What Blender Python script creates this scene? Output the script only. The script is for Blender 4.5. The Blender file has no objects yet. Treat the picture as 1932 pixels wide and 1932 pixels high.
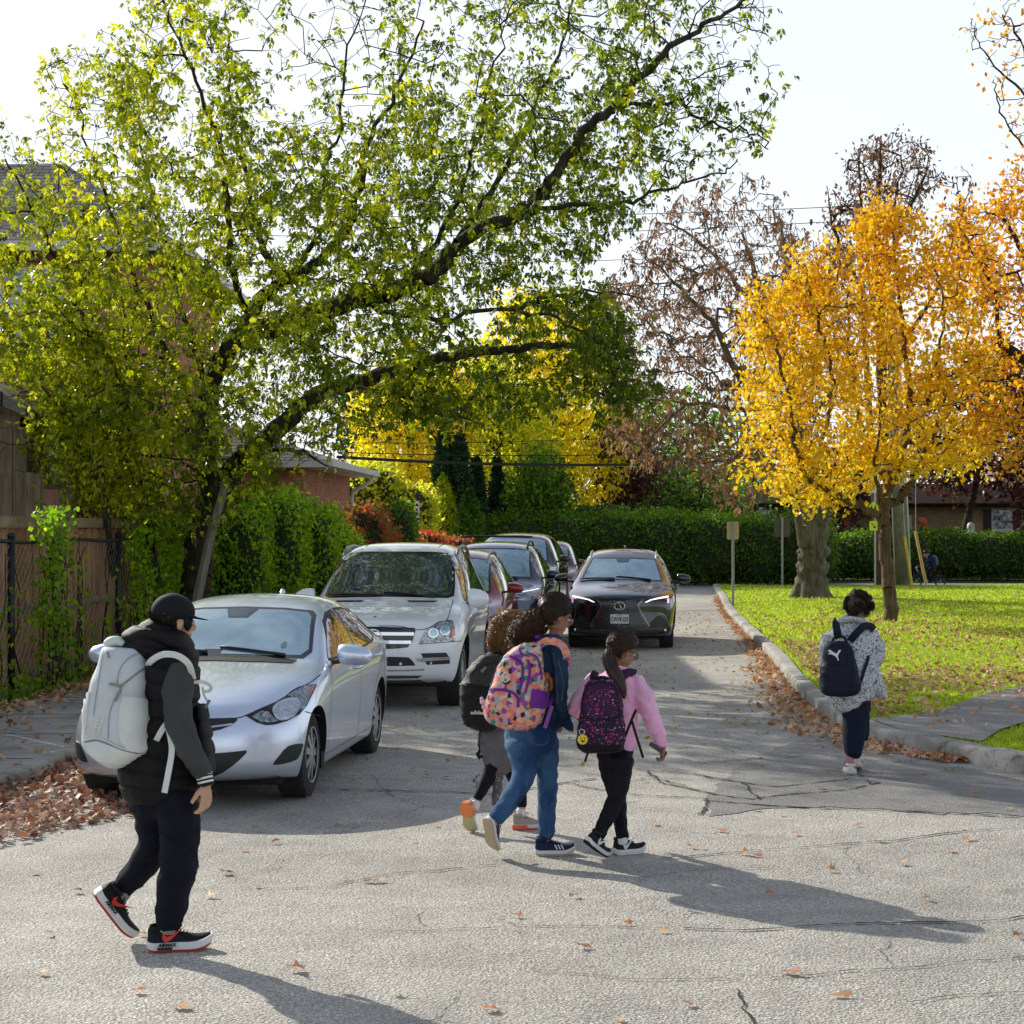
import bpy, bmesh, math, random
import numpy as np
from mathutils import Vector, Matrix, geometry
from mathutils.bvhtree import BVHTree
random.seed(7); RNG = np.random.default_rng(7)
scene = bpy.context.scene
COL = scene.collection
R = math.radians
# ------------------------------------------------------------------ camera geometry (photo measured at 1932 px)
FPX, CX, HY, CH = 3430.0, 966.0, 1000.0, 2.0
def P(px, py, Y):
    return Vector(((px-CX)/FPX*Y, Y, CH-(py-HY)/FPX*Y))
def G(px, py):
    Y = CH*FPX/(py-HY); return Vector(((px-CX)/FPX*Y, Y, 0.0))
cam_d = bpy.data.cameras.new('camera'); cam = bpy.data.objects.new('camera', cam_d); COL.objects.link(cam)
cam.location = (0,0,CH); cam.rotation_euler = (R(90),0,0)
cam_d.sensor_width = 36; cam_d.lens = 36*FPX/1932; cam_d.shift_y = (HY-966)/1932.0
cam_d.clip_start = .1; cam_d.clip_end = 3000
scene.camera = cam
scene.view_settings.view_transform = 'Standard'; scene.view_settings.look = 'None'
scene.view_settings.exposure = 0; scene.view_settings.gamma = 1
# ------------------------------------------------------------------ node helpers
class NT:
    def __init__(s, nt): s.nt = nt; s.n = nt.nodes; s.l = nt.links
    def new(s, t, **kw):
        n = s.n.new(t)
        for k, v in kw.items(): setattr(n, k, v)
        return n
    def set(s, sock, v):
        if hasattr(v, 'is_linked') or isinstance(v, bpy.types.NodeSocket): s.l.new(v, sock)
        else: sock.default_value = v
    def coord(s, kind='Object'): return s.new('ShaderNodeTexCoord').outputs[kind]
    def noise(s, scale, detail=3, rough=.55, vec=None, dist=0, out='Fac'):
        n = s.new('ShaderNodeTexNoise'); n.inputs['Scale'].default_value = scale; n.inputs['Detail'].default_value = detail
        n.inputs['Roughness'].default_value = rough; n.inputs['Distortion'].default_value = dist
        if vec is not None: s.l.new(vec, n.inputs['Vector'])
        return n.outputs[out]
    def voro(s, scale, feature='F1', vec=None, out='Distance', rnd=1):
        n = s.new('ShaderNodeTexVoronoi', feature=feature); n.inputs['Scale'].default_value = scale
        n.inputs['Randomness'].default_value = rnd
        if vec is not None: s.l.new(vec, n.inputs['Vector'])
        return n.outputs[out]
    def ramp(s, fac, stops, interp='LINEAR'):
        n = s.new('ShaderNodeValToRGB'); cr = n.color_ramp; cr.interpolation = interp
        while len(cr.elements) > 1: cr.elements.remove(cr.elements[-1])
        for i, (p, c) in enumerate(stops):
            c = tuple(c) if hasattr(c, '__len__') else (c, c, c)
            e = cr.elements[0] if i == 0 else cr.elements.new(p)
            e.position = p; e.color = (*c[:3], 1)
        s.l.new(fac, n.inputs[0]); return n.outputs[0]
    def mix(s, f, a, b, mode='MIX'):
        n = s.new('ShaderNodeMix', data_type='RGBA', blend_type=mode)
        def st(i, v):
            if isinstance(v, bpy.types.NodeSocket): s.l.new(v, n.inputs[i])
            else: n.inputs[i].default_value = (*v[:3], 1) if hasattr(v, '__len__') else v
        st(0, f); st(6, a); st(7, b); return n.outputs[2]
    def math(s, op, a, b=0.0, c=None, clamp=False):
        n = s.new('ShaderNodeMath', operation=op, use_clamp=clamp)
        for i, v in enumerate((a, b, c)):
            if v is None: continue
            if isinstance(v, bpy.types.NodeSocket): s.l.new(v, n.inputs[i])
            else: n.inputs[i].default_value = v
        return n.outputs[0]
    def bump(s, h, strength=.3, dist=.01, normal=None):
        n = s.new('ShaderNodeBump'); n.inputs['Strength'].default_value = strength; n.inputs['Distance'].default_value = dist
        s.l.new(h, n.inputs['Height'])
        if normal is not None: s.l.new(normal, n.inputs['Normal'])
        return n.outputs[0]
    def mapping(s, vec, scale=(1,1,1), rot=(0,0,0), loc=(0,0,0)):
        n = s.new('ShaderNodeMapping'); n.inputs['Scale'].default_value = scale; n.inputs['Rotation'].default_value = rot
        n.inputs['Location'].default_value = loc
        s.l.new(vec, n.inputs['Vector']); return n.outputs[0]
def new_mat(name):
    m = bpy.data.materials.new(name); m.use_nodes = True
    m.node_tree.nodes.clear(); t = NT(m.node_tree)
    o = t.new('ShaderNodeOutputMaterial'); return m, t, o
def principled(t, o, base, rough=.6, metal=0.0, spec=.5, coat=0.0, coat_rough=.03, normal=None, sheen=0, emis=None, estr=0):
    p = t.new('ShaderNodeBsdfPrincipled')
    def st(nm, v):
        if isinstance(v, bpy.types.NodeSocket): t.l.new(v, p.inputs[nm])
        elif hasattr(v, '__len__'): p.inputs[nm].default_value = (*v[:3], 1)
        else: p.inputs[nm].default_value = v
    st('Base Color', base); st('Roughness', rough); st('Metallic', metal); st('Specular IOR Level', spec)
    st('Coat Weight', coat); st('Coat Roughness', coat_rough)
    if sheen: st('Sheen Weight', sheen)
    if normal is not None: t.l.new(normal, p.inputs['Normal'])
    if emis is not None: st('Emission Color', emis); st('Emission Strength', estr)
    if o is not None: t.l.new(p.outputs[0], o.inputs[0])
    return p.outputs[0]
_mc = {}
def mat(name, col, rough=.6, metal=0, var=.12, scale=8, bump=0, bscale=60, bdist=.004, spec=.5, coat=0, sheen=0, emis=None, estr=0, stretch=(1,1,1)):
    if name in _mc: return _mc[name]
    m, t, o = new_mat(name); c = t.coord()
    if stretch != (1,1,1): c = t.mapping(c, stretch)
    f = t.noise(scale, 4, .6, c)
    lo = tuple(max(0, x*(1-var)) for x in col); hi = tuple(min(1, x*(1+var)) for x in col)
    base = t.ramp(f, [(.3, lo), (.7, hi)])
    nrm = t.bump(t.noise(bscale, 3, .6, c), bump, bdist) if bump else None
    principled(t, o, base, rough, metal, spec, coat, .03, nrm, sheen, emis, estr)
    _mc[name] = m; return m
# ------------------------------------------------------------------ object helpers
def tag(o, label=None, cat=None, group=None, kind=None):
    if label: o['label'] = label
    if cat: o['category'] = cat
    if group: o['group'] = group
    if kind: o['kind'] = kind
    return o
def thing(name, label, cat, loc=(0,0,0), rz=0.0, group=None):
    o = bpy.data.objects.new(name, None); COL.objects.link(o); o.empty_display_size = .2
    o.location = loc; o.rotation_euler = (0,0,rz); return tag(o, label, cat, group)
def link(name, me, m=None, parent=None):
    o = bpy.data.objects.new(name, me); COL.objects.link(o)
    if m is not None:
        me.materials.clear()
        for x in (m if isinstance(m, (list, tuple)) else [m]): me.materials.append(x)
    if parent is not None: o.parent = parent
    return o
class MB:
    """collects geometry for ONE mesh"""
    def __init__(s): s.v = []; s.f = []; s.mi = []; s.m = 0
    def add(s, vs, fs):
        b = len(s.v); s.v.extend([tuple(v) for v in vs]); s.f.extend([tuple(i+b for i in f) for f in fs]); s.mi.extend([s.m]*len(fs)); return s
    def box(s, lo, hi, M=None):
        (a,b,c),(d,e,f) = lo, hi
        vs = [Vector(p) for p in ((a,b,c),(d,b,c),(d,e,c),(a,e,c),(a,b,f),(d,b,f),(d,e,f),(a,e,f))]
        if M is not None: vs = [M @ v for v in vs]
        return s.add(vs, [(0,3,2,1),(4,5,6,7),(0,1,5,4),(1,2,6,5),(2,3,7,6),(3,0,4,7)])
    def loft(s, rings, closed=True, cap=True):
        n = len(rings[0]); vs = [p for r in rings for p in r]; fs = []
        for i in range(len(rings)-1):
            for j in range(n if closed else n-1):
                k = (j+1) % n
                fs.append((i*n+j, i*n+k, (i+1)*n+k, (i+1)*n+j))
        if cap:
            fs.append(tuple(range(n))[::-1]); fs.append(tuple((len(rings)-1)*n+j for j in range(n)))
        return s.add(vs, fs)
    def tube(s, pts, r, n=8, cap=True, flat=1.0, up=None):
        pts = [Vector(p) for p in pts]; rings = []
        rr = r if hasattr(r, '__len__') else [r]*len(pts)
        prev = None
        for i, p in enumerate(pts):
            t = (pts[min(i+1, len(pts)-1)]-pts[max(i-1, 0)])
            if t.length < 1e-9: t = Vector((0,0,1))
            t.normalize()
            if prev is None:
                ref = Vector(up) if up is not None else (Vector((0,0,1)) if abs(t.z) < .9 else Vector((1,0,0)))
                a = t.cross(ref)
                if a.length < 1e-6: a = t.cross(Vector((0,1,0)))
                a.normalize()
            else:
                a = prev - t*prev.dot(t); a.normalize()
            prev = a; b = t.cross(a)
            rings.append([p + a*math.cos(2*math.pi*j/n)*rr[i] + b*math.sin(2*math.pi*j/n)*rr[i]*flat for j in range(n)])
        return s.loft(rings, True, cap)
    def lathe(s, prof, axis='Z', c=(0,0,0), n=24, cap=False):
        """prof [(r,h)]"""
        rings = []; c = Vector(c)
        for r, h in prof:
            ring = []
            for j in range(n):
                a = 2*math.pi*j/n; x, y = r*math.cos(a), r*math.sin(a)
                ring.append(c + Vector({'Z':(x,y,h),'Y':(x,h,y),'X':(h,x,y)}[axis]))
            rings.append(ring)
        return s.loft(rings, True, cap)
    def prism(s, poly, M, d):
        """poly 2D list extruded by d along local z, M places it"""
        n = len(poly); tri = geometry.tessellate_polygon([[Vector((x,y,0)) for x,y in poly]])
        vs = [M @ Vector((x,y,0)) for x,y in poly] + [M @ Vector((x,y,d)) for x,y in poly]
        fs = [tuple(t) for t in tri] + [tuple(i+n for i in t[::-1]) for t in tri] + [(i,(i+1)%n,(i+1)%n+n,i+n) for i in range(n)]
        return s.add(vs, fs)
    def mesh(s, name, smooth=False, recalc=True):
        me = bpy.data.meshes.new(name); me.from_pydata([tuple(v) for v in s.v], [], s.f); me.update()
        if s.mi and max(s.mi) > 0: me.polygons.foreach_set('material_index', s.mi)
        if recalc:
            bm = bmesh.new(); bm.from_mesh(me); bmesh.ops.recalc_face_normals(bm, faces=bm.faces); bm.to_mesh(me); bm.free()
        if smooth:
            me.polygons.foreach_set('use_smooth', [True]*len(me.polygons))
            if smooth != True: me.set_sharp_from_angle(angle=R(smooth))
        return me
    def build(s, name, m, parent=None, smooth=False, bevel=0, recalc=True):
        o = link(name, s.mesh(name, smooth, recalc), m, parent)
        if bevel:
            md = o.modifiers.new('bevel', 'BEVEL'); md.width = bevel; md.segments = 2; md.limit_method = 'ANGLE'
        return o
def np_mesh(name, V, F, rnd=None, smooth=False, mats=None, parent=None, link_it=True):
    """V (n,3) F (m,k) k=3 or 4"""
    me = bpy.data.meshes.new(name); n, k = F.shape
    me.vertices.add(len(V)); me.vertices.foreach_set('co', V.astype(np.float32).ravel())
    me.loops.add(n*k); me.loops.foreach_set('vertex_index', F.astype(np.int32).ravel())
    me.polygons.add(n); me.polygons.foreach_set('loop_start', np.arange(0, n*k, k, dtype=np.int32))
    try: me.polygons.foreach_set('loop_total', np.full(n, k, dtype=np.int32))
    except Exception: pass
    if rnd is not None:
        a = me.attributes.new('rnd', 'FLOAT', 'FACE'); a.data.foreach_set('value', rnd.astype(np.float32))
    if smooth: me.polygons.foreach_set('use_smooth', np.ones(n, dtype=bool))
    me.update(calc_edges=True)
    if not link_it: return me
    return link(name, me, mats, parent)
def eval_mesh(me, mods):
    """apply modifiers (list of (type, dict)) to a mesh through a temporary object"""
    o = bpy.data.objects.new('tmp', me); COL.objects.link(o)
    for t, kw in mods:
        md = o.modifiers.new(t, t)
        for k, v in kw.items(): setattr(md, k, v)
    dg = bpy.context.evaluated_depsgraph_get(); dg.update()
    r = bpy.data.meshes.new_from_object(o.evaluated_get(dg), preserve_all_data_layers=True, depsgraph=dg)
    bpy.data.objects.remove(o); return r
def crom(pts, n=6, closed=False):
    """catmull-rom through points (any dimension)"""
    P_ = [np.array(p, float) for p in pts]; out = []; N = len(P_)
    rng = range(N) if closed else range(N-1)
    for i in rng:
        if closed: a,b,c,d = P_[(i-1)%N], P_[i], P_[(i+1)%N], P_[(i+2)%N]
        else: a,b,c,d = P_[max(i-1,0)], P_[i], P_[i+1], P_[min(i+2,N-1)]
        for k in range(n):
            t = k/n
            out.append(.5*((2*b)+(-a+c)*t+(2*a-5*b+4*c-d)*t*t+(-a+3*b-3*c+d)*t**3))
    if not closed: out.append(P_[-1])
    return out
def ell(b, c, ax, n=16, mrings=10):
    """ellipsoid; ax = three axis vectors"""
    c = Vector(c); rings = []
    for i in range(mrings+1):
        e = -math.pi/2+math.pi*i/mrings*.98+.01*math.pi; rings.append([c+Vector(ax[0])*math.cos(e)*math.cos(2*math.pi*j/n)+Vector(ax[1])*math.cos(e)*math.sin(2*math.pi*j/n)+Vector(ax[2])*math.sin(e) for j in range(n)])
    b.loft(rings)
# ------------------------------------------------------------------ light and sky
SUN_EL, SUN_DIR_H = R(28), Vector((-.63, .777, 0)).normalized()
sun_vec = Vector((SUN_DIR_H.x*math.cos(SUN_EL), SUN_DIR_H.y*math.cos(SUN_EL), math.sin(SUN_EL)))
ld = bpy.data.lights.new('sun', 'SUN'); ld.energy = 5.0; ld.angle = R(.53); ld.color = (1.0, .95, .83)
lo = bpy.data.objects.new('sun', ld); COL.objects.link(lo); lo.rotation_euler = (-sun_vec).to_track_quat('-Z', 'Y').to_euler(); lo.location = (-30, 40, 40)
w = bpy.data.worlds.new('World'); scene.world = w; w.use_nodes = True; w.node_tree.nodes.clear(); t = NT(w.node_tree)
sky = t.new('ShaderNodeTexSky', sky_type='NISHITA'); sky.sun_disc = False; sky.sun_elevation = SUN_EL
sky.sun_rotation = math.atan2(SUN_DIR_H.x, SUN_DIR_H.y) % (2*math.pi)
sky.air_density = 1.0; sky.dust_density = 1.6; sky.ozone_density = 1.5
gc = t.coord('Generated')
cl = t.ramp(t.noise(1.7, 6, .62, t.mapping(gc, (1,1,2.6)), 1.2), [(.36, 0), (.68, 1)])
sepn = t.new('ShaderNodeSeparateXYZ'); t.l.new(gc, sepn.inputs[0])
hz = t.ramp(sepn.outputs[2], [(0.0, 1.0), (.30, .95), (.52, .0)])
cf = t.math('MAXIMUM', t.math('MULTIPLY', t.math('MAXIMUM', cl, .80), hz), t.math('MULTIPLY', cl, .36))
cm = t.mix(t.math('MULTIPLY', cf, .93), sky.outputs[0], (10.9, 11.6, 12.6))
bg = t.new('ShaderNodeBackground'); bg.inputs[1].default_value = .108; t.l.new(cm, bg.inputs[0])
wo = t.new('ShaderNodeOutputWorld'); t.l.new(bg.outputs[0], wo.inputs[0])
scene.cycles.max_bounces = 8; scene.cycles.diffuse_bounces = 3; scene.cycles.glossy_bounces = 4; scene.cycles.transmission_bounces = 6
scene.cycles.caustics_reflective = False; scene.cycles.caustics_refractive = False
scene.cycles.use_denoising = True
# ------------------------------------------------------------------ ground materials
def asphalt_mat(name, lo, hi, stone=1.0, crack=True, seed=0):
    m, t, o = new_mat(name); c = t.coord(); c = t.mapping(c, (1,1,1), (0,0,seed), (seed*13.1, 0, 0))
    big = t.noise(.22, 5, .6, c, .6); mid = t.noise(2.3, 6, .65, c)
    base = t.ramp(t.math('ADD', t.math('MULTIPLY', big, .62), t.math('MULTIPLY', mid, .38)), [(.36, lo), (.62, hi)])
    vcol = t.voro(125, 'F1', c, 'Color'); sx = t.new('ShaderNodeSeparateColor'); t.l.new(vcol, sx.inputs[0])
    st = t.ramp(sx.outputs[0], [(0, .42), (.25, .78), (.7, 1.08), (.92, 1.4), (1, 1.8)])
    base = t.mix(t.math('MULTIPLY', t.ramp(t.noise(1.1,5,.65,c,.4), [(.35,.45),(.62,1.0)]), stone), base, st, 'MULTIPLY')
    vd = t.voro(66, 'F1', c); pit_shade = t.ramp(vd, [(.25, 1.05), (.60, .50)])  # gaps between stones darkened in the colour, imitating shadow in the pits
    base = t.mix(.65*stone, base, pit_shade, 'MULTIPLY')
    fine = t.noise(260, 2, .7, c); base = t.mix(.5, base, t.ramp(fine, [(.35,.66),(.65,1.22)]), 'MULTIPLY')
    h = t.math('ADD', t.math('MULTIPLY', vd, -.9), t.math('MULTIPLY', fine, .35))
    nrm = t.bump(h, 1.0*stone, .012)
    # darker fines washed into low places
    dirt = t.ramp(t.noise(.9, 8, .7, c, 1.1), [(.60, 0), (.72, .40)]); base = t.mix(dirt, base, (.055,.047,.036))
    st2 = t.ramp(t.noise(.55, 7, .72, t.mapping(c,(1,1.8,1),(0,0,.5),(7,3,0)), .6), [(.50, 0), (.66, .32)]); base = t.mix(st2, base, t.mix(.5, base, (.10,.10,.105)))
    ol = t.ramp(t.noise(1.4, 3, .5, t.mapping(c,(1,1,1),(0,0,0),(31,9,0)), .3), [(.70, 0), (.78, .45)]); base = t.mix(ol, base, (.05,.047,.043))
    if crack:
        wv = t.mapping(c, (1,.62,1)); nv = t.noise(1.6, 5, .6, wv, 0, 'Color')
        wv2 = t.mix(.75, wv, nv, 'ADD')
        d = t.voro(.36, 'DISTANCE_TO_EDGE', wv2); d2 = t.voro(1.5, 'DISTANCE_TO_EDGE', wv2)
        m1 = t.ramp(d, [(0,.8),(.002,.6),(.004,0)])
        m2 = t.math('MULTIPLY', t.ramp(d2, [(0,1),(.010,0)]), t.ramp(t.noise(.30, 3, .5, c), [(.58,0),(.64,.8)]))
        cr = t.math('MAXIMUM', t.math('MULTIPLY', m1, t.ramp(t.noise(.5, 3, .5, c), [(.52,0),(.58,.7)])), m2)
        base = t.mix(t.math('MULTIPLY', cr, .9), base, (.020,.018,.016))
        nrm = t.bump(t.math('MULTIPLY', cr, -1), .7, .02, nrm)
    principled(t, o, base, .72, 0, .4, normal=nrm); return m
M_ASPH = asphalt_mat('asphalt', (.42,.392,.342), (.80,.75,.66))
M_ASPH_OLD = asphalt_mat('asphalt_patch', (.26,.25,.235), (.44,.42,.385), .8, True, 1.3)
M_PATH = asphalt_mat('asphalt_path', (.22,.21,.20), (.38,.36,.33), .7, False, 2.1)
def concrete_mat():
    m, t, o = new_mat('concrete'); c = t.coord()
    f = t.noise(1.2, 8, .68, c); b = t.ramp(f, [(.3,(.20,.19,.17)),(.5,(.40,.385,.35)),(.75,(.58,.55,.50))])
    g = t.noise(90, 3, .7, c); b = t.mix(.6, b, t.ramp(g, [(.3,.6),(.7,1.2)]), 'MULTIPLY')
    st = t.ramp(t.noise(6, 5, .7, c, .8), [(.52,0),(.66,.7)]); b = t.mix(st, b, (.10,.09,.07))
    principled(t, o, b, .82, 0, .3, normal=t.bump(t.math('ADD', g, t.noise(14,4,.6,c)), .5, .008)); return m
M_CONC = concrete_mat()
def soil_mat():
    m, t, o = new_mat('soil_and_grass'); c = t.coord()
    f = t.noise(.6, 6, .65, c); b = t.ramp(f, [(.35,(.030,.034,.014)),(.5,(.045,.060,.016)),(.65,(.07,.058,.03))])
    b = t.mix(.7, b, t.ramp(t.noise(30,4,.7,c), [(.3,.5),(.7,1.4)]), 'MULTIPLY')
    principled(t, o, b, .95, 0, .2, normal=t.bump(t.noise(25,5,.7,c), .6, .04)); return m
M_SOIL = soil_mat()
def lawn_mat():
    m, t, o = new_mat('lawn_grass'); c = t.coord()
    f = t.noise(.5, 6, .65, c); b = t.ramp(f, [(.32,(.17,.28,.012)),(.5,(.27,.42,.016)),(.68,(.38,.46,.03))])
    b = t.mix(.75, b, t.ramp(t.noise(38,4,.75,t.mapping(c,(1,.5,1))), [(.3,.42),(.7,1.35)]), 'MULTIPLY')
    principled(t, o, b, .85, 0, .2, normal=t.bump(t.noise(60,4,.7,c), .9, .03)); return m
M_LAWN = lawn_mat()
def leafy(name, cols, trans=.45, tcol_gain=1.6, rough=.5, spec=.35):
    """leaf material: colour by per-face random value, thin translucent"""
    m, t, o = new_mat(name); a = t.new('ShaderNodeAttribute'); a.attribute_name = 'rnd'
    n = len(cols); stops = [(i/(n-1), c) for i, c in enumerate(cols)]
    b = t.ramp(a.outputs['Fac'], stops)
    tc = t.ramp(a.outputs['Fac'], [(i/(n-1), tuple(min(1, x*tcol_gain) for x in c)) for i, c in enumerate(cols)])
    p = principled(t, None, b, rough, 0, spec)
    tr = t.new('ShaderNodeBsdfTranslucent'); t.l.new(tc, tr.inputs[0])
    mx = t.new('ShaderNodeMixShader'); mx.inputs[0].default_value = trans
    t.l.new(p, mx.inputs[1]); t.l.new(tr.outputs[0], mx.inputs[2]); t.l.new(mx.outputs[0], o.inputs[0]); return m
M_BLADE = leafy('grass_blades', [(.13,.20,.012),(.26,.38,.016),(.44,.56,.022),(.62,.62,.09)], .52, 1.6)
M_LITTER = leafy('dry_leaves', [(.22,.10,.05),(.42,.21,.09),(.58,.32,.15),(.70,.48,.28),(.62,.24,.06),(.76,.58,.40),(.48,.12,.05)], .2, 1.2, .6)
M_LITTER_D = leafy('muted_dry_leaves', [(.20,.11,.07),(.38,.22,.14),(.52,.34,.24),(.64,.48,.36),(.46,.18,.10),(.30,.13,.08)], .2, 1.2, .6)
M_LITTER_Y = leafy('yellow_fallen_leaves', [(.30,.30,.03),(.45,.36,.03),(.22,.26,.03),(.5,.28,.04)], .3, 1.2, .6)
# ------------------------------------------------------------------ sheets
def poly_sheet(name, pts, z, m, kind='structure', cell=None, zf=None):
    """flat polygon, optionally subdivided in cells"""
    vs = [Vector((p[0], p[1])) for p in pts]; edges = [(i, (i+1) % len(vs)) for i in range(len(vs))]
    if cell:
        xs = [p[0] for p in pts]; ys = [p[1] for p in pts]; poly = [(p[0], p[1]) for p in pts]
        y = min(ys)+cell*.5
        while y < max(ys):
            x = min(xs)+cell*.5
            while x < max(xs):
                if inside(x, y, poly): vs.append(Vector((x, y)))
                x += cell
            y += cell
    out = geometry.delaunay_2d_cdt(vs, edges, [], 1, 1e-5)
    b = MB(); b.add([(v.x, v.y, z + (zf(v.x, v.y) if zf else 0)) for v in out[0]], [tuple(f) for f in out[2]])
    me = b.mesh(name, True, False)
    if me.polygons and sum(p.normal.z for p in me.polygons) < 0: me.flip_normals()
    o = link(name, me, m); tag(o, kind=kind); return o
def inside(x, y, poly):
    c = False; n = len(poly); j = n-1
    for i in range(n):
        xi, yi = poly[i]; xj, yj = poly[j]
        if (yi > y) != (yj > y) and x < (xj-xi)*(y-yi)/(yj-yi)+xi: c = not c
        j = i
    return c
RK = [(7.0,62.6),(6.76,61.2),(5.95,52),(5.2,44.3),(4.55,36),(3.98,28),(3.58,23.5),(3.34,20.2),(3.30,18.3),(3.42,16.95),(3.84,15.8),(4.20,14.85),(4.95,13.3),(6.5,11.6),(9,10.4),(14,9.4),(40,8)]
RK = [tuple(p) for p in crom(RK, 5)]
LK = [(-8.5,6.2),(-5.6,8.6),(-4.35,11.2),(-3.86,13.6),(-3.70,15.4),(-3.3,20.8),(-2.6,30),(-1.5,42),(-.4,52),(.9,62.6)]
LK = [tuple(p) for p in crom(LK, 5)]
def offs(line, d):
    out = []
    for i, p in enumerate(line):
        a = np.array(line[max(i-1,0)]); b = np.array(line[min(i+1,len(line)-1)]); t_ = (b-a)/np.linalg.norm(b-a)
        out.append((p[0]-t_[1]*d, p[1]+t_[0]*d))
    return out
g = MB(); g.add([(-900,-200,-.06),(900,-200,-.06),(900,1500,-.06),(-900,1500,-.06)], [(0,1,2,3)]); tag(g.build('ground', M_SOIL), kind='structure')
poly_sheet('road', [(-40,-6),(40,-6),(40,8)] + RK[::-1] + [(7.0,62.6),(.9,62.6)][1:] + LK[::-1][1:] + [(-40,5.0)], 0.0, M_ASPH)
poly_sheet('cross_street', [(-60,62.6),(80,62.6),(80,68.2),(-60,68.2)], -.004, M_ASPH_OLD)
lawn_pts = [p for p in offs(RK, -.20)]   # right of the far-to-near line
if lawn_pts[5][0] < RK[5][0]: lawn_pts = offs(RK, .20)
lawn_poly = lawn_pts + [(40,62.6)]
def lawn_z(x, y): return .10*math.exp(-((y-62)/9)**2)*0 + .05*math.sin(x*.31+1)*math.sin(y*.23)*min(1, max(0,(y-20)/12))
poly_sheet('lawn', lawn_poly, .112, M_LAWN, cell=1.5, zf=lawn_z)
path_poly = [(3.50,16.75),(3.36,17.9),(3.50,17.95),(4.18,18.55),(5.13,20.4),(6.2,22.0),(9,26.4),(14,34),(20,43),(21.6,42),(15.6,32),(10,23),(7.0,19.6),(5.15,18.1),(4.40,16.9),(4.05,16.1),(3.98,15.95)]
path_poly = [(x+.14, y) for x, y in path_poly]
poly_sheet('path', path_poly, .150, M_PATH, cell=1.2)
# walkway on the left
fence_line = lambda Y: -5.62 + .050*(Y-20.4)
sw = offs(LK, .16) if offs(LK, .16)[10][0] < LK[10][0] else offs(LK, -.16)
poly_sheet('sidewalk', sw + [(-2.6+.2,62.6),(fence_line(40)+.35,40),(fence_line(20)+.35,20),(-6.6,10.6),(-11,8.0)], .125, M_CONC)
# joints across the walkway
b = MB()
for Y in [13.1,14.9,16.7,18.5,20.3,22.1,23.9,25.7,27.5]:
    x0 = fence_line(Y)+.4 if Y > 19 else -6.9; x1 = np.interp(Y, [p[1] for p in LK], [p[0] for p in LK])-.17
    b.box((x0,Y-.006,.1265),(x1,Y+.006,.1290))
tag(b.build('pavement_joints', mat('joint_dark',(.04,.037,.03),.9)), kind='structure')
def kerb(name, line, side, m=M_CONC, h=.13, w=.17):
    """kerb prism in ~1.8 m stones with a worn top edge"""
    b = MB(); rings = []
    i1 = offs(line, side*.03); i2 = offs(line, side*w)
    for i, p in enumerate(line):
        j = .004*math.sin(i*2.3)+.004*math.sin(i*5.1)
        rings.append([(p[0],p[1],-.05),(p[0],p[1],h*.72+j),((p[0]+i1[i][0])/2,(p[1]+i1[i][1])/2,h*.93+j),(i1[i][0],i1[i][1],h+j),(i2[i][0],i2[i][1],h+j+.003),(i2[i][0],i2[i][1],-.05)])
    b.loft(rings); o = b.build(name, m, smooth=40); tag(o, kind='structure'); return o
sR = 1 if offs(RK, .2)[5][0] > RK[5][0] else -1
sL = 1 if offs(LK, .2)[10][0] < LK[10][0] else -1
def dense(line, d=.45):
    out = [line[0]]
    for a, b_ in zip(line, line[1:]):
        L = math.dist(a, b_); n = max(1, int(L/d)); 
        for k in range(1, n+1): out.append((a[0]+(b_[0]-a[0])*k/n, a[1]+(b_[1]-a[1])*k/n))
    return out
RKd, LKd = dense(RK), dense(LK)
kerb('kerb_right', RKd, sR, h=.15); kerb('kerb_left', LKd, sL, h=.13)
# darker apron patches on the road (newer asphalt, 4 mm proud)
def px_poly(pts, jit=0): return [tuple(G(*p)[:2]) for p in pts]
def rag(poly, a=.05):
    out = []
    for p, q in zip(poly, poly[1:]+poly[:1]):
        n = max(1, int(math.dist(p,q)/.12))
        for k in range(n): out.append((p[0]+(q[0]-p[0])*k/n+random.gauss(0,a*.4), p[1]+(q[1]-p[1])*k/n+random.gauss(0,a)))
    return out
poly_sheet('asphalt_repair', rag(px_poly([(1330,1508),(1400,1440),(1500,1398),(1585,1392),(1660,1412),(1780,1440),(1932,1474),(2060,1505),(2060,1552),(1932,1540),(1700,1530),(1500,1522),(1340,1538)])), .004, M_ASPH_OLD)
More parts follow.
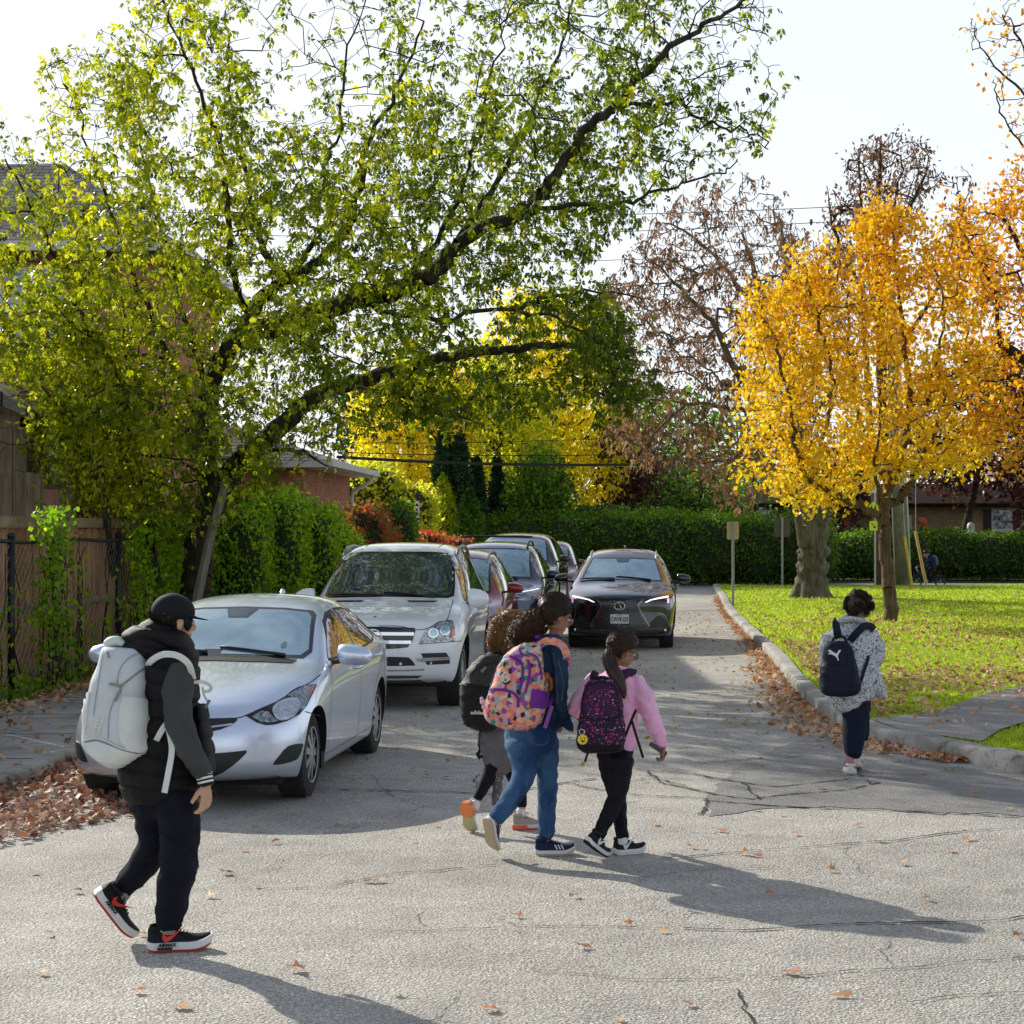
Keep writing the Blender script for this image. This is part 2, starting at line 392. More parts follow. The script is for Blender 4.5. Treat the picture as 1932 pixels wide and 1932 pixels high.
# tar lines, seams and cracks
def crack_strip(b, pts, w, z=.009, amp=.025):
    P_ = [G(*p) for p in pts]; out = []
    for a, c_ in zip(P_, P_[1:]):
        n = max(2, int((c_-a).length/.05))
        for k in range(n): out.append(a.lerp(c_, k/n))
    out.append(P_[-1]); x = 0; off = 0
    V = []
    for i, p in enumerate(out):
        t_ = (out[min(i+1,len(out)-1)]-out[max(i-1,0)]).normalized(); nn = Vector((-t_.y,t_.x,0))
        off = off*.85+random.gauss(0, amp*.4); ww = w*.62*(.2+random.random()*1.2)
        q = p+nn*off; V.append(q+nn*ww*.5+Vector((0,0,z))); V.append(q-nn*ww*.5+Vector((0,0,z)))
    b.add(V, [(2*i,2*i+1,2*i+3,2*i+2) for i in range(len(out)-1)])
b = MB()
for pts, w_ in [([(640,1492),(800,1494),(950,1500),(1060,1478),(1120,1470)],.045),([(1060,1478),(1170,1500),(1330,1506)],.04),([(1335,1508),(1332,1538)],.05),
    ([(1140,1440),(1200,1452),(1300,1462),(1400,1478),(1460,1486),(1600,1470)],.035),([(1280,1432),(1330,1440),(1420,1434),(1520,1428)],.03),
    ([(1330,1512),(1450,1522),(1600,1528),(1800,1536),(1960,1545)],.05),([(1220,1455),(1260,1480),(1350,1500),(1420,1510),(1500,1500),(1600,1492),(1660,1478)],.04),
    ([(1160,1480),(1230,1470),(1300,1484)],.03),([(1400,1478),(1440,1510)],.03),([(1250,1622),(1500,1600),(1700,1588),(1830,1570),(1960,1560)],.028),
    ([(1290,1752),(1400,1756),(1540,1748),(1620,1742),(1800,1744),(1960,1730)],.032),([(960,1745),(1200,1750),(1330,1755)],.014),([(1450,1848),(1600,1838),(1740,1828),(1960,1806)],.018),
    ([(1000,1830),(1200,1850),(1400,1850)],.012),([(640,1665),(760,1650),(900,1638),(960,1632)],.02),([(500,1678),(620,1676),(660,1664)],.016),([(640,1752),(800,1758),(960,1750)],.013),
    ([(1390,1868),(1410,1932),(1400,1990)],.02),([(1200,1660),(1340,1640),(1480,1636)],.012),([(900,1462),(905,1500)],.02),([(1500,1450),(1620,1462),(1640,1480)],.02),
    ([(1220,1205),(1300,1210),(1400,1206)],.05),([(1275,1137),(1330,1139),(1365,1138)],.06),([(1700,1900),(1820,1880),(1960,1872)],.014)]:
    crack_strip(b, pts, w_)
tag(b.build('pavement_cracks', mat('crack_dark',(.022,.020,.017),.95,var=.4,scale=20), recalc=False), kind='structure')
# ------------------------------------------------------------------ fallen leaf shapes
def leaf_variant(kind, sd):
    r = random.Random(sd)
    if kind == 'maple':
        an = [90,112,125,150,165,195,215,250,270,290,325,345,15,30,55,68]; ra = [1,.52,.78,.42,.86,.40,.55,.30,.42,.30,.55,.40,.86,.42,.78,.52]
    else:
        an = list(range(90,450,36)); ra = [1,.6,.42,.42,.55,.9,.55,.42,.42,.6]
    V = [(0,0,0)]
    for a, q in zip(an, ra):
        a = R(a+r.uniform(-6,6)); q *= r.uniform(.85,1.1); x, y = q*math.cos(a), q*math.sin(a)
        V.append((x, y, .30*q*q*r.uniform(.3,1.6)*(1 if math.sin(a*2+sd)>-.2 else -.35)))
    n = len(an); F = [(0,1+i,1+(i+1)%n) for i in range(n)]
    V = np.array(V); V[:,2] -= V[:,2].min(); return V*.5, np.array(F)
LV = [leaf_variant('maple', i) for i in range(6)] + [leaf_variant('oval', 20+i) for i in range(3)]
def rotz_tilt(n, tilt):
    a = RNG.uniform(0, 2*np.pi, n); tx = RNG.normal(0, tilt, n); ty = RNG.normal(0, tilt, n)
    ca, sa = np.cos(a), np.sin(a); z = np.zeros(n); o = np.ones(n)
    Rz = np.stack([ca,-sa,z, sa,ca,z, z,z,o], -1).reshape(n,3,3)
    cx, sx, cy, sy = np.cos(tx), np.sin(tx), np.cos(ty), np.sin(ty)
    Rx = np.stack([o,z,z, z,cx,-sx, z,sx,cx], -1).reshape(n,3,3); Ry = np.stack([cy,z,sy, z,o,z, -sy,z,cy], -1).reshape(n,3,3)
    return Rx@Ry@Rz
def scatter(name, pts, size, m, tilt=.25, variants=LV):
    pts = np.array(pts); n = len(pts); Rm = rotz_tilt(n, tilt); s_ = RNG.uniform(*size, n); vi = RNG.integers(0, len(variants), n)
    VV, FF, RR = [], [], []; base = 0
    for k, (V, F) in enumerate(variants):
        idx = np.where(vi == k)[0]
        if not len(idx): continue
        W = np.einsum('nij,vj->nvi', Rm[idx], V)*s_[idx][:,None,None] + pts[idx][:,None,:]
        FF.append((F[None]+(np.arange(len(idx))*len(V))[:,None,None]+base).reshape(-1,3)); VV.append(W.reshape(-1,3)); base += W.shape[0]*W.shape[1]
        RR.append(np.repeat(RNG.uniform(0,1,len(idx)), len(F)))
    return np_mesh(name, np.concatenate(VV), np.concatenate(FF), np.concatenate(RR), mats=m)
# gutter drift along the right kerb, the pile on the left, litter on lawn, road and walkway
def kx(line, y): return np.interp(y, [p[1] for p in line][::-1] if line[0][1] > line[-1][1] else [p[1] for p in line], [p[0] for p in line][::-1] if line[0][1] > line[-1][1] else [p[0] for p in line])
pts = []
for _ in range(2700):
    y = 15.6+ (random.random()**1.3)*38; wd = .12+.34*math.exp(-((y-22)/7)**2)+.25*math.exp(-((y-18.3)/1.5)**2)
    x = kx(RK, y)-abs(random.gauss(0, wd*.55))-.01; pts.append((x, y, .012+random.random()*.035*math.exp(-(kx(RK,y)-x)*3)))
tag(scatter('leaf_litter', pts, (.07,.14), M_LITTER, .45), 'dry red brown leaves drifted in the gutter along the right kerb', 'leaf litter', kind='stuff')
pts = []
pile = px_poly([(-60,1500),(150,1440),(200,1500),(420,1500),(300,1535),(150,1560),(40,1590),(-60,1600)])
while len(pts) < 1500:
    x, y = random.uniform(-5,-1.4), random.uniform(10.5,16)
    if inside(x, y, pile) and random.random() < 1.15-.4*(x+4): pts.append((x, y, .01+random.random()*.09*max(.1,min(1,(-3.0-x)*1.4+.5))))
for _ in range(900):
    y = random.uniform(10,26); x = kx(LK, y)+abs(random.gauss(0,.3)); pts.append((x, y, .015+random.random()*.03))
tag(scatter('leaf_litter', pts, (.06,.125), M_LITTER_D, .5), 'heap of dry brown and reddish leaves against the left kerb', 'leaf litter', kind='stuff')
pts = []
while len(pts) < 7000:
    y = 15+random.random()**.8*46; x = kx(RK, y)+.25+random.random()*(.30*y)
    dx, dy = x-6.5, y-22.5
    d = .055+1.0*math.exp(-((x-5.6)/2.0)**2-((y-22.6)/1.9)**2)+1.0*math.exp(-((x-kx(RK,y)-.5)/.6)**2)*(y<30)*(y>18)+.30*math.exp(-((x-8)/3.5)**2-((y-33)/7)**2)
    if random.random() < d: pts.append((x, y, .150+random.random()*.03+lawn_z(x,y)))
tag(scatter('leaf_litter', pts, (.06,.13), M_LITTER, .45), 'brown and orange fallen leaves strewn over the sunny lawn', 'leaf litter', kind='stuff')
pts = []
for _ in range(1500):
    y = 14+random.random()**.7*30; x0 = -1.2+.08*(y-20); x = random.uniform(x0, kx(RK,y)-.1)
    pts.append((x, y, .012))
tag(scatter('leaf_litter', pts, (.04,.09), M_LITTER_Y, .3), 'small yellow green leaves scattered down the lane', 'leaf litter', kind='stuff')
pts = []
for _ in range(900):
    y = random.uniform(14,27); x = fence_line(y)+.15+abs(random.gauss(0,.35)); pts.append((x, y, .14))
for _ in range(60): y = random.uniform(13,22); pts.append((random.uniform(-5.3, -3.9), y, .137))
tag(scatter('leaf_litter', pts, (.07,.14), M_LITTER, .5), 'dry leaves lying along the foot of the fence on the walkway', 'leaf litter', kind='stuff')
# the leaves one can tell apart on the near road
spots = [(560,1833),(262,1766),(265,1875),(97,1766),(490,1675),(455,1607),(720,1665),(700,1666),(395,1695),(152,1685),(520,1592),(632,1556),(785,1590),(430,1650),(205,1702),(975,1732),(1187,1746),(1495,1840),(1590,1882),(1165,1928),(1430,1617),(1300,1601),(1323,1602),(1400,1613),(1565,1645),(1697,1632),(1790,1608),(1835,1505),(1845,1497),(1740,1462),(1240,1557),(1420,1530),(1005,1630),(1080,1695),(1825,1586),(1655,1590),(920,1910),(345,1905),(60,1650),(1925,1770),(1905,1530),(1500,1576),(668,1505),(540,1500),(585,1508),(745,1500),(840,1470),(770,1455),(800,1430),(880,1410),(900,1408),(760,1390),(1250,1760),(1100,1790),(740,1880),(1300,1900),(1750,1700),(1450,1690),(820,1560),(1360,1570),(1620,1560),(80,1840),(480,1560),(1550,1490),(1480,1540)]
lm = {}
for k, (V, F) in enumerate(LV):
    lm[k] = [np_mesh('fallen_leaf', V*1.0, F, np.full(len(F), rv), link_it=False) for rv in (.1,.3,.5,.66,.8,.95)]
    for me in lm[k]: me.materials.append(M_LITTER)
rr = random.Random(5)
for i, (px, py) in enumerate(spots):
    g_ = G(px+rr.uniform(-6,6), py); me = lm[rr.randrange(len(LV))][rr.randrange(6)]
    o = link('fallen_leaf', me); s_ = rr.uniform(.07,.125)*(1.15 if py > 1800 else 1); o.scale = (s_,s_,s_*rr.uniform(.7,1.5)); o.location = (g_.x, g_.y, .013)
    o.rotation_euler = (rr.uniform(-.2,.2), rr.uniform(-.2,.2), rr.uniform(0,6.3)); tag(o, 'single dry curled leaf lying on the open asphalt', 'leaf', 'single leaves on the open asphalt')
# grass blades
def blades(n, yr, h, wid):
    y = RNG.uniform(yr[0]**.5, yr[1]**.5, n)**2; x0 = np.interp(y, [p[1] for p in RK][::-1], [p[0] for p in RK][::-1])+.19
    x = x0 + RNG.uniform(0, 1, n)*np.maximum(.302*y-x0+.8, .5)
    keep = np.array([not inside(a, b_, path_poly) for a, b_ in zip(x, y)]); x, y = x[keep], y[keep]; n = len(x)
    z = .112+.05*np.sin(x*.31+1)*np.sin(y*.23)*np.clip((y-20)/12,0,1)
    a = RNG.uniform(0, 2*np.pi, n); hh = RNG.uniform(*h, n); ww = RNG.uniform(*wid, n); lx, ly = RNG.normal(0,.5,n)*hh, RNG.normal(0,.5,n)*hh
    V = np.stack([np.stack([x-np.cos(a)*ww, y-np.sin(a)*ww, z],-1), np.stack([x+np.cos(a)*ww, y+np.sin(a)*ww, z],-1), np.stack([x+lx, y+ly, z+hh],-1)],1)
    return V.reshape(-1,3), np.arange(3*n).reshape(-1,3), RNG.uniform(0,1,n)
V1,F1,r1 = blades(90000, (15,31), (.025,.06), (.004,.007)); V2,F2,r2 = blades(80000, (30,62.5), (.03,.075), (.009,.02))
tag(np_mesh('grass', np.concatenate([V1,V2]), np.concatenate([F1,F2+len(V1)]), np.concatenate([r1,r2]), mats=M_BLADE), 'short bright green grass of the lawn', 'grass', kind='stuff')
# ------------------------------------------------------------------ trees
def bark_mat(name, lo, hi, sc=1.0):
    m, t, o = new_mat(name); c = t.coord()
    cs = t.mapping(c, (9*sc, 9*sc, 1.6*sc)); f = t.noise(1.6, 8, .7, cs, .8)
    b = t.ramp(f, [(.32, lo), (.62, hi)]); b = t.mix(.4, b, t.ramp(t.noise(.9,4,.6,c),[(.35,(.5,.55,.4)),(.65,(1.2,1.1,1))]), 'MULTIPLY')
    principled(t, o, b, .9, 0, .25, normal=t.bump(f, .9, .03)); return m
M_BARK_D = bark_mat('dark_bark', (.022,.017,.012), (.075,.06,.045))
M_BARK_B = bark_mat('brown_bark', (.065,.042,.026), (.21,.145,.095))
M_BARK_G = bark_mat('grey_bark', (.06,.052,.036), (.22,.19,.135), .6)
def leaf_quads(pos, size, aspect=.30, droop=.5, rnd=None, spread=0.0, fold=.2):
    """pointed folded leaves: two triangles each"""
    n = len(pos); L = RNG.uniform(*size, n)[:,None]
    a = RNG.normal(0, 1, (n,3)); a[:,2] -= droop*1.5; a /= np.linalg.norm(a, axis=1)[:,None]
    q = RNG.normal(0, 1, (n,3)); s = np.cross(a, q); s /= np.linalg.norm(s, axis=1)[:,None]+1e-9; nn = np.cross(a, s)
    if spread: pos = pos + RNG.normal(0, spread, (n,3))
    W = L*aspect
    V = np.stack([pos, pos+a*L*.45+s*W+nn*W*fold, pos+a*L, pos+a*L*.45-s*W+nn*W*fold], 1).reshape(-1,3)
    i = np.arange(n)[:,None]*4; F = np.concatenate([i+np.array([[0,1,2]]), i+np.array([[0,2,3]])], 1).reshape(-1,3)
    r = RNG.uniform(0,1,n) if rnd is None else rnd
    return V, F, np.repeat(r, 2)
def compound(pos, size, aspect, droop, rnd, k=5, rach=1.7, fold=.2):
    """compound leaves: k leaflets fanned along a short drooping stalk"""
    n = len(pos); L = RNG.uniform(*size, n)[:,None]; a = RNG.normal(0,1,(n,3)); a[:,2] -= droop*1.6; a /= np.linalg.norm(a,axis=1)[:,None]
    q = RNG.normal(0,1,(n,3)); s = np.cross(a,q); s /= np.linalg.norm(s,axis=1)[:,None]+1e-9; nn = np.cross(a,s); VV=[];RR=[]
    for i in range(k):
        sg = 0 if i == k-1 else (1 if i%2 else -1); t_ = 1.0 if i == k-1 else .35+.32*(i//2); l = L*RNG.uniform(.75,1.1,n)[:,None]
        d = a*(1 if sg == 0 else .55)+s*sg*.75+nn*RNG.normal(0,.25,n)[:,None]; d[:,2] -= .35*droop; d /= np.linalg.norm(d,axis=1)[:,None]
        b0 = pos+a*L*rach*t_*.55; w_ = np.cross(d,nn+.3*s); w_ /= np.linalg.norm(w_,axis=1)[:,None]+1e-9; W = l*aspect
        VV.append(np.stack([b0, b0+d*l*.42+w_*W+nn*W*fold, b0+d*l, b0+d*l*.42-w_*W+nn*W*fold],1)); RR.append(rnd+RNG.normal(0,.05,n))
    V = np.stack(VV,1).reshape(-1,3); m = n*k; i = np.arange(m)[:,None]*4; F = np.concatenate([i+np.array([[0,1,2]]), i+np.array([[0,2,3]])],1).reshape(-1,3)
    return V, F, np.repeat(np.clip(np.stack(RR,1).reshape(-1),0,1), 2)
def grow(limbs, targets, step=.35, lift=.12, jit=.10, base_r=.008, limb_r=None, expn=2.2, wgt=None):
    """limbs: lists of 3D points (first starts at the root, others attach to the nearest earlier node).
    targets get connected to the nearest existing node. returns nodes, parents, radii"""
    nodes = [np.array(limbs[0][0], float)]; par = [-1]; minr = [0.0]
    N = np.zeros((60000,3)); N[0] = nodes[0]; cnt = 1
    def addnode(p, pa, mr=0.0):
        nonlocal cnt
        N[cnt] = p; par.append(pa); minr.append(mr); cnt += 1; return cnt-1
    for li, L in enumerate(limbs):
        pts = crom(L, 5); wob = RNG.normal(0, .028, (len(pts),3)); pts = [q+w_*(1 if 0 < k_ < len(pts)-1 and li != 0 else (.5 if 0 < k_ < len(pts)-1 else 0)) for k_, (q, w_) in enumerate(zip(pts, wob))]; rad = (limb_r[li] if limb_r else (0.0,0.0))
        if li == 0: cur = 0; pts = pts[1:]
        else:
            d = ((N[:cnt]-pts[0])**2).sum(1); cur = int(d.argmin())
        for k, p in enumerate(pts):
            p = np.array(p); dist = np.linalg.norm(p-N[cur]); m_ = max(1, int(dist/step)); a = N[cur].copy()
            f = k/max(1,len(pts)-1); mr = rad[0]*(1-f)+rad[1]*f
            for q in range(1, m_+1):
                pp = a+(p-a)*q/m_ + (RNG.normal(0, .012, 3) if q < m_ else 0); cur = addnode(pp, cur, mr)
    order = []
    T = np.array(targets); d0 = np.array([((N[:cnt]-x)**2).sum(1).min() for x in T]); order = np.argsort(d0)
    tips = []
    for ti in order:
        x = T[ti]; d = np.sqrt(((N[:cnt]-x)**2).sum(1)); # prefer nodes below the target
        dz = N[:cnt,2]-x[2]; score = d + .5*np.maximum(dz, 0); j = int(score.argmin())
        a = N[j].copy(); L = np.linalg.norm(x-a)
        if L < .05: continue
        m_ = max(2, int(L/step)); cur = j; mid = RNG.normal(0, jit*L, 3); mid[2] += -lift*L
        for q in range(1, m_+1):
            f = q/m_; pp = a+(x-a)*f + mid*math.sin(math.pi*f)*.8; cur = addnode(pp, cur)
            if f > .4: tips.append(cur)
    N = N[:cnt]; par = np.array(par); r = np.zeros(cnt); ch = np.zeros(cnt, int)
    for i in range(cnt-1, 0, -1):
        if ch[i] == 0: r[i] = base_r**expn
        r[par[i]] += r[i]; ch[par[i]] += 1
    rad = r**(1/expn); rad = np.maximum(rad, np.array(minr)); return N, par, rad, np.array(tips)
def branch_mesh(name, N, par, rad, m, parent, rmin=.0, rmax=9):
    i = np.arange(1, len(N)); i = i[(rad[i] >= rmin) & (rad[i] < rmax)]; a = N[par[i]]; b = N[i]; d = b-a; L = np.linalg.norm(d, axis=1)[:,None]+1e-9; d = d/L
    ref = np.where(np.abs(d[:,2:3]) < .9, np.array([[0,0,1.]]), np.array([[1.,0,0]])); u = np.cross(d, ref); u /= np.linalg.norm(u, axis=1)[:,None]; v = np.cross(d, u)
    # thickness at the parent end: not thicker than 1.35x own radius, so side twigs stay thin
    ra = np.minimum(rad[par[i]], rad[i]*1.35)[:,None]; rb = rad[i][:,None]; a = a - d*ra*.4
    big = rad[i] > .03
    parts = []
    for sel, ns in ((big, 10), (~big, 4)):
        if not sel.any(): continue
        rs = []
        for (c, q) in ((a,ra),(b,rb)):
            for k in range(ns):
                th = 2*math.pi*k/ns; rs.append((c+(u*math.cos(th)+v*math.sin(th))*q)[sel])
        V = np.stack(rs, 1); n = V.shape[0]; F = []
        for k in range(ns): F.append([k,(k+1)%ns,ns+(k+1)%ns,ns+k])
        parts.append((V.reshape(-1,3), (np.array(F)[None]+(np.arange(n)*2*ns)[:,None,None]).reshape(-1,4)))
    V = np.concatenate([p[0] for p in parts]); off = 0; Fs = []
    for p in parts: Fs.append(p[1]+off); off += len(p[0])
    return np_mesh(name, V, np.concatenate(Fs), smooth=True, mats=m, parent=parent)
def make_tree(name, label, cat, base, limbs, targets, leaf_m, bark, per_tip=7, size=(.08,.13), aspect=.28, droop=.5, spread=.12,
              group=None, limb_r=None, base_r=.007, leaf_p=None, rndf=None, step=.35, jit=.10, lift=.12, fold=.2, expn=2.2, split_r=.035, comp=0):
    base = np.array(base, float); N, par, rad, tips = grow(limbs, targets, step, lift, jit, base_r, limb_r, expn)
    root = thing(name, label, cat, tuple(base), 0, group); N = N - base
    # trunk with root flare, and the finer branches
    thick = rad >= split_r; thick[0] = True
    for i_ in range(1, len(thick)):
        if thick[i_] and not thick[par[i_]]: thick[i_] = False
    rad = np.where(~thick & (rad >= split_r), split_r*.98, rad)
    branch_mesh('trunk', N, par, rad, bark, root, split_r)
    if (~thick[1:]).any(): branch_mesh('branches', N, par, rad, bark, root, 0, split_r)
    if per_tip:
        P_ = np.repeat(N[tips], per_tip, axis=0)
        if leaf_p is not None: keep = RNG.uniform(0,1,len(P_)) < leaf_p(P_+base); P_ = P_[keep]
        P_ = P_ + RNG.normal(0, spread, P_.shape)
        r = RNG.uniform(0,1,len(P_)) if rndf is None else np.clip(rndf(P_+base)+RNG.normal(0,.18,len(P_)),0,1)
        V, F, rr_ = compound(P_, size, aspect, droop, r, comp) if comp else leaf_quads(P_, size, aspect, droop, r, 0, fold)
        np_mesh('crown', V, F, rr_, mats=leaf_m, parent=root)
    return root
def branch_fix(): pass
def clump(P_, wl=.8, lo=.12, gain=1.3, seed=0.0):
    k = 2*math.pi/wl; x, y, z = P_[:,0]*k, P_[:,1]*k, P_[:,2]*k
    n = np.sin(x+1.7*np.sin(z*.6+seed)+seed)*np.sin(z*.9+1.3*np.sin(y*.7+seed))+.6*np.sin(y*1.1+x*.5+seed*2)*np.sin(x*1.9-z*1.3)+.4*np.sin(x*2.7+z*2.3+y*1.9)
    return np.clip(lo+gain*n, 0, 1)
def sample_px(poly, n, Yc, dy, wf=None):
    """sample crown points: inside an outline (given as seen from the front) with rounded depth"""
    xs = [p[0] for p in poly]; ys = [p[1] for p in poly]; out = []
    while len(out) < n:
        x, y = random.uniform(min(xs),max(xs)), random.uniform(min(ys),max(ys))
        if not inside(x, y, poly): continue
        if wf and random.random() > wf(x, y): continue
        dd = random.uniform(-1,1); dd = math.copysign(abs(dd)**.8, dd)
        out.append(P(x, y, Yc+dd*(dy(x,y) if callable(dy) else dy)))
    return out
M_LEAF_G = leafy('green_maple_leaves', [(.045,.075,.004),(.12,.165,.005),(.28,.32,.006),(.54,.53,.010),(.80,.66,.03)], .58, 1.7, .32)
M_LEAF_O = leafy('golden_leaves', [(.40,.16,.01),(.66,.34,.008),(.84,.48,.010),(.93,.62,.014),(.95,.74,.05),(.62,.60,.05)], .52, 1.15, .45)
M_LEAF_O2 = leafy('orange_leaves', [(.52,.16,.01),(.74,.30,.012),(.85,.44,.015),(.88,.56,.03)], .52, 1.2, .45)
M_LEAF_Y = leafy('yellow_leaves', [(.72,.50,.012),(.92,.66,.015),(.97,.74,.03),(.92,.80,.08)], .70, 1.3, .5)
M_LEAF_YG = leafy('yellow_green_leaves', [(.26,.33,.015),(.46,.50,.02),(.68,.64,.03),(.86,.72,.05)], .66, 1.5, .5)
M_LEAF_BR = leafy('brown_seed_clusters', [(.09,.045,.024),(.19,.10,.052),(.34,.18,.085),(.50,.29,.14)], .3, 1.1, .7)
M_LEAF_DR = leafy('burgundy_leaves', [(.018,.007,.008),(.05,.014,.012),(.10,.026,.018),(.15,.06,.03)], .3, 1.4, .45)
M_LEAF_MG = leafy('mid_green_leaves', [(.03,.075,.007),(.075,.155,.009),(.145,.27,.013),(.27,.42,.03)], .5, 1.5, .5)
M_LEAF_DG = leafy('dark_conifer_foliage', [(.018,.045,.018),(.032,.075,.026),(.05,.115,.036),(.08,.16,.045)], .3, 1.2, .6)
M_LEAF_VINE = leafy('vine_leaves', [(.09,.19,.008),(.20,.36,.012),(.36,.54,.016),(.55,.68,.03)], .58, 1.6, .4)
M_LEAF_RED = leafy('red_creeper_leaves', [(.08,.15,.015),(.16,.20,.02),(.34,.18,.04),(.46,.09,.03),(.55,.05,.03),(.45,.26,.06)], .4, 1.5, .5)
def cv(pts, Y, dep=None):
    """2D outline points (1932 px) at a depth Y (+offset) to 3D"""
    return [np.array(P(p[0], p[1], Y+(p[2] if len(p) > 2 else 0))) for p in pts]
# --- the big leaning maple behind the fence
YT = 27.0
limbs = [cv([(366,1130),(372,1080),(380,1010),(402,950),(436,895),(470,858),(520,812),(570,765),(620,735),(700,712,-.3),(760,695,-.6),(850,670,-1),(960,660,-1.5),(1060,650,-1.8),(1150,665,-2)], YT),
 cv([(402,950),(388,880,.2),(384,800,.3),(394,745,.3),(425,668,.2),(460,632)], YT),
 cv([(460,632),(500,622,-.2),(560,608,-.5),(650,576,-.9),(745,550,-1.2),(815,520,-1.4),(850,475,-1.5),(900,440,-1.6),(985,398,-1.8),(1040,347,-2),(1088,262,-2.2),(1156,197,-2.4),(1226,125,-2.5),(1286,76,-2.5),(1356,32,-2.6),(1420,-10,-2.6)], YT),
 cv([(455,625),(500,560,.3),(548,520,.5),(620,478,.7),(662,425,.9),(675,360,1),(700,260,1),(760,150,1),(800,40,1)], YT),
 cv([(548,520,.5),(600,440,.2),(625,395,0),(610,330,-.1),(640,240,-.2),(650,120,-.3),(690,0,-.3)], YT),
 cv([(545,522,.5),(505,490,.8),(482,420,1),(470,340,1.2),(440,240,1.3),(430,120,1.3),(425,20,1.3)], YT),
 cv([(470,600,.2),(440,520,-.5),(434,400,-1),(425,300,-1.2),(380,180,-1.4),(330,60,-1.4),(300,-30,-1.4)], YT),
 cv([(1156,197,-2.4),(1220,196,-2.6),(1276,192,-2.7),(1330,225,-2.8),(1376,243,-2.8),(1420,246,-2.9),(1450,282,-3)], YT),
 cv([(996,395,-1.8),(1080,388,-2.2),(1166,385,-2.4),(1230,365,-2.6),(1290,345,-2.7),(1350,328,-2.8),(1391,300,-2.8)], YT),
 cv([(700,560,-1),(720,590,-1.3),(830,600,-1.8),(950,585,-2.2),(1050,600,-2.5),(1130,650,-2.6),(1180,700,-2.6)], YT),
 cv([(1000,570,-2.2),(1080,555,-2.4),(1200,560,-2.4)], YT),
 cv([(745,550,-1.2),(810,470,-.6),(860,380,-.2),(900,260,0),(930,140,.2),(960,20,.3)], YT),
 cv([(850,475,-1.5),(940,330,-.8),(1010,200,-.6),(1060,80,-.5),(1090,-30,-.5)], YT),
 cv([(388,880),(330,800,-.4),(250,740,-.8),(180,640,-1),(120,520,-1.2),(60,400,-1.3),(10,300,-1.4)], YT),
 cv([(384,800,.3),(320,680,-.3),(260,540,-.5),(210,400,-.6),(170,280,-.6),(140,180,-.6)], YT),
 cv([(394,745,.3),(350,600,.8),(310,450,1.1),(270,300,1.2),(250,150,1.2)], YT),
 cv([(620,735),(720,740,-.8),(820,770,-1.2),(900,800,-1.4)], YT),
 cv([(470,858),(560,850,-.8),(620,880,-1)], YT),
 cv([(630,475,.7),(690,500,.2),(700,555,-.1)], YT)]
lr = [(.235,.03),(.16,.13),(.16,.02),(.10,.015),(.05,.01),(.07,.012),(.06,.01),(.03,.008),(.035,.008),(.045,.01),(.03,.008),(.05,.01),(.05,.01),(.06,.012),(.05,.01),(.05,.01),(.05,.01),(.04,.01),(.03,.012)]
crown = [(-90,240),(0,215),(70,250),(110,120),(200,80),(300,-60),(480,-60),(560,60),(640,-60),(800,-60),(1420,-60),(1462,20),(1430,120),(1450,200),(1420,290),(1320,320),(1240,370),(1180,430),(1120,520),(1190,620),(1190,700),(1100,750),(950,790),(800,800),(690,815),(630,850),(560,885),(470,940),(380,1010),(300,1010),(230,960),(120,945),(-20,900),(-90,800)]
def wf(x, y):
    w = 1.0
    if 500 < x < 720 and y < 230: w *= .22
    if x < 160 and y < 330: w *= .35
    if x > 1150: w *= .5 if y > 150 else .75
    if y < 200: w *= .7
    if 640 < x < 760 and 560 < y < 600: w *= .3
    return w
tg = sample_px(crown, 2500, YT-.6, lambda x, y: 3.4-2.0*abs(x-560)/900 if y < 850 else 1.4, wf)
tg += sample_px([(480,-60),(760,-60),(760,200),(640,260),(500,240)], 130, YT, 1.6) + sample_px([(1130,-60),(1440,-60),(1475,130),(1450,300),(1300,340),(1180,300)], 260, YT-2.6, 1.2) + sample_px([(80,120),(330,-60),(480,-60),(300,130),(100,330)], 120, YT-.8, 1.5) + sample_px([(1050,560),(1200,560),(1260,760),(1120,800)], 60, YT-2.6, .8)
def lp(P_):
    px = P_[:,0]/P_[:,1]*FPX+CX; py = HY-(P_[:,2]-CH)/P_[:,1]*FPX
    k = np.clip(clump(P_, 1.5, .50, .95)*.65+clump(P_, .55, .5, 1.0, 2)*.6, .03, 1); k = np.where((px > 480) & (px < 730) & (py < 260), .12, k); k = np.where(py < 120, k*.45, k); k = np.where((px > 1230), k*.22, k); k = np.where((px<230)&(py<380), k*.4, k); k = np.where((px<78)&(py>722), 0, k); k = np.where((px>520)&(py>840), k*.25, k)
    return k
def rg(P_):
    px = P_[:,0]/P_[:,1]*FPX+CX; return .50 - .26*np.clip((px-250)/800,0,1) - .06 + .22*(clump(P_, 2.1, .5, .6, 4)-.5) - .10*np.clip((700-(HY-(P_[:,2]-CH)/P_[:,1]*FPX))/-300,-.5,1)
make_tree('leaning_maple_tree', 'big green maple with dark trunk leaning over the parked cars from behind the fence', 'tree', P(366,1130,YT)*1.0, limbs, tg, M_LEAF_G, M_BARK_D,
    per_tip=9, comp=5, size=(.065,.115), aspect=.21, droop=.75, spread=.13, limb_r=lr, base_r=.0042, leaf_p=lp, rndf=rg, lift=-.05, jit=.09)
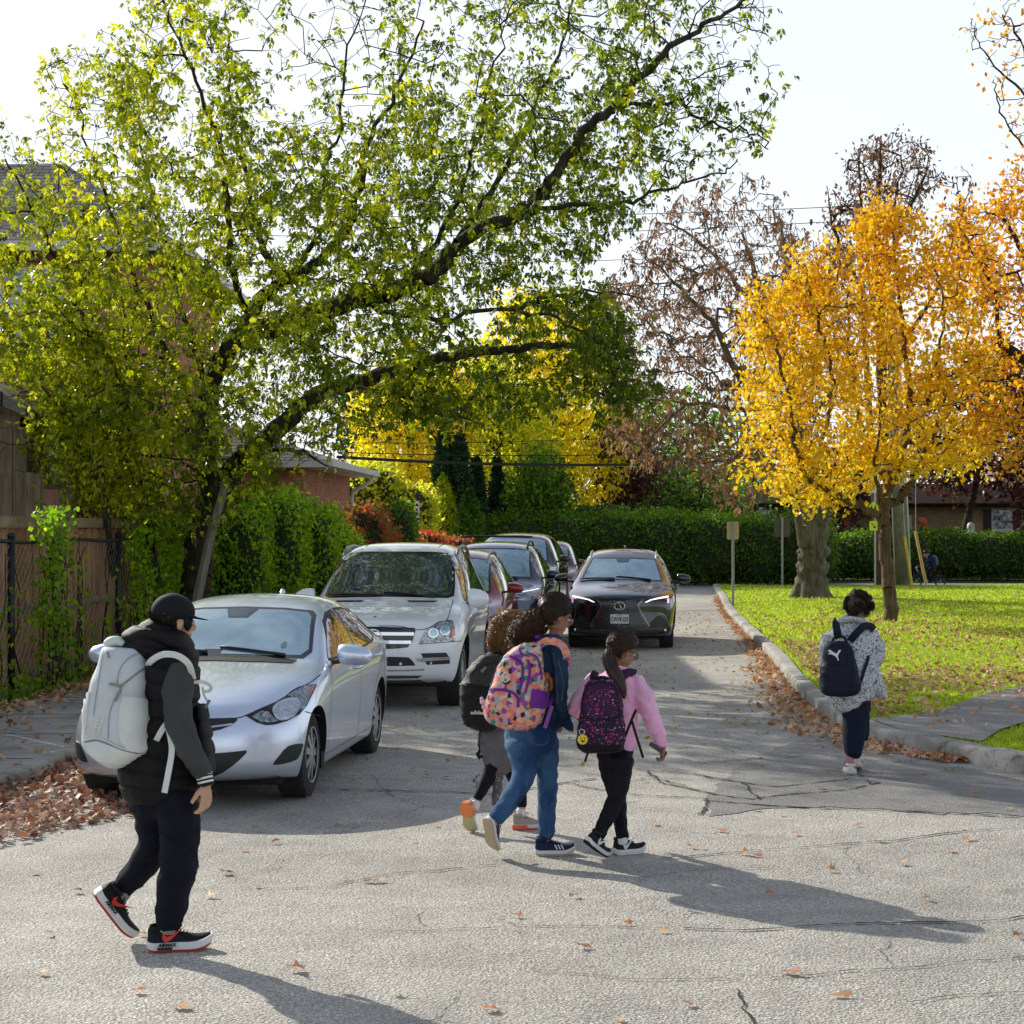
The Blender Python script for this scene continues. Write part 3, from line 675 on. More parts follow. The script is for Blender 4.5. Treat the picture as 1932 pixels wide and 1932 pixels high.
# --- golden tree on the lawn
def ell_targets(c, r, n, bottom=None):
    out = []
    while len(out) < n:
        v = RNG.normal(0,1,3); v /= np.linalg.norm(v); v *= RNG.uniform(0,1)**.42; p = np.array(c)+v*np.array(r)
        if bottom is not None and p[2] < bottom: continue
        out.append(p)
    return out
YO = 37.5
limbs = [cv([(1680,1185),(1678,1120),(1672,1050),(1670,990),(1668,960),(1680,915),(1700,860),(1716,780),(1712,700),(1700,600),(1690,500),(1680,400)], YO),
 cv([(1670,990),(1640,962,-.2),(1585,940,-.5),(1530,905,-.8),(1500,840,-1),(1490,760,-1),(1470,660,-1),(1440,600,-1)], YO),
 cv([(1668,960),(1700,935,.2),(1725,905,.3),(1740,860,.4),(1800,760,.6),(1830,680,.8)], YO),
 cv([(1530,905,-.8),(1560,800,-.6),(1570,700,-.6),(1540,600,-.6),(1520,500,-.5)], YO),
 cv([(1716,780),(1760,700,-.6),(1780,600,-.8),(1770,520,-.8)], YO), cv([(1680,915),(1640,840,.8),(1610,720,1),(1600,600,1),(1610,480,.8)], YO),
 cv([(1668,955),(1650,890,-.9),(1660,800,-1.4),(1660,700,-1.6)], YO)]
crown = [(1395,700),(1440,590),(1500,530),(1560,500),(1600,430),(1650,385),(1690,375),(1730,400),(1780,440),(1800,520),(1850,580),(1880,680),(1900,760),(1880,860),(1800,900),(1740,890),(1660,900),(1600,935),(1520,965),(1480,930),(1430,880),(1400,840),(1420,780)]
tg = sample_px(crown, 1050, YO, lambda x, y: 2.3*max(.35, 1-abs(y-720)/420))
for _ in range(34):
    x_ = random.uniform(1400,1890); y_ = max(q[1] for q in [(0,385+abs(x_-1690)*.62+random.uniform(-55,10))]); dd = random.uniform(-1.2,1.2)
    if abs(x_-1690) < 90 and random.random() < .6: continue
    for k_ in range(5): tg.append(P(x_+random.uniform(-8,8), y_+k_*22, YO+dd))
for _ in range(40): tg.append(P(random.uniform(1385,1440), random.uniform(600,900), YO+random.uniform(-1,1)))
make_tree('golden_tree', 'golden yellow leafed tree standing on the lawn behind the walker in the speckled coat', 'tree', P(1680,1185,YO), limbs, tg, M_LEAF_O, M_BARK_B,
    per_tip=15, size=(.085,.145), aspect=.34, droop=.6, spread=.13, limb_r=[(.15,.02),(.09,.02),(.10,.02),(.05,.01),(.04,.01),(.05,.01),(.05,.01)], base_r=.006, leaf_p=lambda P_: np.clip(clump(P_, 1.4, .48, 1.0)*.8+clump(P_, .5, .45, 1, 3)*.45, .04, 1), rndf=lambda P_: .55-.14*(P_[:,2]-5)/3)
# --- orange tree at the right edge
YR = 34.0
limbs = [cv([(2080,1220),(2070,1100),(2050,950),(2030,820),(2000,720),(1960,700),(1900,660),(1870,640)], YR), cv([(2030,820),(1990,600),(1940,500),(1900,420),(1860,400)], YR),
 cv([(1960,700),(1890,640,-.5),(1880,560,-.6),(1850,500,-.6),(1810,430,-.6)], YR), cv([(2030,820),(2020,560,.5),(1980,420,.5),(1950,330,.4)], YR), cv([(2000,720),(1930,705,-1),(1890,715,-1),(1850,720,-1)], YR),
 cv([(2020,560,.5),(2040,400,.3),(2030,280),(1960,200),(1900,150),(1850,90)], YR), cv([(1960,200),(1930,90),(1900,30)], YR), cv([(2030,280),(1960,300),(1910,250),(1880,190),(1875,150)], YR)]
crown = [(1780,440),(1790,370),(1860,390),(1890,320),(1950,290),(2150,280),(2200,700),(2100,950),(1930,900),(1850,860),(1820,760),(1850,700),(1870,620),(1830,560)]
tg = sample_px(crown, 760, YR, 2.4) + sample_px([(1815,40),(1870,10),(1960,-30),(2040,80),(2000,200),(1940,190),(1880,150),(1840,120)], 130, YR, .7) + sample_px([(1868,150),(1930,200),(1990,300),(1960,320),(1900,260)], 25, YR, .3)
make_tree('orange_tree', 'orange leafed tree at the right edge with bare twigs at its top', 'tree', P(2080,1220,YR), limbs, tg, M_LEAF_O2, M_BARK_D, per_tip=13, size=(.08,.14), aspect=.33, droop=.5, spread=.17,
    limb_r=[(.25,.03),(.09,.02),(.06,.012),(.08,.02),(.05,.01),(.06,.012),(.03,.008),(.03,.008)], base_r=.006, leaf_p=lambda P_: np.where(P_[:,2] > 9.0, .06, np.clip(clump(P_, 1.3, .5, .9)*.8+clump(P_,.5,.5,1,1)*.4, .05, 1)))
# --- old gnarled tree with brown seed clusters
YB = 50.0
limbs = [cv([(1530,1137),(1530,1080),(1535,1010),(1540,960),(1530,880),(1510,800),(1490,700),(1440,600),(1420,500),(1400,440)], YB),
 cv([(1522,1000),(1508,930),(1490,850),(1440,780,-1),(1400,720,-1.5),(1350,620,-2),(1300,560,-2),(1240,500,-2)], YB), cv([(1490,700),(1500,560,1),(1480,460,1),(1470,400,1)], YB),
 cv([(1440,780,-1),(1380,770,-2),(1310,760,-2.4),(1250,800,-2.4),(1220,850,-2.4)], YB), cv([(1440,600),(1360,500,1),(1300,440,1),(1250,420,1)], YB), cv([(1510,800),(1600,700,1),(1640,560,1),(1660,420,1)], YB)]
crown = [(1110,560),(1190,470),(1230,400),(1300,345),(1390,320),(1480,350),(1510,440),(1590,450),(1640,540),(1600,700),(1550,800),(1500,880),(1450,930),(1380,960),(1330,900),(1270,850),(1200,890),(1150,820),(1150,700),(1110,640)]
tg = sample_px(crown, 1250, YB, 3.6)
make_tree('seed_tree', 'tall brown seed laden tree with thick gnarled forked trunk on the lawn', 'tree', P(1530,1137,YB), limbs, tg, M_LEAF_BR, M_BARK_G, per_tip=5, comp=4, leaf_p=lambda P_: np.clip(clump(P_, 2.2, .40, .9)*.6+clump(P_,.8,.4,1,2)*.5, .02, 1)*np.where(P_[:,2]>9.5,.6,1), size=(.11,.20), aspect=.17, droop=1.3, spread=.18,
    limb_r=[(.33,.03),(.20,.02),(.08,.02),(.07,.02),(.07,.02),(.08,.02)], base_r=.009)
sd_root = bpy.data.objects['seed_tree']; b = MB(); o0 = sd_root.location; rb = random.Random(3)
P0 = [P(1530,1137,50)-o0, P(1531,1080,50)-o0, P(1536,1010,50)-o0, P(1541,960,50)-o0, P(1532,900,50)-o0]; rr0 = [.52,.38,.35,.32,.30]
b.tube(crom(P0,4), [float(np.interp(i/16,[0,.25,.5,.75,1],rr0)) for i in range(17)], 18)
P1 = [P(1522,1030,49.8)-o0, P(1512,960,49.7)-o0, P(1503,910,49.8)-o0, P(1492,860,50)-o0]; b.tube(crom(P1,4), [.24]*5+[.22]*4+[.2]*4, 14)
for _ in range(150):
    f = rb.random(); z = f*3.3; cpt = P0[0].lerp(P0[3], f); cpt.z = z; a = rb.uniform(0,6.28); r0_ = np.interp(f,[0,.3,1],[.44,.35,.31]); s_ = rb.uniform(.05,.16)
    ell(b, cpt+Vector((math.cos(a)*r0_, math.sin(a)*r0_, 0)), ((s_,0,0),(0,s_,0),(0,0,s_*rb.uniform(.7,1.5))), 8, 6)
for k in range(8):
    a = 6.28*k/8+.3; b.tube([(math.cos(a)*.28,math.sin(a)*.28,.5),(math.cos(a)*.48,math.sin(a)*.48,.14),(math.cos(a)*.78,math.sin(a)*.78,-.05)], [.18,.15,.07], 8)
me = eval_mesh(b.mesh('burls'), [('REMESH', dict(mode='VOXEL', voxel_size=.035)), ('SMOOTH', dict(factor=.4, iterations=2))]); me.polygons.foreach_set('use_smooth', [True]*len(me.polygons)); link('burls', me, M_BARK_G, sd_root)
YC = 80.0
limbs = [cv([(1690,1088),(1680,900),(1665,700),(1660,560),(1655,440),(1660,320),(1662,262)], YC), cv([(1665,700),(1640,500,1),(1625,380,1),(1620,300,1)], YC), cv([(1660,560),(1700,430,-1),(1740,340,-1),(1755,290,-1)], YC), cv([(1665,700),(1760,560),(1800,440),(1830,350)], YC), cv([(1660,600),(1600,500),(1570,420),(1560,350)], YC)]
tg = sample_px([(1590,320),(1610,270),(1650,250),(1700,245),(1760,270),(1780,330),(1740,390),(1700,450),(1640,460),(1600,400)], 330, YC, 4) + sample_px([(1780,400),(1800,310),(1840,320),(1830,420),(1790,480)], 45, YC, 2) + sample_px([(1550,420),(1570,350),(1640,430),(1640,520),(1560,500)], 90, YC, 3)
make_tree('bare_tree', 'tall nearly bare tree rising far behind the golden tree', 'tree', P(1690,1088,YC), limbs, tg, M_LEAF_BR, M_BARK_D, per_tip=3, size=(.15,.3), aspect=.2, droop=1, spread=.2, limb_r=[(.4,.012),(.15,.012),(.15,.012),(.12,.012),(.12,.012)], base_r=.016, step=.7)
# --- background trees
def far_tree(name, label, trunk_px, crown, Y, dy, n, m, per, size, bark=M_BARK_D, cat='tree', group=None, asp=.3, droop=.4, spread=.3, lr0=.25, step=.6, rndf=None):
    x0, y0 = trunk_px; ys = [p[1] for p in crown]; xs = [p[0] for p in crown]; cx_ = sum(xs)/len(xs); top = min(ys); bot = max(ys)
    L = [cv([(x0,y0),(x0*.7+cx_*.3,(y0*2+bot)/3),(cx_,(bot+top)/2+20),(cx_,top*.8+bot*.2)], Y)]
    for k in range(5):
        a = random.uniform(.2,.8); L.append(cv([(cx_,bot*.6+top*.4),(cx_+(random.choice(xs)-cx_)*.4,bot*(.7-a*.4)+top*(.3+a*.4),random.uniform(-1,1)*dy*.4),(cx_+(random.choice(xs)-cx_)*.75,bot*(.5-a*.4)+top*(.5+a*.4),random.uniform(-1,1)*dy*.7)], Y))
    return make_tree(name, label, cat, P(x0,y0,Y), L, sample_px(crown, n, Y, dy), m, bark, int(per*1.5), size, asp, droop, spread, group, [(lr0,.04)]+[(.07,.02)]*5, .012, lambda P_: np.clip(clump(P_, 2.0, .5, .9)*.7+clump(P_,.9,.5,1,2)*.4, .06, 1), rndf, step)
far_tree('locust_tree', 'bright yellow locust tree behind the hedge left of the lane end', (1050,1090), [(940,580),(1000,540),(1080,560),(1130,640),(1170,730),(1190,840),(1175,900),(1120,975),(1080,960),(1050,900),(960,880),(900,800),(900,680)], 76, 2.2, 560, M_LEAF_Y, 12, (.16,.30), droop=1.0, spread=.34)
far_tree('yellow_tree', 'yellow tree behind the brick garage', (740,1080), [(660,760),(720,690),(800,660),(880,680),(900,780),(880,900),(820,960),(740,970),(690,930),(670,860)], 70, 2.0, 480, M_LEAF_Y, 12, (.15,.27), spread=.3)
far_tree('yellow_green_tree', 'yellow green tree between the two yellow trees', (930,1090), [(830,760),(880,690),(960,680),(1020,740),(1060,830),(1040,930),(960,960),(880,940),(830,860)], 72, 2.0, 440, M_LEAF_YG, 12, (.15,.27), spread=.3)
far_tree('green_tree', 'mid green tree behind the hedge beside the dark spruce', (1000,1095), [(965,900),(1000,855),(1050,860),(1080,905),(1085,960),(1040,1000),(970,1000),(955,950)], 69, 2.5, 300, M_LEAF_MG, 13, (.13,.24), spread=.28)
far_tree('burgundy_tree', 'dark burgundy leafed tree behind the hedge near the lane end', (1180,1095), [(1130,820),(1170,800),(1220,830),(1250,900),(1230,980),(1150,985),(1120,930)], 78, 3, 320, M_LEAF_DR, 13, (.15,.28), spread=.3)
far_tree('apple_tree', 'small dark green fruit tree in front of the bungalow windows', (1300,1095), [(1200,950),(1240,900),(1320,880),(1400,900),(1440,960),(1420,1005),(1330,1010),(1230,1000)], 77, 3, 320, M_LEAF_MG, 9, (.13,.24), spread=.3)
far_tree('plum_tree', 'dark purple leafed tree before the bungalow at the far right', (1960,1100), [(1915,900),(1930,840),(1970,800),(2050,790),(2080,900),(2060,1000),(1990,1015),(1935,1005),(1920,960)], 76, 3, 330, M_LEAF_DR, 11, (.15,.28), spread=.3)
far_tree('shade_tree', 'dark tree crown behind the golden tree', (1790,1095), [(1700,760),(1760,700),(1900,640),(2050,700),(2060,850),(1900,930),(1800,930),(1720,900)], 80, 4, 420, M_LEAF_DR, 12, (.2,.34), spread=.35)
far_tree('purple_tree', 'dark purple tree behind the gnarled trunk', (1590,1095), [(1500,880),(1560,840),(1640,850),(1660,930),(1600,990),(1520,980)], 79, 2.5, 220, M_LEAF_DR, 11, (.15,.28), spread=.3)
far_tree('distant_tree', 'distant green tree rising over the roofs behind the hedge', (1260,1050), [(1130,800),(1200,760),(1290,740),(1400,780),(1480,860),(1480,960),(1150,960)], 120, 7, 420, M_LEAF_MG, 9, (.3,.5), spread=.6, step=1.2)
far_tree('distant_tree', 'distant dark tree behind the yellow trees', (850,1050), [(640,800),(760,720),(1000,640),(1100,760),(1130,960),(650,960)], 125, 8, 520, M_LEAF_DG, 10, (.35,.6), spread=.7, step=1.2)
# conifers
def conifer(name, label, base_px, top_y, w_px, Y, m=M_LEAF_DG, shape=.5, n=6000, size=(.12,.25), group=None):
    b0 = P(base_px[0], base_px[1], Y); H = P(0, top_y, Y).z-b0.z; W = w_px/FPX*Y/2
    root = thing(name, label, 'tree', b0, 0, group); tb = MB(); tb.tube([(0,0,0),(0,0,H*.97)], [W*.12,.01], 8); tb.build('trunk', M_BARK_D, root, True)
    h = RNG.uniform(0,1,n)**.85; prof = np.sin(np.pi*np.clip(h*.92+.10,0,1)**(.75))**shape if shape < 1 else (1-h)
    a = RNG.uniform(0,2*np.pi,n); lump = 1+.18*np.sin(a*5+h*23)+.12*np.sin(a*9-h*41); r = W*prof*lump*RNG.uniform(.35,1,n)**.4
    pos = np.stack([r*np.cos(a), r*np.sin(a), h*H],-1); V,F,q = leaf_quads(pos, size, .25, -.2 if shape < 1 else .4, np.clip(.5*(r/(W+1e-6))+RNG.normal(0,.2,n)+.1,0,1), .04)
    np_mesh('crown', V, F, q, mats=m, parent=root); return root
conifer('cedar_tree', 'tall narrow dark cedar, left one of the pair behind the garage', (836,1080), 812, 42, 66)
conifer('cedar_tree', 'narrow dark cedar, right one of the pair behind the garage', (868,1080), 822, 40, 66)
conifer('cedar_tree', 'shorter narrow dark cedar between the pair and the blue green spruce', (899,1080), 868, 34, 67)
conifer('spruce_tree', 'broad blue green spruce beside the narrow cedars', (938,1085), 868, 80, 68, shape=1, n=7000)
conifer('cedar_shrub', 'light green cedar shrub in front of the narrow cedars', (885,1085), 925, 60, 64.5, M_LEAF_MG, .7, 5000, (.08,.16))
conifer('cedar_shrub', 'loose yellow green shrub beside the street name post', (835,1085), 900, 66, 65.5, M_LEAF_YG, .6, 4500, (.09,.18))
# hedges and bushes: a dark twiggy core with leaves through the outer layer
def bush(name, label, cat, boxes, m, n, size=(.06,.12), group=None, rough=.16, asp=.3, droop=.1, core=True, rndf=None):
    """boxes: list of (centre, half size) superellipsoid lumps in world space"""
    c0 = Vector(boxes[0][0]); root = thing(name, label, cat, (c0.x, c0.y, 0), 0, group); pos = []; nn_ = []
    vol = [b_[1][0]*b_[1][2]+b_[1][1]*b_[1][2]+b_[1][0]*b_[1][1] for b_ in boxes]; tot = sum(vol); cb = MB()
    for (c, h), v in zip(boxes, vol):
        k = int(n*v/tot); q = RNG.normal(0,1,(k,3)); q /= np.abs(q**4).sum(1)[:,None]**.25
        ph = q[:,0]*3.1*h[0]+q[:,2]*2.3*h[2]+q[:,1]*2*h[1]
        lump = 1+rough*.5*np.sin(ph*2.1)+rough*.5*np.sin(ph*4.7+1)+RNG.normal(0,rough*.35,k); r = lump*(1-RNG.uniform(0,.22,k)**1.0)
        p = q*np.array(h)*r[:,None]+np.array(c); keep = p[:,2] > .0; pos.append(p[keep])
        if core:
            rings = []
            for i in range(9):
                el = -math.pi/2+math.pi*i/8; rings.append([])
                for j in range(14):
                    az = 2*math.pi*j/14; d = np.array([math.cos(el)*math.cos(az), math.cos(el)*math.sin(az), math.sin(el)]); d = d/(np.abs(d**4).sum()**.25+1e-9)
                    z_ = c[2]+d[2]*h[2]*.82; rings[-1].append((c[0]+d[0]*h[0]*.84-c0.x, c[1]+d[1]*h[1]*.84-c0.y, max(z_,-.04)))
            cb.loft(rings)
    pos = np.concatenate(pos)-np.array([c0.x,c0.y,0]); V,F,q = leaf_quads(pos, size, asp, droop, None if rndf is None else np.clip(rndf(pos)+RNG.normal(0,.2,len(pos)),0,1))
    np_mesh('foliage', V, F, q, mats=m, parent=root)
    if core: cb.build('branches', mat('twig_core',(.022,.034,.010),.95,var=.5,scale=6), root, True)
    return root
def hedge_row(name, label, x0, x1, Y, dep, h, m, n, size, wob=.12, y1=None):
    bx = []; k = max(2, int(abs(x1-x0)/1.6)); 
    for i in range(k):
        f = (i+.5)/k; hh = h*(1+random.uniform(-wob,wob)*.5); yy = Y+((y1-Y)*f if y1 else 0)
        bx.append(((x0+(x1-x0)*f, yy, hh/2),(abs(x1-x0)/k*.68, dep/2*random.uniform(.9,1.1), hh/2)))
    return bush(name, label, 'hedge', bx, m, n, size, rough=.17, rndf=lambda p: .42+.16*np.sin(p[:,0]*1.3+np.sin(p[:,2]*2.1)*1.5)*np.sin(p[:,2]*2.6+p[:,0]*.7)+.16*(p[:,2]-1.2))  # leaf colour lightened towards the top, imitating light on the hedge
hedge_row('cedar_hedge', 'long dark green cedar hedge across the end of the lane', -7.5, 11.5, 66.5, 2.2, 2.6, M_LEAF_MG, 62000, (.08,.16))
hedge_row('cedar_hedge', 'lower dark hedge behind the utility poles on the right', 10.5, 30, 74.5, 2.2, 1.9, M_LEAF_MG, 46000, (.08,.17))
# bushes left of the lane along the fence (creeper mounds)
def Bx(px, py, Y, w, h, d): # centre from the picture, half sizes from px
    c = P(px, py, Y); return ((c.x,c.y,c.z),(w/FPX*Y/2, d, h/FPX*Y/2))
def vr(Y): return fence_line(Y)+.12
bush('vine_mound', 'big bright green creeper mound over the fence behind the silver sedan', 'bush', [Bx(455,1050,30.5,110,210,.8),Bx(520,1030,32,120,210,.9),Bx(585,1045,33.5,110,190,.9),Bx(470,975,31,80,100,.7),Bx(540,1000,33,90,60,.7),Bx(620,1035,35,90,100,.8),Bx(645,1075,36,80,150,.8)], M_LEAF_VINE, 34000, (.05,.11), rough=.22, droop=.6)
bush('red_creeper', 'red and orange creeper bush in front of the garage', 'bush', [Bx(690,1010,39,85,110,.8),Bx(660,1050,38,60,100,.7),Bx(725,1050,41,60,110,.8)], M_LEAF_RED, 8500, (.07,.13), rough=.25, droop=.5)
bush('green_bush', 'dark green bush right of the red creeper', 'bush', [Bx(750,1010,45,70,120,.9),Bx(765,1060,46,60,90,.8)], M_LEAF_MG, 5000, (.08,.14), rough=.22)
bush('pink_bush', 'low bush with pink red leaves below the street name post', 'bush', [Bx(805,1030,52,70,50,.8),Bx(860,1035,53,60,40,.7)], M_LEAF_RED, 3500, (.08,.14), rough=.25, rndf=lambda p: p[:,0]*0+.75)
bush('shrub', 'leafy yellow green shrubs behind the red creeper', 'bush', [Bx(700,930,60,110,110,1.5),Bx(770,960,60,110,90,1.5)], M_LEAF_YG, 6000, (.10,.2), rough=.25)
bush('garden_shrub', 'dark shrub behind the hedge below the locust tree', 'bush', [Bx(1120,985,72,160,60,1.5),Bx(1000,990,70,160,60,1.5)], M_LEAF_DG, 6000, (.10,.2), rough=.25)
# ------------------------------------------------------------------ buildings, fences, poles, signs
def brick_mat(name, c1, c2, mortar, sc=1.0):
    m, t, o = new_mat(name); c = t.coord('Object')
    sp = t.new('ShaderNodeSeparateXYZ'); t.l.new(c, sp.inputs[0])
    cb = t.new('ShaderNodeCombineXYZ'); t.l.new(t.math('ADD', sp.outputs[0], sp.outputs[1]), cb.inputs[0]); t.l.new(sp.outputs[2], cb.inputs[1])
    b = t.new('ShaderNodeTexBrick'); b.inputs['Scale'].default_value = 1; b.inputs['Brick Width'].default_value = .24*sc; b.inputs['Row Height'].default_value = .08*sc
    b.inputs['Mortar Size'].default_value = .007*sc; b.inputs['Color1'].default_value = (*c1,1); b.inputs['Color2'].default_value = (*c2,1); b.inputs['Mortar'].default_value = (*mortar,1)
    t.l.new(cb.outputs[0], b.inputs['Vector'])
    base = t.mix(.6, b.outputs[0], t.ramp(t.noise(2.5,5,.7,c), [(.35,.6),(.65,1.3)]), 'MULTIPLY')
    principled(t, o, base, .85, 0, .25, normal=t.bump(b.outputs['Fac'], -.6, .008)); return m
M_BRICK = brick_mat('red_brick', (.62,.25,.16), (.46,.17,.11), (.26,.22,.19))
M_BRICK_Y = brick_mat('yellow_brick', (.46,.33,.17), (.38,.27,.14), (.34,.29,.2), 1.1)
M_BRICK_P = brick_mat('pale_brick', (.42,.27,.2), (.36,.22,.17), (.4,.36,.32), 1.1)
def shingle_mat():
    m, t, o = new_mat('roof_shingles'); c = t.coord('Object')
    b = t.new('ShaderNodeTexBrick'); b.inputs['Scale'].default_value = 1; b.inputs['Brick Width'].default_value = .35; b.inputs['Row Height'].default_value = .17
    b.inputs['Mortar Size'].default_value = .018; b.inputs['Color1'].default_value = (.26,.24,.21,1); b.inputs['Color2'].default_value = (.16,.15,.14,1); b.inputs['Mortar'].default_value = (.03,.03,.03,1)
    t.l.new(t.mapping(c,(1,1,1.0),(R(0),0,0)), b.inputs['Vector'])
    principled(t, o, t.mix(.6, b.outputs[0], t.ramp(t.noise(5,4,.6,c),[(.3,.7),(.7,1.3)]), 'MULTIPLY'), .9, 0, .2, normal=t.bump(b.outputs['Fac'], -.5, .02)); return m
M_SHING = shingle_mat()
def wood_mat(name, lo, hi, axis='z'):
    m, t, o = new_mat(name); c = t.coord(); s_ = {'z':(14,14,1.1),'x':(1.1,14,14),'y':(14,1.1,14)}[axis]
    f = t.noise(1.5, 8, .7, t.mapping(c, s_), .6); b = t.ramp(f, [(.3, lo), (.68, hi)])
    b = t.mix(.6, b, t.ramp(t.noise(1.7,5,.65,c), [(.35,(.5,.48,.44)),(.65,(1.2,1.2,1.2))]), 'MULTIPLY')
    principled(t, o, b, .85, 0, .25, normal=t.bump(f, .5, .01)); return m
M_WOOD = wood_mat('fence_boards', (.26,.12,.055), (.64,.36,.19)); M_WOODG = wood_mat('grey_weathered_boards', (.11,.085,.055), (.28,.225,.15))
M_RAIL = wood_mat('rail_timber', (.22,.15,.09), (.42,.31,.2), 'y'); M_POST = wood_mat('reddish_post', (.14,.06,.035),(.27,.13,.08))
M_POLE = wood_mat('pole_timber', (.13,.115,.09), (.33,.30,.24)); M_POLEB = wood_mat('brown_pole_timber', (.16,.09,.055), (.34,.21,.13))
M_WHITE = mat('white_trim', (.72,.72,.70), .5, var=.06, scale=3); M_BLACKM = mat('black_metal', (.018,.018,.02), .45, .3, var=.2)
M_GALV = mat('galvanised_steel', (.36,.38,.40), .42, .75, var=.25, scale=12); M_WIRE = mat('fence_wire', (.42,.43,.43), .45, .6)
def glass_mat(name, tint, rough=.03, mix=.5, inner=(.02,.03,.035)):
    m, t, o = new_mat(name); c = t.coord()
    base = t.ramp(t.noise(1.3, 3, .5, c), [(.35, tuple(x*.5 for x in inner)), (.65, inner)])
    principled(t, o, base, rough, 0, 1.0, coat=1.0, coat_rough=.01); return m
M_GLASS = glass_mat('window_glass', None, inner=(.05,.08,.10)); M_GLASSB = glass_mat('curtained_glass', None, .08, inner=(.16,.21,.22)); M_PALEW = mat('pale_blue_pane', (.35,.48,.60), .3, var=.2, scale=3, spec=.8)  # the brick house panes are plain pale blue
def window(parent, x0, x1, z0, z1, y, glass=M_GLASS, frame=.06, mull=True, m=M_WHITE):
    """window in a wall facing -Y, at wall plane y (parent space)"""
    b = MB(); b.box((x0-frame,y-.05,z0-frame),(x0,y+.02,z1+frame)); b.box((x1,y-.05,z0-frame),(x1+frame,y+.02,z1+frame)); b.box((x0,y-.05,z0-frame),(x1,y+.02,z0)); b.box((x0,y-.05,z1),(x1,y+.02,z1+frame))
    b.box((x0-frame-.04,y-.10,z0-frame-.05),(x1+frame+.04,y+.01,z0-frame-.002))
    if mull: b.box(((x0+x1)/2-.02,y-.045,z0),((x0+x1)/2+.02,y+.01,z1))
    w_ = b.build('window', m, parent); g_ = MB(); g_.box((x0,y-.022,z0),(x1,y-.012,z1)); g_.build('pane', glass, w_); return w_
# two storey brick house, left
O = P(150, 1100, 36); O.z = 0; hs = thing('brick_house', 'two storey red brick house behind the big green maple', 'house', O)
x1 = P(300,0,34).x-O.x; x0 = -14
b = MB(); b.box((x0,-2,-.1),(x1,5,7.35)); b.build('wall', M_BRICK, hs)
b = MB(); b.add([(x0-.5,-2.5,7.3),(x1+.45,-2.5,7.3),(x1-2.6,1.5,9.55),(x0+2,1.5,9.55),(x0-.5,5.5,7.3),(x1+.45,5.5,7.3)], [(0,1,2,3),(1,5,2),(5,4,3,2),(4,0,3)]); b.add([(x0-.5,-2.5,7.16),(x1+.45,-2.5,7.16),(x1+.45,5.5,7.16),(x0-.5,5.5,7.16)],[(0,1,2,3)]); b.build('roof', M_SHING, hs)
b = MB(); b.box((x0-.5,-2.62,7.14),(x1+.5,-2.5,7.32)); b.box((x1+.45,-2.5,7.14),(x1+.57,5.5,7.32)); b.build('gutter', M_WHITE, hs)
for (a,c_,z0,z1) in [(5,118,5.60,6.85),(-150,-60,5.6,6.85),(20,110,2.9,4.2)]:
    window(hs, P(a,0,34).x-O.x, P(c_,0,34).x-O.x, z0, z1, -2.0, M_PALEW)
# garage with white eaves
O = Vector((-4.7, 41, 0)); ga = thing('brick_garage', 'low red brick garage with white eaves and downspout', 'garage', O, R(-3.4))
b = MB(); b.box((-6,0,-.1),(0,7,3.42)); b.build('wall', M_BRICK, ga)
b = MB(); b.add([(-6.6,-.5,3.55),(.62,-.5,3.55),(.62,7.4,3.55),(-6.6,7.4,3.55),(-3,2.2,4.75),(-3,4.8,4.75)], [(0,1,4),(1,2,5,4),(2,3,5),(3,0,4,5)]); b.build('roof', M_SHING, ga)
b = MB(); b.box((-6.6,-.5,3.40),(.62,7.4,3.545)); b.box((.62,-.52,3.42),(.74,7.42,3.56)); b.build('fascia', M_WHITE, ga)
b = MB(); b.tube([(.68,6.7,3.42),(.60,6.7,3.28),(.12,6.8,3.0),(.08,6.85,2.8),(.08,6.85,.2)], .055, 8); b.build('downspout', M_WHITE, ga, True)
# garden shed and screens behind the wood fence
O = P(20, 1200, 25.6); O.z = 0; sh = thing('garden_shed', 'grey board garden shed with sloping shingled roof at the left edge', 'shed', O)
x1 = P(52,0,25.6).x-O.x; b = MB(); k = 0
x = x1-2.8
while x < x1-.02: b.box((x,-.02-.006*(k%2),0),(x+.19,.03,3.62)); x += .20; k += 1
b.box((x1-.09,-.045,0),(x1,1.2,3.58)); b.build('wall', M_WOODG, sh)
xr = P(68,0,25.4).x-O.x
rf_ = [(xr-3.2,5.2),(xr-.5,3.97),(xr,3.64),(xr,3.55),(xr-.5,3.75),(xr-3.2,4.95)]; b = MB(); b.loft([[(x,y,z) for x,z in rf_] for y in (-.45,1.8)]); b.build('roof', M_SHING, sh)
b = MB(); gb = [(x1-2.8,3.45),(x1-.005,3.45),(x1-.005,3.60),(xr-.5,3.80),(x1-2.8,4.85)]; b.loft([[(x,y,z) for x,z in gb] for y in (-.045,-.025)]); b.build('gable', M_WOODG, sh)
O = P(82, 1200, 25.2); O.z = 0; sc_ = thing('board_screen', 'low dark board screen beside the garden shed', 'screen', O); b = MB()
for i in range(6): b.box((-.25+i*.11,-.01-.005*(i%2),0),(-.25+i*.11+.105,.02,2.80-.02*i))
b.build('boards', M_WOODG, sc_)
O = P(232, 1200, 29); O.z = 0; sc_ = thing('board_screen', 'tall reddish board screen half hidden by the maple leaves behind the fence', 'screen', O); b = MB()
for i in range(11): b.box((-.75+i*.13,-.01-.006*(i%2),0),(-.75+i*.13+.12,.02,2.95+.02*math.sin(i)))
b.build('boards', wood_mat('red_brown_boards',(.06,.025,.016),(.14,.06,.035)), sc_)
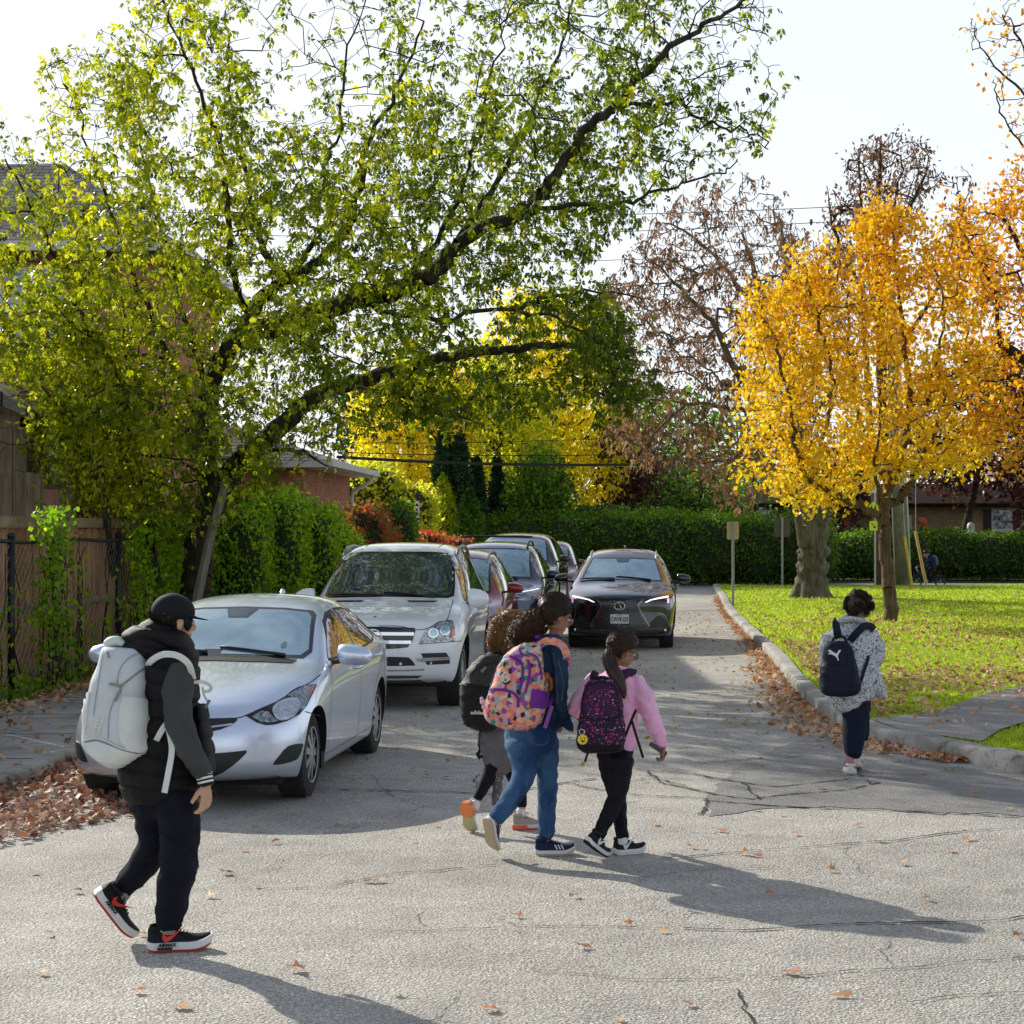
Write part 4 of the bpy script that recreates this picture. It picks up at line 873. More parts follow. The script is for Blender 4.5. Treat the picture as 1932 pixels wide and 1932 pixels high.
# wooden fence right behind the chain link
def fx(Y): return fence_line(Y)-.30
wf_ = thing('wooden_fence', 'weathered brown board fence behind the chain link fence', 'fence', (fx(20),20,0)); fo = Vector((fx(20),20,0))
b = MB(); y = 12.0; k = 0
while y < 31:
    x = fx(y)-fo.x; h = 2.02+.015*math.sin(k*3.1); dx = .012*(k%2); lean = random.uniform(-.012,.012)
    M_ = Matrix.Translation((x+dx, y-20, 0)) @ Matrix.Rotation(lean, 4, 'X'); b.box((-.01,0,.08),(.012,.1412,h), M_); y += .142; k += 1
b.build('boards', M_WOOD, wf_)
def along(b, y0, y1, z0, z1, xa, xb, f=fx, o=None, oy=20):
    o = fo.x if o is None else o
    b.add([(f(y0)-o+xa,y0-oy,z0),(f(y0)-o+xb,y0-oy,z0),(f(y1)-o+xb,y1-oy,z0),(f(y1)-o+xa,y1-oy,z0),(f(y0)-o+xa,y0-oy,z1),(f(y0)-o+xb,y0-oy,z1),(f(y1)-o+xb,y1-oy,z1),(f(y1)-o+xa,y1-oy,z1)], [(0,3,2,1),(4,5,6,7),(0,1,5,4),(1,2,6,5),(2,3,7,6),(3,0,4,7)])
b = MB(); along(b, 12, 31, 2.03, 2.16, -.03, .075); along(b, 12, 31, 1.02, 1.11, .025, .065); along(b, 12,31,.25,.34,.025,.065); b.build('rail', M_RAIL, wf_)
for y, h in [(17,2.2),(19.8,2.2),(22.9,2.52),(26,2.25),(29,2.2)]:
    b = MB(); b.box((fx(y)-fo.x-.07,y-20-.055,0),(fx(y)-fo.x+.09,y-20+.055,h)); b.build('post', M_POST, wf_)
    if h > 2.4: b = MB(); b.box((fx(y)-fo.x-.09,y-20-.075,h),(fx(y)-fo.x+.11,y-20+.075,h+.03)); b.build('post_cap', M_BLACKM, wf_)
# chain link fence
clf = thing('chain_link_fence', 'black posted chain link fence with vines along the left walkway', 'fence', (fence_line(20),20,0)); co = fence_line(20)
YS = [15.9,20.4,24.9,29.4,33.9,38.4]
for y in YS:
    b = MB(); b.tube([(fence_line(y)-co,y-20,0),(fence_line(y)-co,y-20,1.93)], .042, 10); b.lathe([(0,1.98),(.035,1.965),(.05,1.93)], 'Z', (fence_line(y)-co,y-20,0), 10); b.build('post', M_BLACKM, clf, True)
b = MB(); b.tube([(fence_line(y)-co,y-20,1.87+.015*math.sin(y*2)) for y in np.arange(15.9,38.5,.5)], .024, 8); b.build('top_rail', M_BLACKM, clf, True)
V=[];F=[]; dz=.075; k=0; wr=.0015
for i in range(int((34-16)/.075)):
    y0 = 16+i*.075; 
    for j in range(int(1.85/dz)):
        for sgn in (1,):
            za = .04+j*dz; a = y0+(.075 if (i+j)%2 else 0); c_ = y0+(0 if (i+j)%2 else .075); bulge=.02*math.sin(y0*2.7)*math.sin(za*1.7)
            for (ya,zb,yc,zd) in ((a,za,c_,za+dz),):
                base=len(V); xa=fence_line(ya)-co+bulge
                V += [(xa+wr,ya-20,zb-wr*1.4),(xa-wr,ya-20,zb+wr*1.4),(xa-wr,yc-20,zd+wr*1.4),(xa+wr,yc-20,zd-wr*1.4)]; F.append((base,base+1,base+2,base+3))
np_mesh('wire_mesh', np.array(V), np.array(F), mats=M_WIRE, parent=clf)
# climbing vines on it
def vine(name, label, dens, n, yr, zr, size=(.05,.10), mt=M_LEAF_VINE, thick=.12, f=fence_line, xo=.05, rndm=None):
    ys = RNG.uniform(*yr, n*3); zs = RNG.uniform(*zr, n*3); d = dens(ys, zs)*(.35+.65*(np.sin(ys*3.1+zs*2)*np.sin(ys*1.3-zs*4.1) > -.35)); k = RNG.uniform(0,1,n*3) < d; ys, zs = ys[k][:n], zs[k][:n]
    x = f(ys)+xo+np.abs(RNG.normal(0, thick, len(ys))); O = Vector((float(f((yr[0]+yr[1])/2)), (yr[0]+yr[1])/2, 0)); root = thing(name, label, 'vine', O)
    V,F,q = leaf_quads(np.stack([x-O.x, ys-O.y, zs],-1), size, .38, .9, None if rndm is None else np.clip(RNG.normal(rndm,.2,len(ys)),0,1)); np_mesh('leaves', V, F, q, mats=mt, parent=root)
    b = MB()
    for _ in range(26):
        y = random.uniform(*yr); z = 0; pts = []
        for s_ in range(9): pts.append((f(y)-O.x+xo+random.uniform(0,.05), y-O.y, z)); y += random.uniform(-.16,.2); z += zr[1]/9*random.uniform(.6,1.1)
        b.tube(pts, [.012]*5+[.007]*4, 5)
    b.build('stems', M_BARK_D, root, True); return root
def g1(y,z): return np.exp(-((y-21.6)/.55)**2)*np.where(z>.9,.9,.35)+.95*np.exp(-(z/.28)**2)+.12*np.exp(-((z-.7)/.6)**2)
vine('climbing_vine', 'dark leafy vine hanging over the wood fence near the left edge', g1, 3600, (17,24.6), (.02,2.3), rndm=.25)
def g2(y,z): return .75*np.clip((y-24.6)/2,0.2,1)+.3*np.exp(-(z/.3)**2)
vine('climbing_vine', 'dense green vine covering the chain link behind the boy in the cap', g2, 9500, (24.7,31), (.02,2.25), thick=.16, rndm=.42)
def g3(y,z): return .8+0*y
vine('climbing_vine', 'thick vine wall on the fence behind the white vehicle', g3, 6500, (31,40), (.02,2.0), thick=.2, rndm=.4)
# saplings in front of the shed
for i,(base,tops) in enumerate([((300,1100),[(250,900,150,640),(215,800,95,560),(260,850,230,560)]),((215,1090),[(180,900,60,700),(190,880,130,760)])]):
    L=[]; lab=['young multi stemmed maple growing up through the fence left of the big trunk','slender sapling leaning over the wooden fence post'][i]
    for (a,c_,e,f_) in tops: L.append(cv([(base[0],base[1]),(a,c_),(e,f_)], 26-i))
    tg=[]
    for (a,c_,e,f_) in tops: tg += sample_px([(e-60,f_-40),(e+70,f_-40),(a+60,c_+60),(a-70,c_+60)], 75, 26-i, .8)
    make_tree('sapling', lab, 'sapling', P(base[0],base[1],26-i), L, tg, M_LEAF_G, M_BARK_D, 10, (.07,.13), .22, .7, .13, None, [(.045,.01),(.035,.008),(.03,.008)][:len(L)], .005, None, lambda P_: .5+0*P_[:,0])
# leaning grey timber by the trunk
O = P(366,1120,26.2); lp_ = MB(); d_ = P(428,905,26.2)-O; lp_.tube([(0,0,-.3),tuple(d_*.5),tuple(d_)], [.075,.07,.06], 6); o = lp_.build('timber_post', M_POLE, None); o.location = O; tag(o, 'leaning grey timber post propped against the maple trunk', 'post')
# utility poles and wires
def pole(name, label, b0, t0, Y, r0, r1, m):
    a = P(b0[0],b0[1],Y); a.z = 0; e = P(t0[0],t0[1],Y); O = thing(name, label, 'pole', a); d_ = e-a
    b = MB(); b.tube([(0,0,-.2),tuple(d_*.5),tuple(d_)], [r0,(r0+r1)/2,r1], 16); b.build('shaft', m, O, True); return O, d_
pa, da = pole('utility_pole', 'thick grey wooden utility pole with white conduit behind the golden tree', (1704,1105), (1680,540), 62.4, .24, .17, M_POLE)
b = MB(); b.tube([(.26,-.06,0),tuple(da*.4+Vector((.24,-.06,0))),tuple(da*.95+Vector((.2,-.06,0)))], .03, 6); b.tube([(-.27,0,0),tuple(da*.4+Vector((-.25,0,0))),tuple(da*.9+Vector((-.2,0,0)))], .025, 6); b.build('conduit', M_WHITE, pa, True)
b = MB(); zz = da*.40; b.tube([tuple(zz+Vector((-.9,-.3,-.1))),tuple(zz+Vector((-.2,-.2,.05))),tuple(zz+Vector((.15,-.2,.55)))], .05, 8); b.build('bracket', M_GALV, pa, True)
pb, db = pole('utility_pole', 'slim brown utility pole carrying the wires beside the school crossing sign', (1660,1105), (1617,388), 63.0, .13, .10, M_POLEB)
b = MB(); b.box((-.9,-.05,db.z-.8),(.9,.05,db.z-.68)); 
for x in (-.8,.8): b.lathe([(0,.22),(.05,.2),(.06,.1),(.03,0)], 'Z', tuple(db+Vector((x,0,-.68))), 10)
ca = b.build('crossarm', M_POLEB, pb); ca.location = (db.x,0,0)
def cable(name, label, a, e, sag, r, grp=None):
    pts = [];
    for i in range(33): f = i/32; p = a.lerp(e, f); p.z -= sag*4*f*(1-f); pts.append(tuple(p-a))
    b = MB(); b.tube(pts, r, 6); o = b.build(name, mat('cable_rubber',(.012,.012,.013),.6), None, True); o.location = a; tag(o, label, 'cable', grp)
T = Vector((pb.location.x+db.x, 63, db.z))
cable('power_line', 'uppermost thin power line running left from the slim pole top', T, P(-250,372,60), .5, .014)
cable('power_line', 'second thin power line just under the uppermost one', T-Vector((0,0,.5)), P(-250,420,60), .5, .014)
cable('power_line', 'third thin power line crossing behind the brown seed tree', T-Vector((0,0,1.5)), P(-250,470,60), .5, .012)
cable('power_line', 'thin power line running off to the right of the slim pole', T-Vector((0,0,1.0)), P(2250,560,58), .4, .012)
A = Vector((pa.location.x+da.x*.5, 62.2, P(0,838,62).z))
cable('service_cable', 'thick black cable bundle strung from the garage eave to the thick pole', P(636,862,47), A, .42, .045)
cable('service_cable', 'thin cable strung just above the thick black bundle', P(636,853,47), A+Vector((0,0,.25)), .3, .014)
cable('service_cable', 'faint thin cable high above the thick bundle', P(560,835,47), A+Vector((0,0,1.0)), .3, .010)
cable('service_cable', 'thin wire crossing the yellow trees well above the other cables', P(560,715,50), A+Vector((0,0,3.0)), .3, .010)
# guy wires and their guards
a = P(1749,1117,58.8); a.z = .1; e = P(1727,1003,58.8); o = thing('guy_guard', 'pale timber coloured guy wire guard leaning left', 'guy guard', a); b = MB(); b.tube([tuple((e-a)*.10),tuple(e-a)], .105, 8, flat=.5); b.build('guard', mat('faded_yellow_plastic',(.50,.33,.11),.5), o)
b = MB(); b.tube([(0,0,-.1),tuple((e-a)*.12)], .03, 6); b.tube([tuple((e-a)*.98),tuple(P(1728,700,58.8)-a)], .012, 5); b.build('guy_wire', M_GALV, o)
a = P(1721,1107,61.2); a.z = .08; e = P(1707,1012,61.2); o = thing('guy_guard', 'bright yellow guy wire guard beside the thick pole', 'guy guard', a); b = MB(); b.tube([(0,0,0),tuple(e-a)], .085, 8, flat=.5); b.build('guard', mat('bright_yellow_plastic',(.72,.50,.01),.4), o)
b = MB(); b.tube([tuple((e-a)*.98),tuple(P(1696,760,61.2)-a)], .012, 5); b.build('guy_wire', M_GALV, o)
# signs
def rrect(w, h, r, n=5):
    out = []
    for cx_, cy_, a0 in ((w/2-r,h/2-r,0),(-w/2+r,h/2-r,90),(-w/2+r,-h/2+r,180),(w/2-r,-h/2+r,270)):
        for i in range(n+1): a = R(a0+90*i/n); out.append((cx_+r*math.cos(a), cy_+r*math.sin(a)))
    return out
FACE = Matrix(((1,0,0,0),(0,0,-1,0),(0,1,0,0),(0,0,0,1)))   # local xy -> world xz, extrusion towards -y
def sign_post(label, px, ybase, ytop, Y, w, h, zc_py, mt, name='road_sign', r=.04):
    a = P(px, ybase, Y); a.z = .08; o = thing(name, label, 'sign', a); zt = P(px, ytop, Y).z-a.z; b = MB()
    b.box((-.032,-.012,-.1),(-.012,.03,zt)); b.box((.012,-.012,-.1),(.032,.03,zt)); b.box((-.012,.018,-.1),(.012,.03,zt)); b.build('post', M_GALV, o)
    b = MB(); M_ = Matrix.Translation((0,.035,P(px,zc_py,Y).z-a.z)) @ FACE; b.prism(rrect(w,h,r), M_, -.004)
    b.build('panel', mt, o); return o
sign_post('back of a small parking sign on a steel post at the kerb', 1383, 1150, 984, 45.7, .30, .45, 1001, mat('bare_aluminium_warm',(.52,.40,.24),.5,.2))
sign_post('dark back of a larger sign at the rear edge of the lawn', 1476, 1108, 976, 61.8, .55, .62, 996, mat('sign_back_dark',(.10,.085,.06),.6,.2))
M_FLUO = mat('fluorescent_yellow', (.72,.86,.02), .45, var=.03)
def text_mesh(body, size, m, parent, M_, name='lettering', ext=.002, bold=0, align='CENTER', sx=1.0):
    cu = bpy.data.curves.new(name, 'FONT'); cu.body = body; cu.size = size; cu.extrude = ext; cu.align_x = align; cu.align_y = 'CENTER'; cu.offset = bold; cu.resolution_u = 3
    t_ = bpy.data.objects.new('tmp', cu); COL.objects.link(t_); dg = bpy.context.evaluated_depsgraph_get(); dg.update()
    me = bpy.data.meshes.new_from_object(t_.evaluated_get(dg)); bpy.data.objects.remove(t_); me.transform(Matrix.Diagonal((sx,1,1,1))); me.transform(M_)
    return link(name, me, m, parent)
a = P(1651,1105,62.0); a.z = .06; so = thing('school_crossing_sign', 'fluorescent yellow school crossing signs under a white sign beside the slim pole', 'sign', a)
b = MB(); b.box((-.03,-.02,-.1),(.03,.03,P(0,905,62).z)); b.build('post', M_GALV, so)
def panel(nm, px0, px1, py0, py1, mt, shape=None):
    w_ = (px1-px0)/FPX*62; h_ = (py1-py0)/FPX*62; cxx = P((px0+px1)/2,0,62).x-a.x; cz = P(0,(py0+py1)/2,62).z-a.z; b = MB(); M_ = Matrix.Translation((cxx,-.035,cz)) @ FACE
    b.prism(shape(w_,h_) if shape else rrect(w_,h_,.03), M_, .004); return b.build(nm, mt, so), cxx, cz
pn, cxx, cz = panel('white_panel', 1637, 1653, 906, 930, M_WHITE); 
for q, z in (('MAX',.06),('30',-.08)): text_mesh(q, .13, M_BLACKM, so, Matrix.Translation((cxx,-.042,cz+z)) @ FACE, ext=.001)
pn, cxx, cz = panel('warning_panel', 1638, 1657, 946, 972, M_FLUO, lambda w,h: [(-w/2,-h/2),(w/2,-h/2),(w/2,h*.15),(0,h/2),(-w/2,h*.15)])
b = MB()
for dx in (-.06,.07):
    M_ = Matrix.Translation((cxx+dx,-.042,cz)) @ FACE; b.prism([(-.03,-.14),(0,-.05),(.035,-.14),(.05,-.13),(.02,.0),(.03,.06),(-.03,.06),(-.05,-.01),(-.035,-.02)], M_, .001); b.prism([(.022*math.cos(q),.09+.022*math.sin(q)) for q in np.linspace(0,6.28,9)[:-1]], M_, .001)
b.build('pictogram', M_BLACKM, so)
pn, cxx, cz = panel('arrow_panel', 1640, 1655, 983, 1001, M_FLUO)
b = MB(); M_ = Matrix.Translation((cxx,-.042,cz)) @ FACE; b.prism([(-.06,.10),(-.08,.08),(.03,-.03),(-.02,-.07),(.08,-.09),(.07,.01),(.045,-.015)], M_, .001); b.build('arrow', M_BLACKM, so)
a = P(787,1120,50); a.z = 0; o = thing('street_name_post', 'narrow white street marker on a rusty post among the shrubs', 'sign', a); zz = lambda py: P(0,py,50).z
b = MB(); b.box((-.04,-.02,0),(.04,.02,zz(978))); b.build('post', mat('rusty_steel',(.22,.08,.05),.8), o); b = MB(); b.box((-.065,-.035,zz(985)),(.065,-.022,zz(945))); b.build('panel', M_WHITE, o)
b = MB(); 
for i in range(4): z0 = zz(982)+i*.13; b.box((-.03,-.040,z0),(.03,-.036,z0+.07))
b.build('lettering', M_BLACKM, o)
# the bungalow beyond the hedge
O = Vector((P(1480,0,84).x, 84, 0)); bu = thing('bungalow', 'long yellow brick bungalow with white framed windows behind the hedges', 'house', O); X = lambda px: P(px,0,84).x-O.x; Z = lambda py: P(0,py,84).z
b = MB(); b.box((X(1255),0,0),(X(2150),8,Z(950))); b.build('wall', M_BRICK_Y, bu)
b = MB(); e0, e1 = X(1235), X(2170); z0 = Z(950); b.add([(e0,-.8,z0),(e1,-.8,z0),(e1-4,3.5,z0+1.0),(e0+4,3.5,z0+1.0),(e0,8.5,z0),(e1,8.5,z0)], [(0,1,2,3),(1,5,2),(5,4,3,2),(4,0,3)]); b.box((e0,-.8,z0-.16),(e1,8.5,z0-.003)); b.build('roof', mat('brown_roof',(.035,.022,.018),1,var=.3,spec=.05), bu)
for (a,c_,p0,p1,gl) in [(1872,1907,962,998,M_GLASSB),(1432,1462,955,1005,M_GLASS),(1300,1330,960,1005,M_GLASS),(1555,1585,975,1003,M_GLASSB),(1690,1716,975,1003,M_GLASSB),(1990,2030,965,998,M_GLASS)]:
    window(bu, X(a), X(c_), Z(p1), Z(p0), 0, gl, .09, a not in (1872,))
for a in (1856,1910): b = MB(); b.box((X(a),-.06,Z(999)),(X(a+14),-.005,Z(961))); b.build('shutter', mat('dark_red_shutter',(.035,.012,.015),.5), bu)
b = MB(); b.box((X(1900),2,Z(945)),(X(1940),5,Z(872))); b.box((X(1242),3,Z(945)),(X(1256),4,Z(885))); b.build('chimney', M_BRICK_P, bu)
O = Vector((P(1300,0,95).x, 95, 0)); h2 = thing('far_house', 'pale brick house glimpsed above the hedge left of the bungalow', 'house', O); b = MB(); b.box((-2.3,0,0),(1.4,5,P(0,892,95).z)); b.build('wall', M_BRICK_P, h2); b = MB(); z0 = P(0,892,95).z; b.add([(-2.6,-.4,z0),(1.7,-.4,z0),(1.7,5.4,z0),(-2.6,5.4,z0),(-.4,2.5,z0+.9)], [(0,1,4),(1,2,4),(2,3,4),(3,0,4),(3,2,1,0)]); b.build('roof', mat('brown_roof',(.035,.022,.018),1), h2)
# lawn ornaments by the bungalow
O = P(1740,1040,79); O.z = 0; sc = thing('scarecrow', 'orange headed scarecrow decoration in dark clothes before the bungalow', 'decoration', O); zt = P(0,975,79).z
b = MB(); b.tube([(0,0,0),(0,0,zt-1.0),(.05,0,zt-.45)], [.16,.22,.16], 10); b.tube([(-.1,0,zt-.6),(.5,-.05,zt-.72)], [.08,.06], 8); b.build('clothes', mat('black_cloth',(.012,.012,.015),.9), sc, True)
b = MB(); b.lathe([(.02,-.2),(.15,-.14),(.2,0),(.16,.13),(.03,.18)], 'Z', (.02,0,zt-.2), 12); b.tube([(.05,-.1,zt-.4),(.5,-.15,zt-.78),(.62,-.15,zt-.74)], [.09,.07,.05], 8); b.build('head', mat('pumpkin_orange',(.62,.14,.02),.6), sc, True)
O = P(1832,1040,79); O.z = 0; gh = thing('ghost_decoration', 'white cloth ghost decoration hanging before the shuttered window', 'decoration', O); zt = P(0,985,79).z
b = MB(); b.lathe([(.03,zt),(.15,zt-.08),(.18,zt-.25),(.14,zt-.36),(.33,zt-.55),(.42,zt-.9),(.5,zt-1.2)], 'Z', (0,0,0), 14); b.build('cloth', M_WHITE, gh, True)
b = MB(); b.tube([(.1,0,0),(.1,0,zt-.5)], .03, 6); b.build('stake', M_POLE, gh)
# ------------------------------------------------------------------ cars
def paint(name, col, metal=.55, rough=.32, flake=.06):
    m, t, o = new_mat(name); c = t.coord(); f = t.noise(2.2, 4, .6, c)
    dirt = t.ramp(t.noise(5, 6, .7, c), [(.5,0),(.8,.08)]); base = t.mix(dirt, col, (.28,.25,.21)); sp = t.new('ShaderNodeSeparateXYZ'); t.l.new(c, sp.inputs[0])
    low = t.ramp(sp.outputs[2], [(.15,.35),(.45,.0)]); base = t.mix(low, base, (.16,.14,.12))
    r = rough
    principled(t, o, base, r, metal, .5, coat=1.0, coat_rough=.025); return m
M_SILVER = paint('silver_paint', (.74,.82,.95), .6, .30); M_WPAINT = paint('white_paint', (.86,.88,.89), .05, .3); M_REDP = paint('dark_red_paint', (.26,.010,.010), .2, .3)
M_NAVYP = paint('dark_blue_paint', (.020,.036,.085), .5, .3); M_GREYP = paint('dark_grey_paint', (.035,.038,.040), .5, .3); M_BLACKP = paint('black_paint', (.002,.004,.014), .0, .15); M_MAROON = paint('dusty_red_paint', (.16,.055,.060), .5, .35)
def car_glass():
    m, t, o = new_mat('car_glass'); c = t.coord(); b = t.ramp(t.noise(1.6,5,.6,c,.6), [(.35,(.20,.35,.42)),(.65,(.38,.56,.63))])  # mottled teal sky reflection put into the glass colour
    p = principled(t, o, b, .03, .62, .5, coat=1.0, coat_rough=.01); return m
M_CGLASS = car_glass(); M_CGLASS2 = mat('dark_car_glass', (.05,.075,.085), .03, .3, var=.3, scale=2, coat=1); M_PLAST = mat('black_plastic', (.016,.016,.017), .5, var=.15); M_GLOSSB = mat('gloss_black', (.008,.008,.010), .12, var=.1, spec=.7); M_CHROME = mat('chrome', (.72,.73,.75), .12, 1.0, var=.03)
M_RUB = mat('tyre_rubber', (.020,.019,.018), .85, var=.35, scale=14, bump=.6, bscale=55, bdist=.01); M_RIM = mat('alloy_rim', (.50,.51,.53), .3, .85, var=.08); M_DARKRIM = mat('dark_alloy', (.03,.03,.033), .3, .8)
M_DARK = mat('underbody_black', (.006,.006,.006), .9); M_AMBER = mat('amber_lens', (.62,.16,.03), .2, spec=.8, coat=1); M_REDL = mat('red_lens', (.35,.01,.01), .15, spec=.8, coat=1)
def lens_mat():
    m, t, o = new_mat('headlight_lens'); c = t.coord(); b = t.ramp(t.noise(22,3,.7,c,1.5), [(.35,(.05,.06,.07)),(.5,(.30,.32,.34)),(.66,(.62,.64,.66))])
    principled(t, o, b, .18, .55, .6, coat=1, coat_rough=.01, normal=t.bump(t.noise(30,2,.5,c), .5, .01)); return m
M_LENS = lens_mat(); M_REFL = mat('lamp_reflector', (.66,.68,.70), .12, .9, var=.25, scale=40, bump=.8, bscale=70, bdist=.006); M_DRL = mat('daytime_lamp', (1,.93,.96), .3, emis=(1,.86,.95), estr=1.7, var=0); M_DRLP = mat('daytime_lamp_tip', (1,.5,.9), .3, emis=(1,.32,.85), estr=1.6, var=0)
def ccrop(x0, y0, s): return lambda cx, cy: ((x0+cx/s)*.94336, (y0+cy/s)*.94336)
class Car:
    def __init__(s, name, label, cat, front_axle, head, stations, w, zb, wb, wr, paint_m, tail_fade=None, noseK=.5, nosez=None, tailK=.25, tailz=None, tyre_w=.21, track_in=.10, rim='multi', rim_m=None, creaseb=.45, group=None):
        s.w = w; th = R(head); s.fwd = Vector((-math.sin(th), -math.cos(th), 0)); phi = math.atan2(s.fwd.y, s.fwd.x)
        org = Vector(front_axle).to_3d() - s.fwd*(wb/2); org.z = 0
        s.root = thing(name, label, cat, org, phi, group); s.M = Matrix.Translation(org) @ Matrix.Rotation(phi, 4, 'Z'); s.Mi = s.M.inverted(); s.paint = paint_m
        nz = nosez or [(.2,-.10),(.35,-.01),(.55,0),(.75,-.05),(1.2,-.12)]; tz = tailz or [(.2,-.10),(.4,0),(.8,-.02),(1.1,-.06)]
        n = len(stations); V = []; rings = []
        f_no = [1,.85,.55,.22,.06]; f_ta = [1,.8,.4,.12]
        def warp(x, y, z, i):
            a = f_no[i] if i < len(f_no) else 0; j = n-1-i; b = f_ta[j] if j < len(f_ta) else 0
            x += a*(np.interp(z, [q[0] for q in nz], [q[1] for q in nz]) - noseK*(min(1,abs(y)/w))**2.8)
            x -= b*(np.interp(z, [q[0] for q in tz], [q[1] for q in tz]) - tailK*(min(1,abs(y)/w))**3.0)
            return x
        for i, st in enumerate(stations):
            x, zt, y7, z7, z6, wf = st[:6]; zbb = zb + (.05 if i in (0,n-1) else 0); W_ = w*wf; z5 = z6-.13; z3 = zbb+.07; z4 = .5*(z3+z5)
            half = [(0,zbb),(.5*W_,zbb),(W_*.93,zbb),(W_*.975,z3),(W_*1.0,z4),(W_*1.01,z5),(W_*.965,z6),(y7,z7),(y7*.55,z7+.78*(zt-z7)),(0,zt)]
            ids = []
            full = [(y,z) for y,z in half] + [(-y,z) for y,z in half[-2:0:-1]]
            for y, z in full: ids.append(len(V)); V.append((warp(x,y,z,i), y, z))
            rings.append(ids)
        F = []; m_ = len(rings[0])
        for i in range(n-1):
            for j in range(m_): k = (j+1)%m_; F.append((rings[i][j], rings[i][k], rings[i+1][k], rings[i+1][j]))
        def capf(i, flip):
            st = stations[i]; r = rings[i]; Lk = {k: r[k] for k in range(10)}; Rk = {k: r[m_-k] for k in range(1,9)}
            rows = []
            for k in range(2,8):
                if k == 2: rows.append([Lk[2],Lk[1],r[0],Rk[1],Rk[2]])
                elif k == 7: rows.append([Lk[7],Lk[8],r[9],Rk[8],Rk[7]])
                else:
                    yl, z = V[Lk[k]][1], V[Lk[k]][2]; row = [Lk[k]]
                    for y in (yl*.55, 0, -yl*.55): V.append((warp(st[0], y, z, i), y, z)); row.append(len(V)-1)
                    row.append(Rk[k]); rows.append(row)
            for a, b in zip(rows, rows[1:]):
                for c in range(4): f = (a[c],a[c+1],b[c+1],b[c]); F.append(f if flip else f[::-1])
        capf(0, True); capf(n-1, False)
        me = bpy.data.meshes.new('body'); me.from_pydata(V, [], F); me.update()
        bm = bmesh.new(); bm.from_mesh(me); bmesh.ops.recalc_face_normals(bm, faces=bm.faces); cl_ = bm.edges.layers.float.new('crease_edge'); bm.verts.ensure_lookup_table()
        rs = [set(r) for r in rings]
        for e in bm.edges:
            a, b = e.verts[0].index, e.verts[1].index
            for i in range(n-1):
                for j in (6, m_-6):
                    if {a,b} == {rings[i][j], rings[i+1][j]}: e[cl_] = creaseb
                for j in (7, m_-7):
                    if {a,b} == {rings[i][j], rings[i+1][j]}: e[cl_] = .18
                for j in (2, m_-2):
                    if {a,b} == {rings[i][j], rings[i+1][j]}: e[cl_] = .6
        bm.to_mesh(me); bm.free()
        me = eval_mesh(me, [('SUBSURF', dict(levels=3, render_levels=3))]); s.full = me.copy()
        bm = bmesh.new(); bm.from_mesh(me); s.bvh = BVHTree.FromBMesh(bm); bm.free()
        # wheel housings
        cb = MB(); R_ = wr+.04
        for ax in (wb/2, -wb/2):
            for sd in (1,-1):
                y0, y1 = sd*(w-.36), sd*(w+.2); cb.lathe([(R_,y0),(R_,y1)], 'Y', (ax,0,wr+.01), 40, True)
        cme = cb.mesh('cut'); cme.polygons.foreach_set('material_index', [1]*len(cme.polygons)); cme.materials.append(paint_m); cme.materials.append(M_DARK)
        me.materials.clear(); me.materials.append(paint_m); me.materials.append(M_DARK)
        co_ = bpy.data.objects.new('cut', cme); COL.objects.link(co_)
        me2 = eval_mesh(me, [('BOOLEAN', dict(object=co_, operation='DIFFERENCE', solver='EXACT'))]); bpy.data.objects.remove(co_)
        me2.polygons.foreach_set('use_smooth', [True]*len(me2.polygons)); me2.set_sharp_from_angle(angle=R(42)); me2.name = 'body'
        s.body = link('body', me2, None, s.root)
        s.wheels(wb, wr, w, tyre_w, rim, rim_m or M_RIM, track_in)
        # lips around the wheel arches and an underfloor
        b = MB(); b.box((-wb/2-.5,-w*.8,zb-.03),(wb/2+.5,w*.8,zb+.05)); b.build('underfloor', M_DARK, s.root)
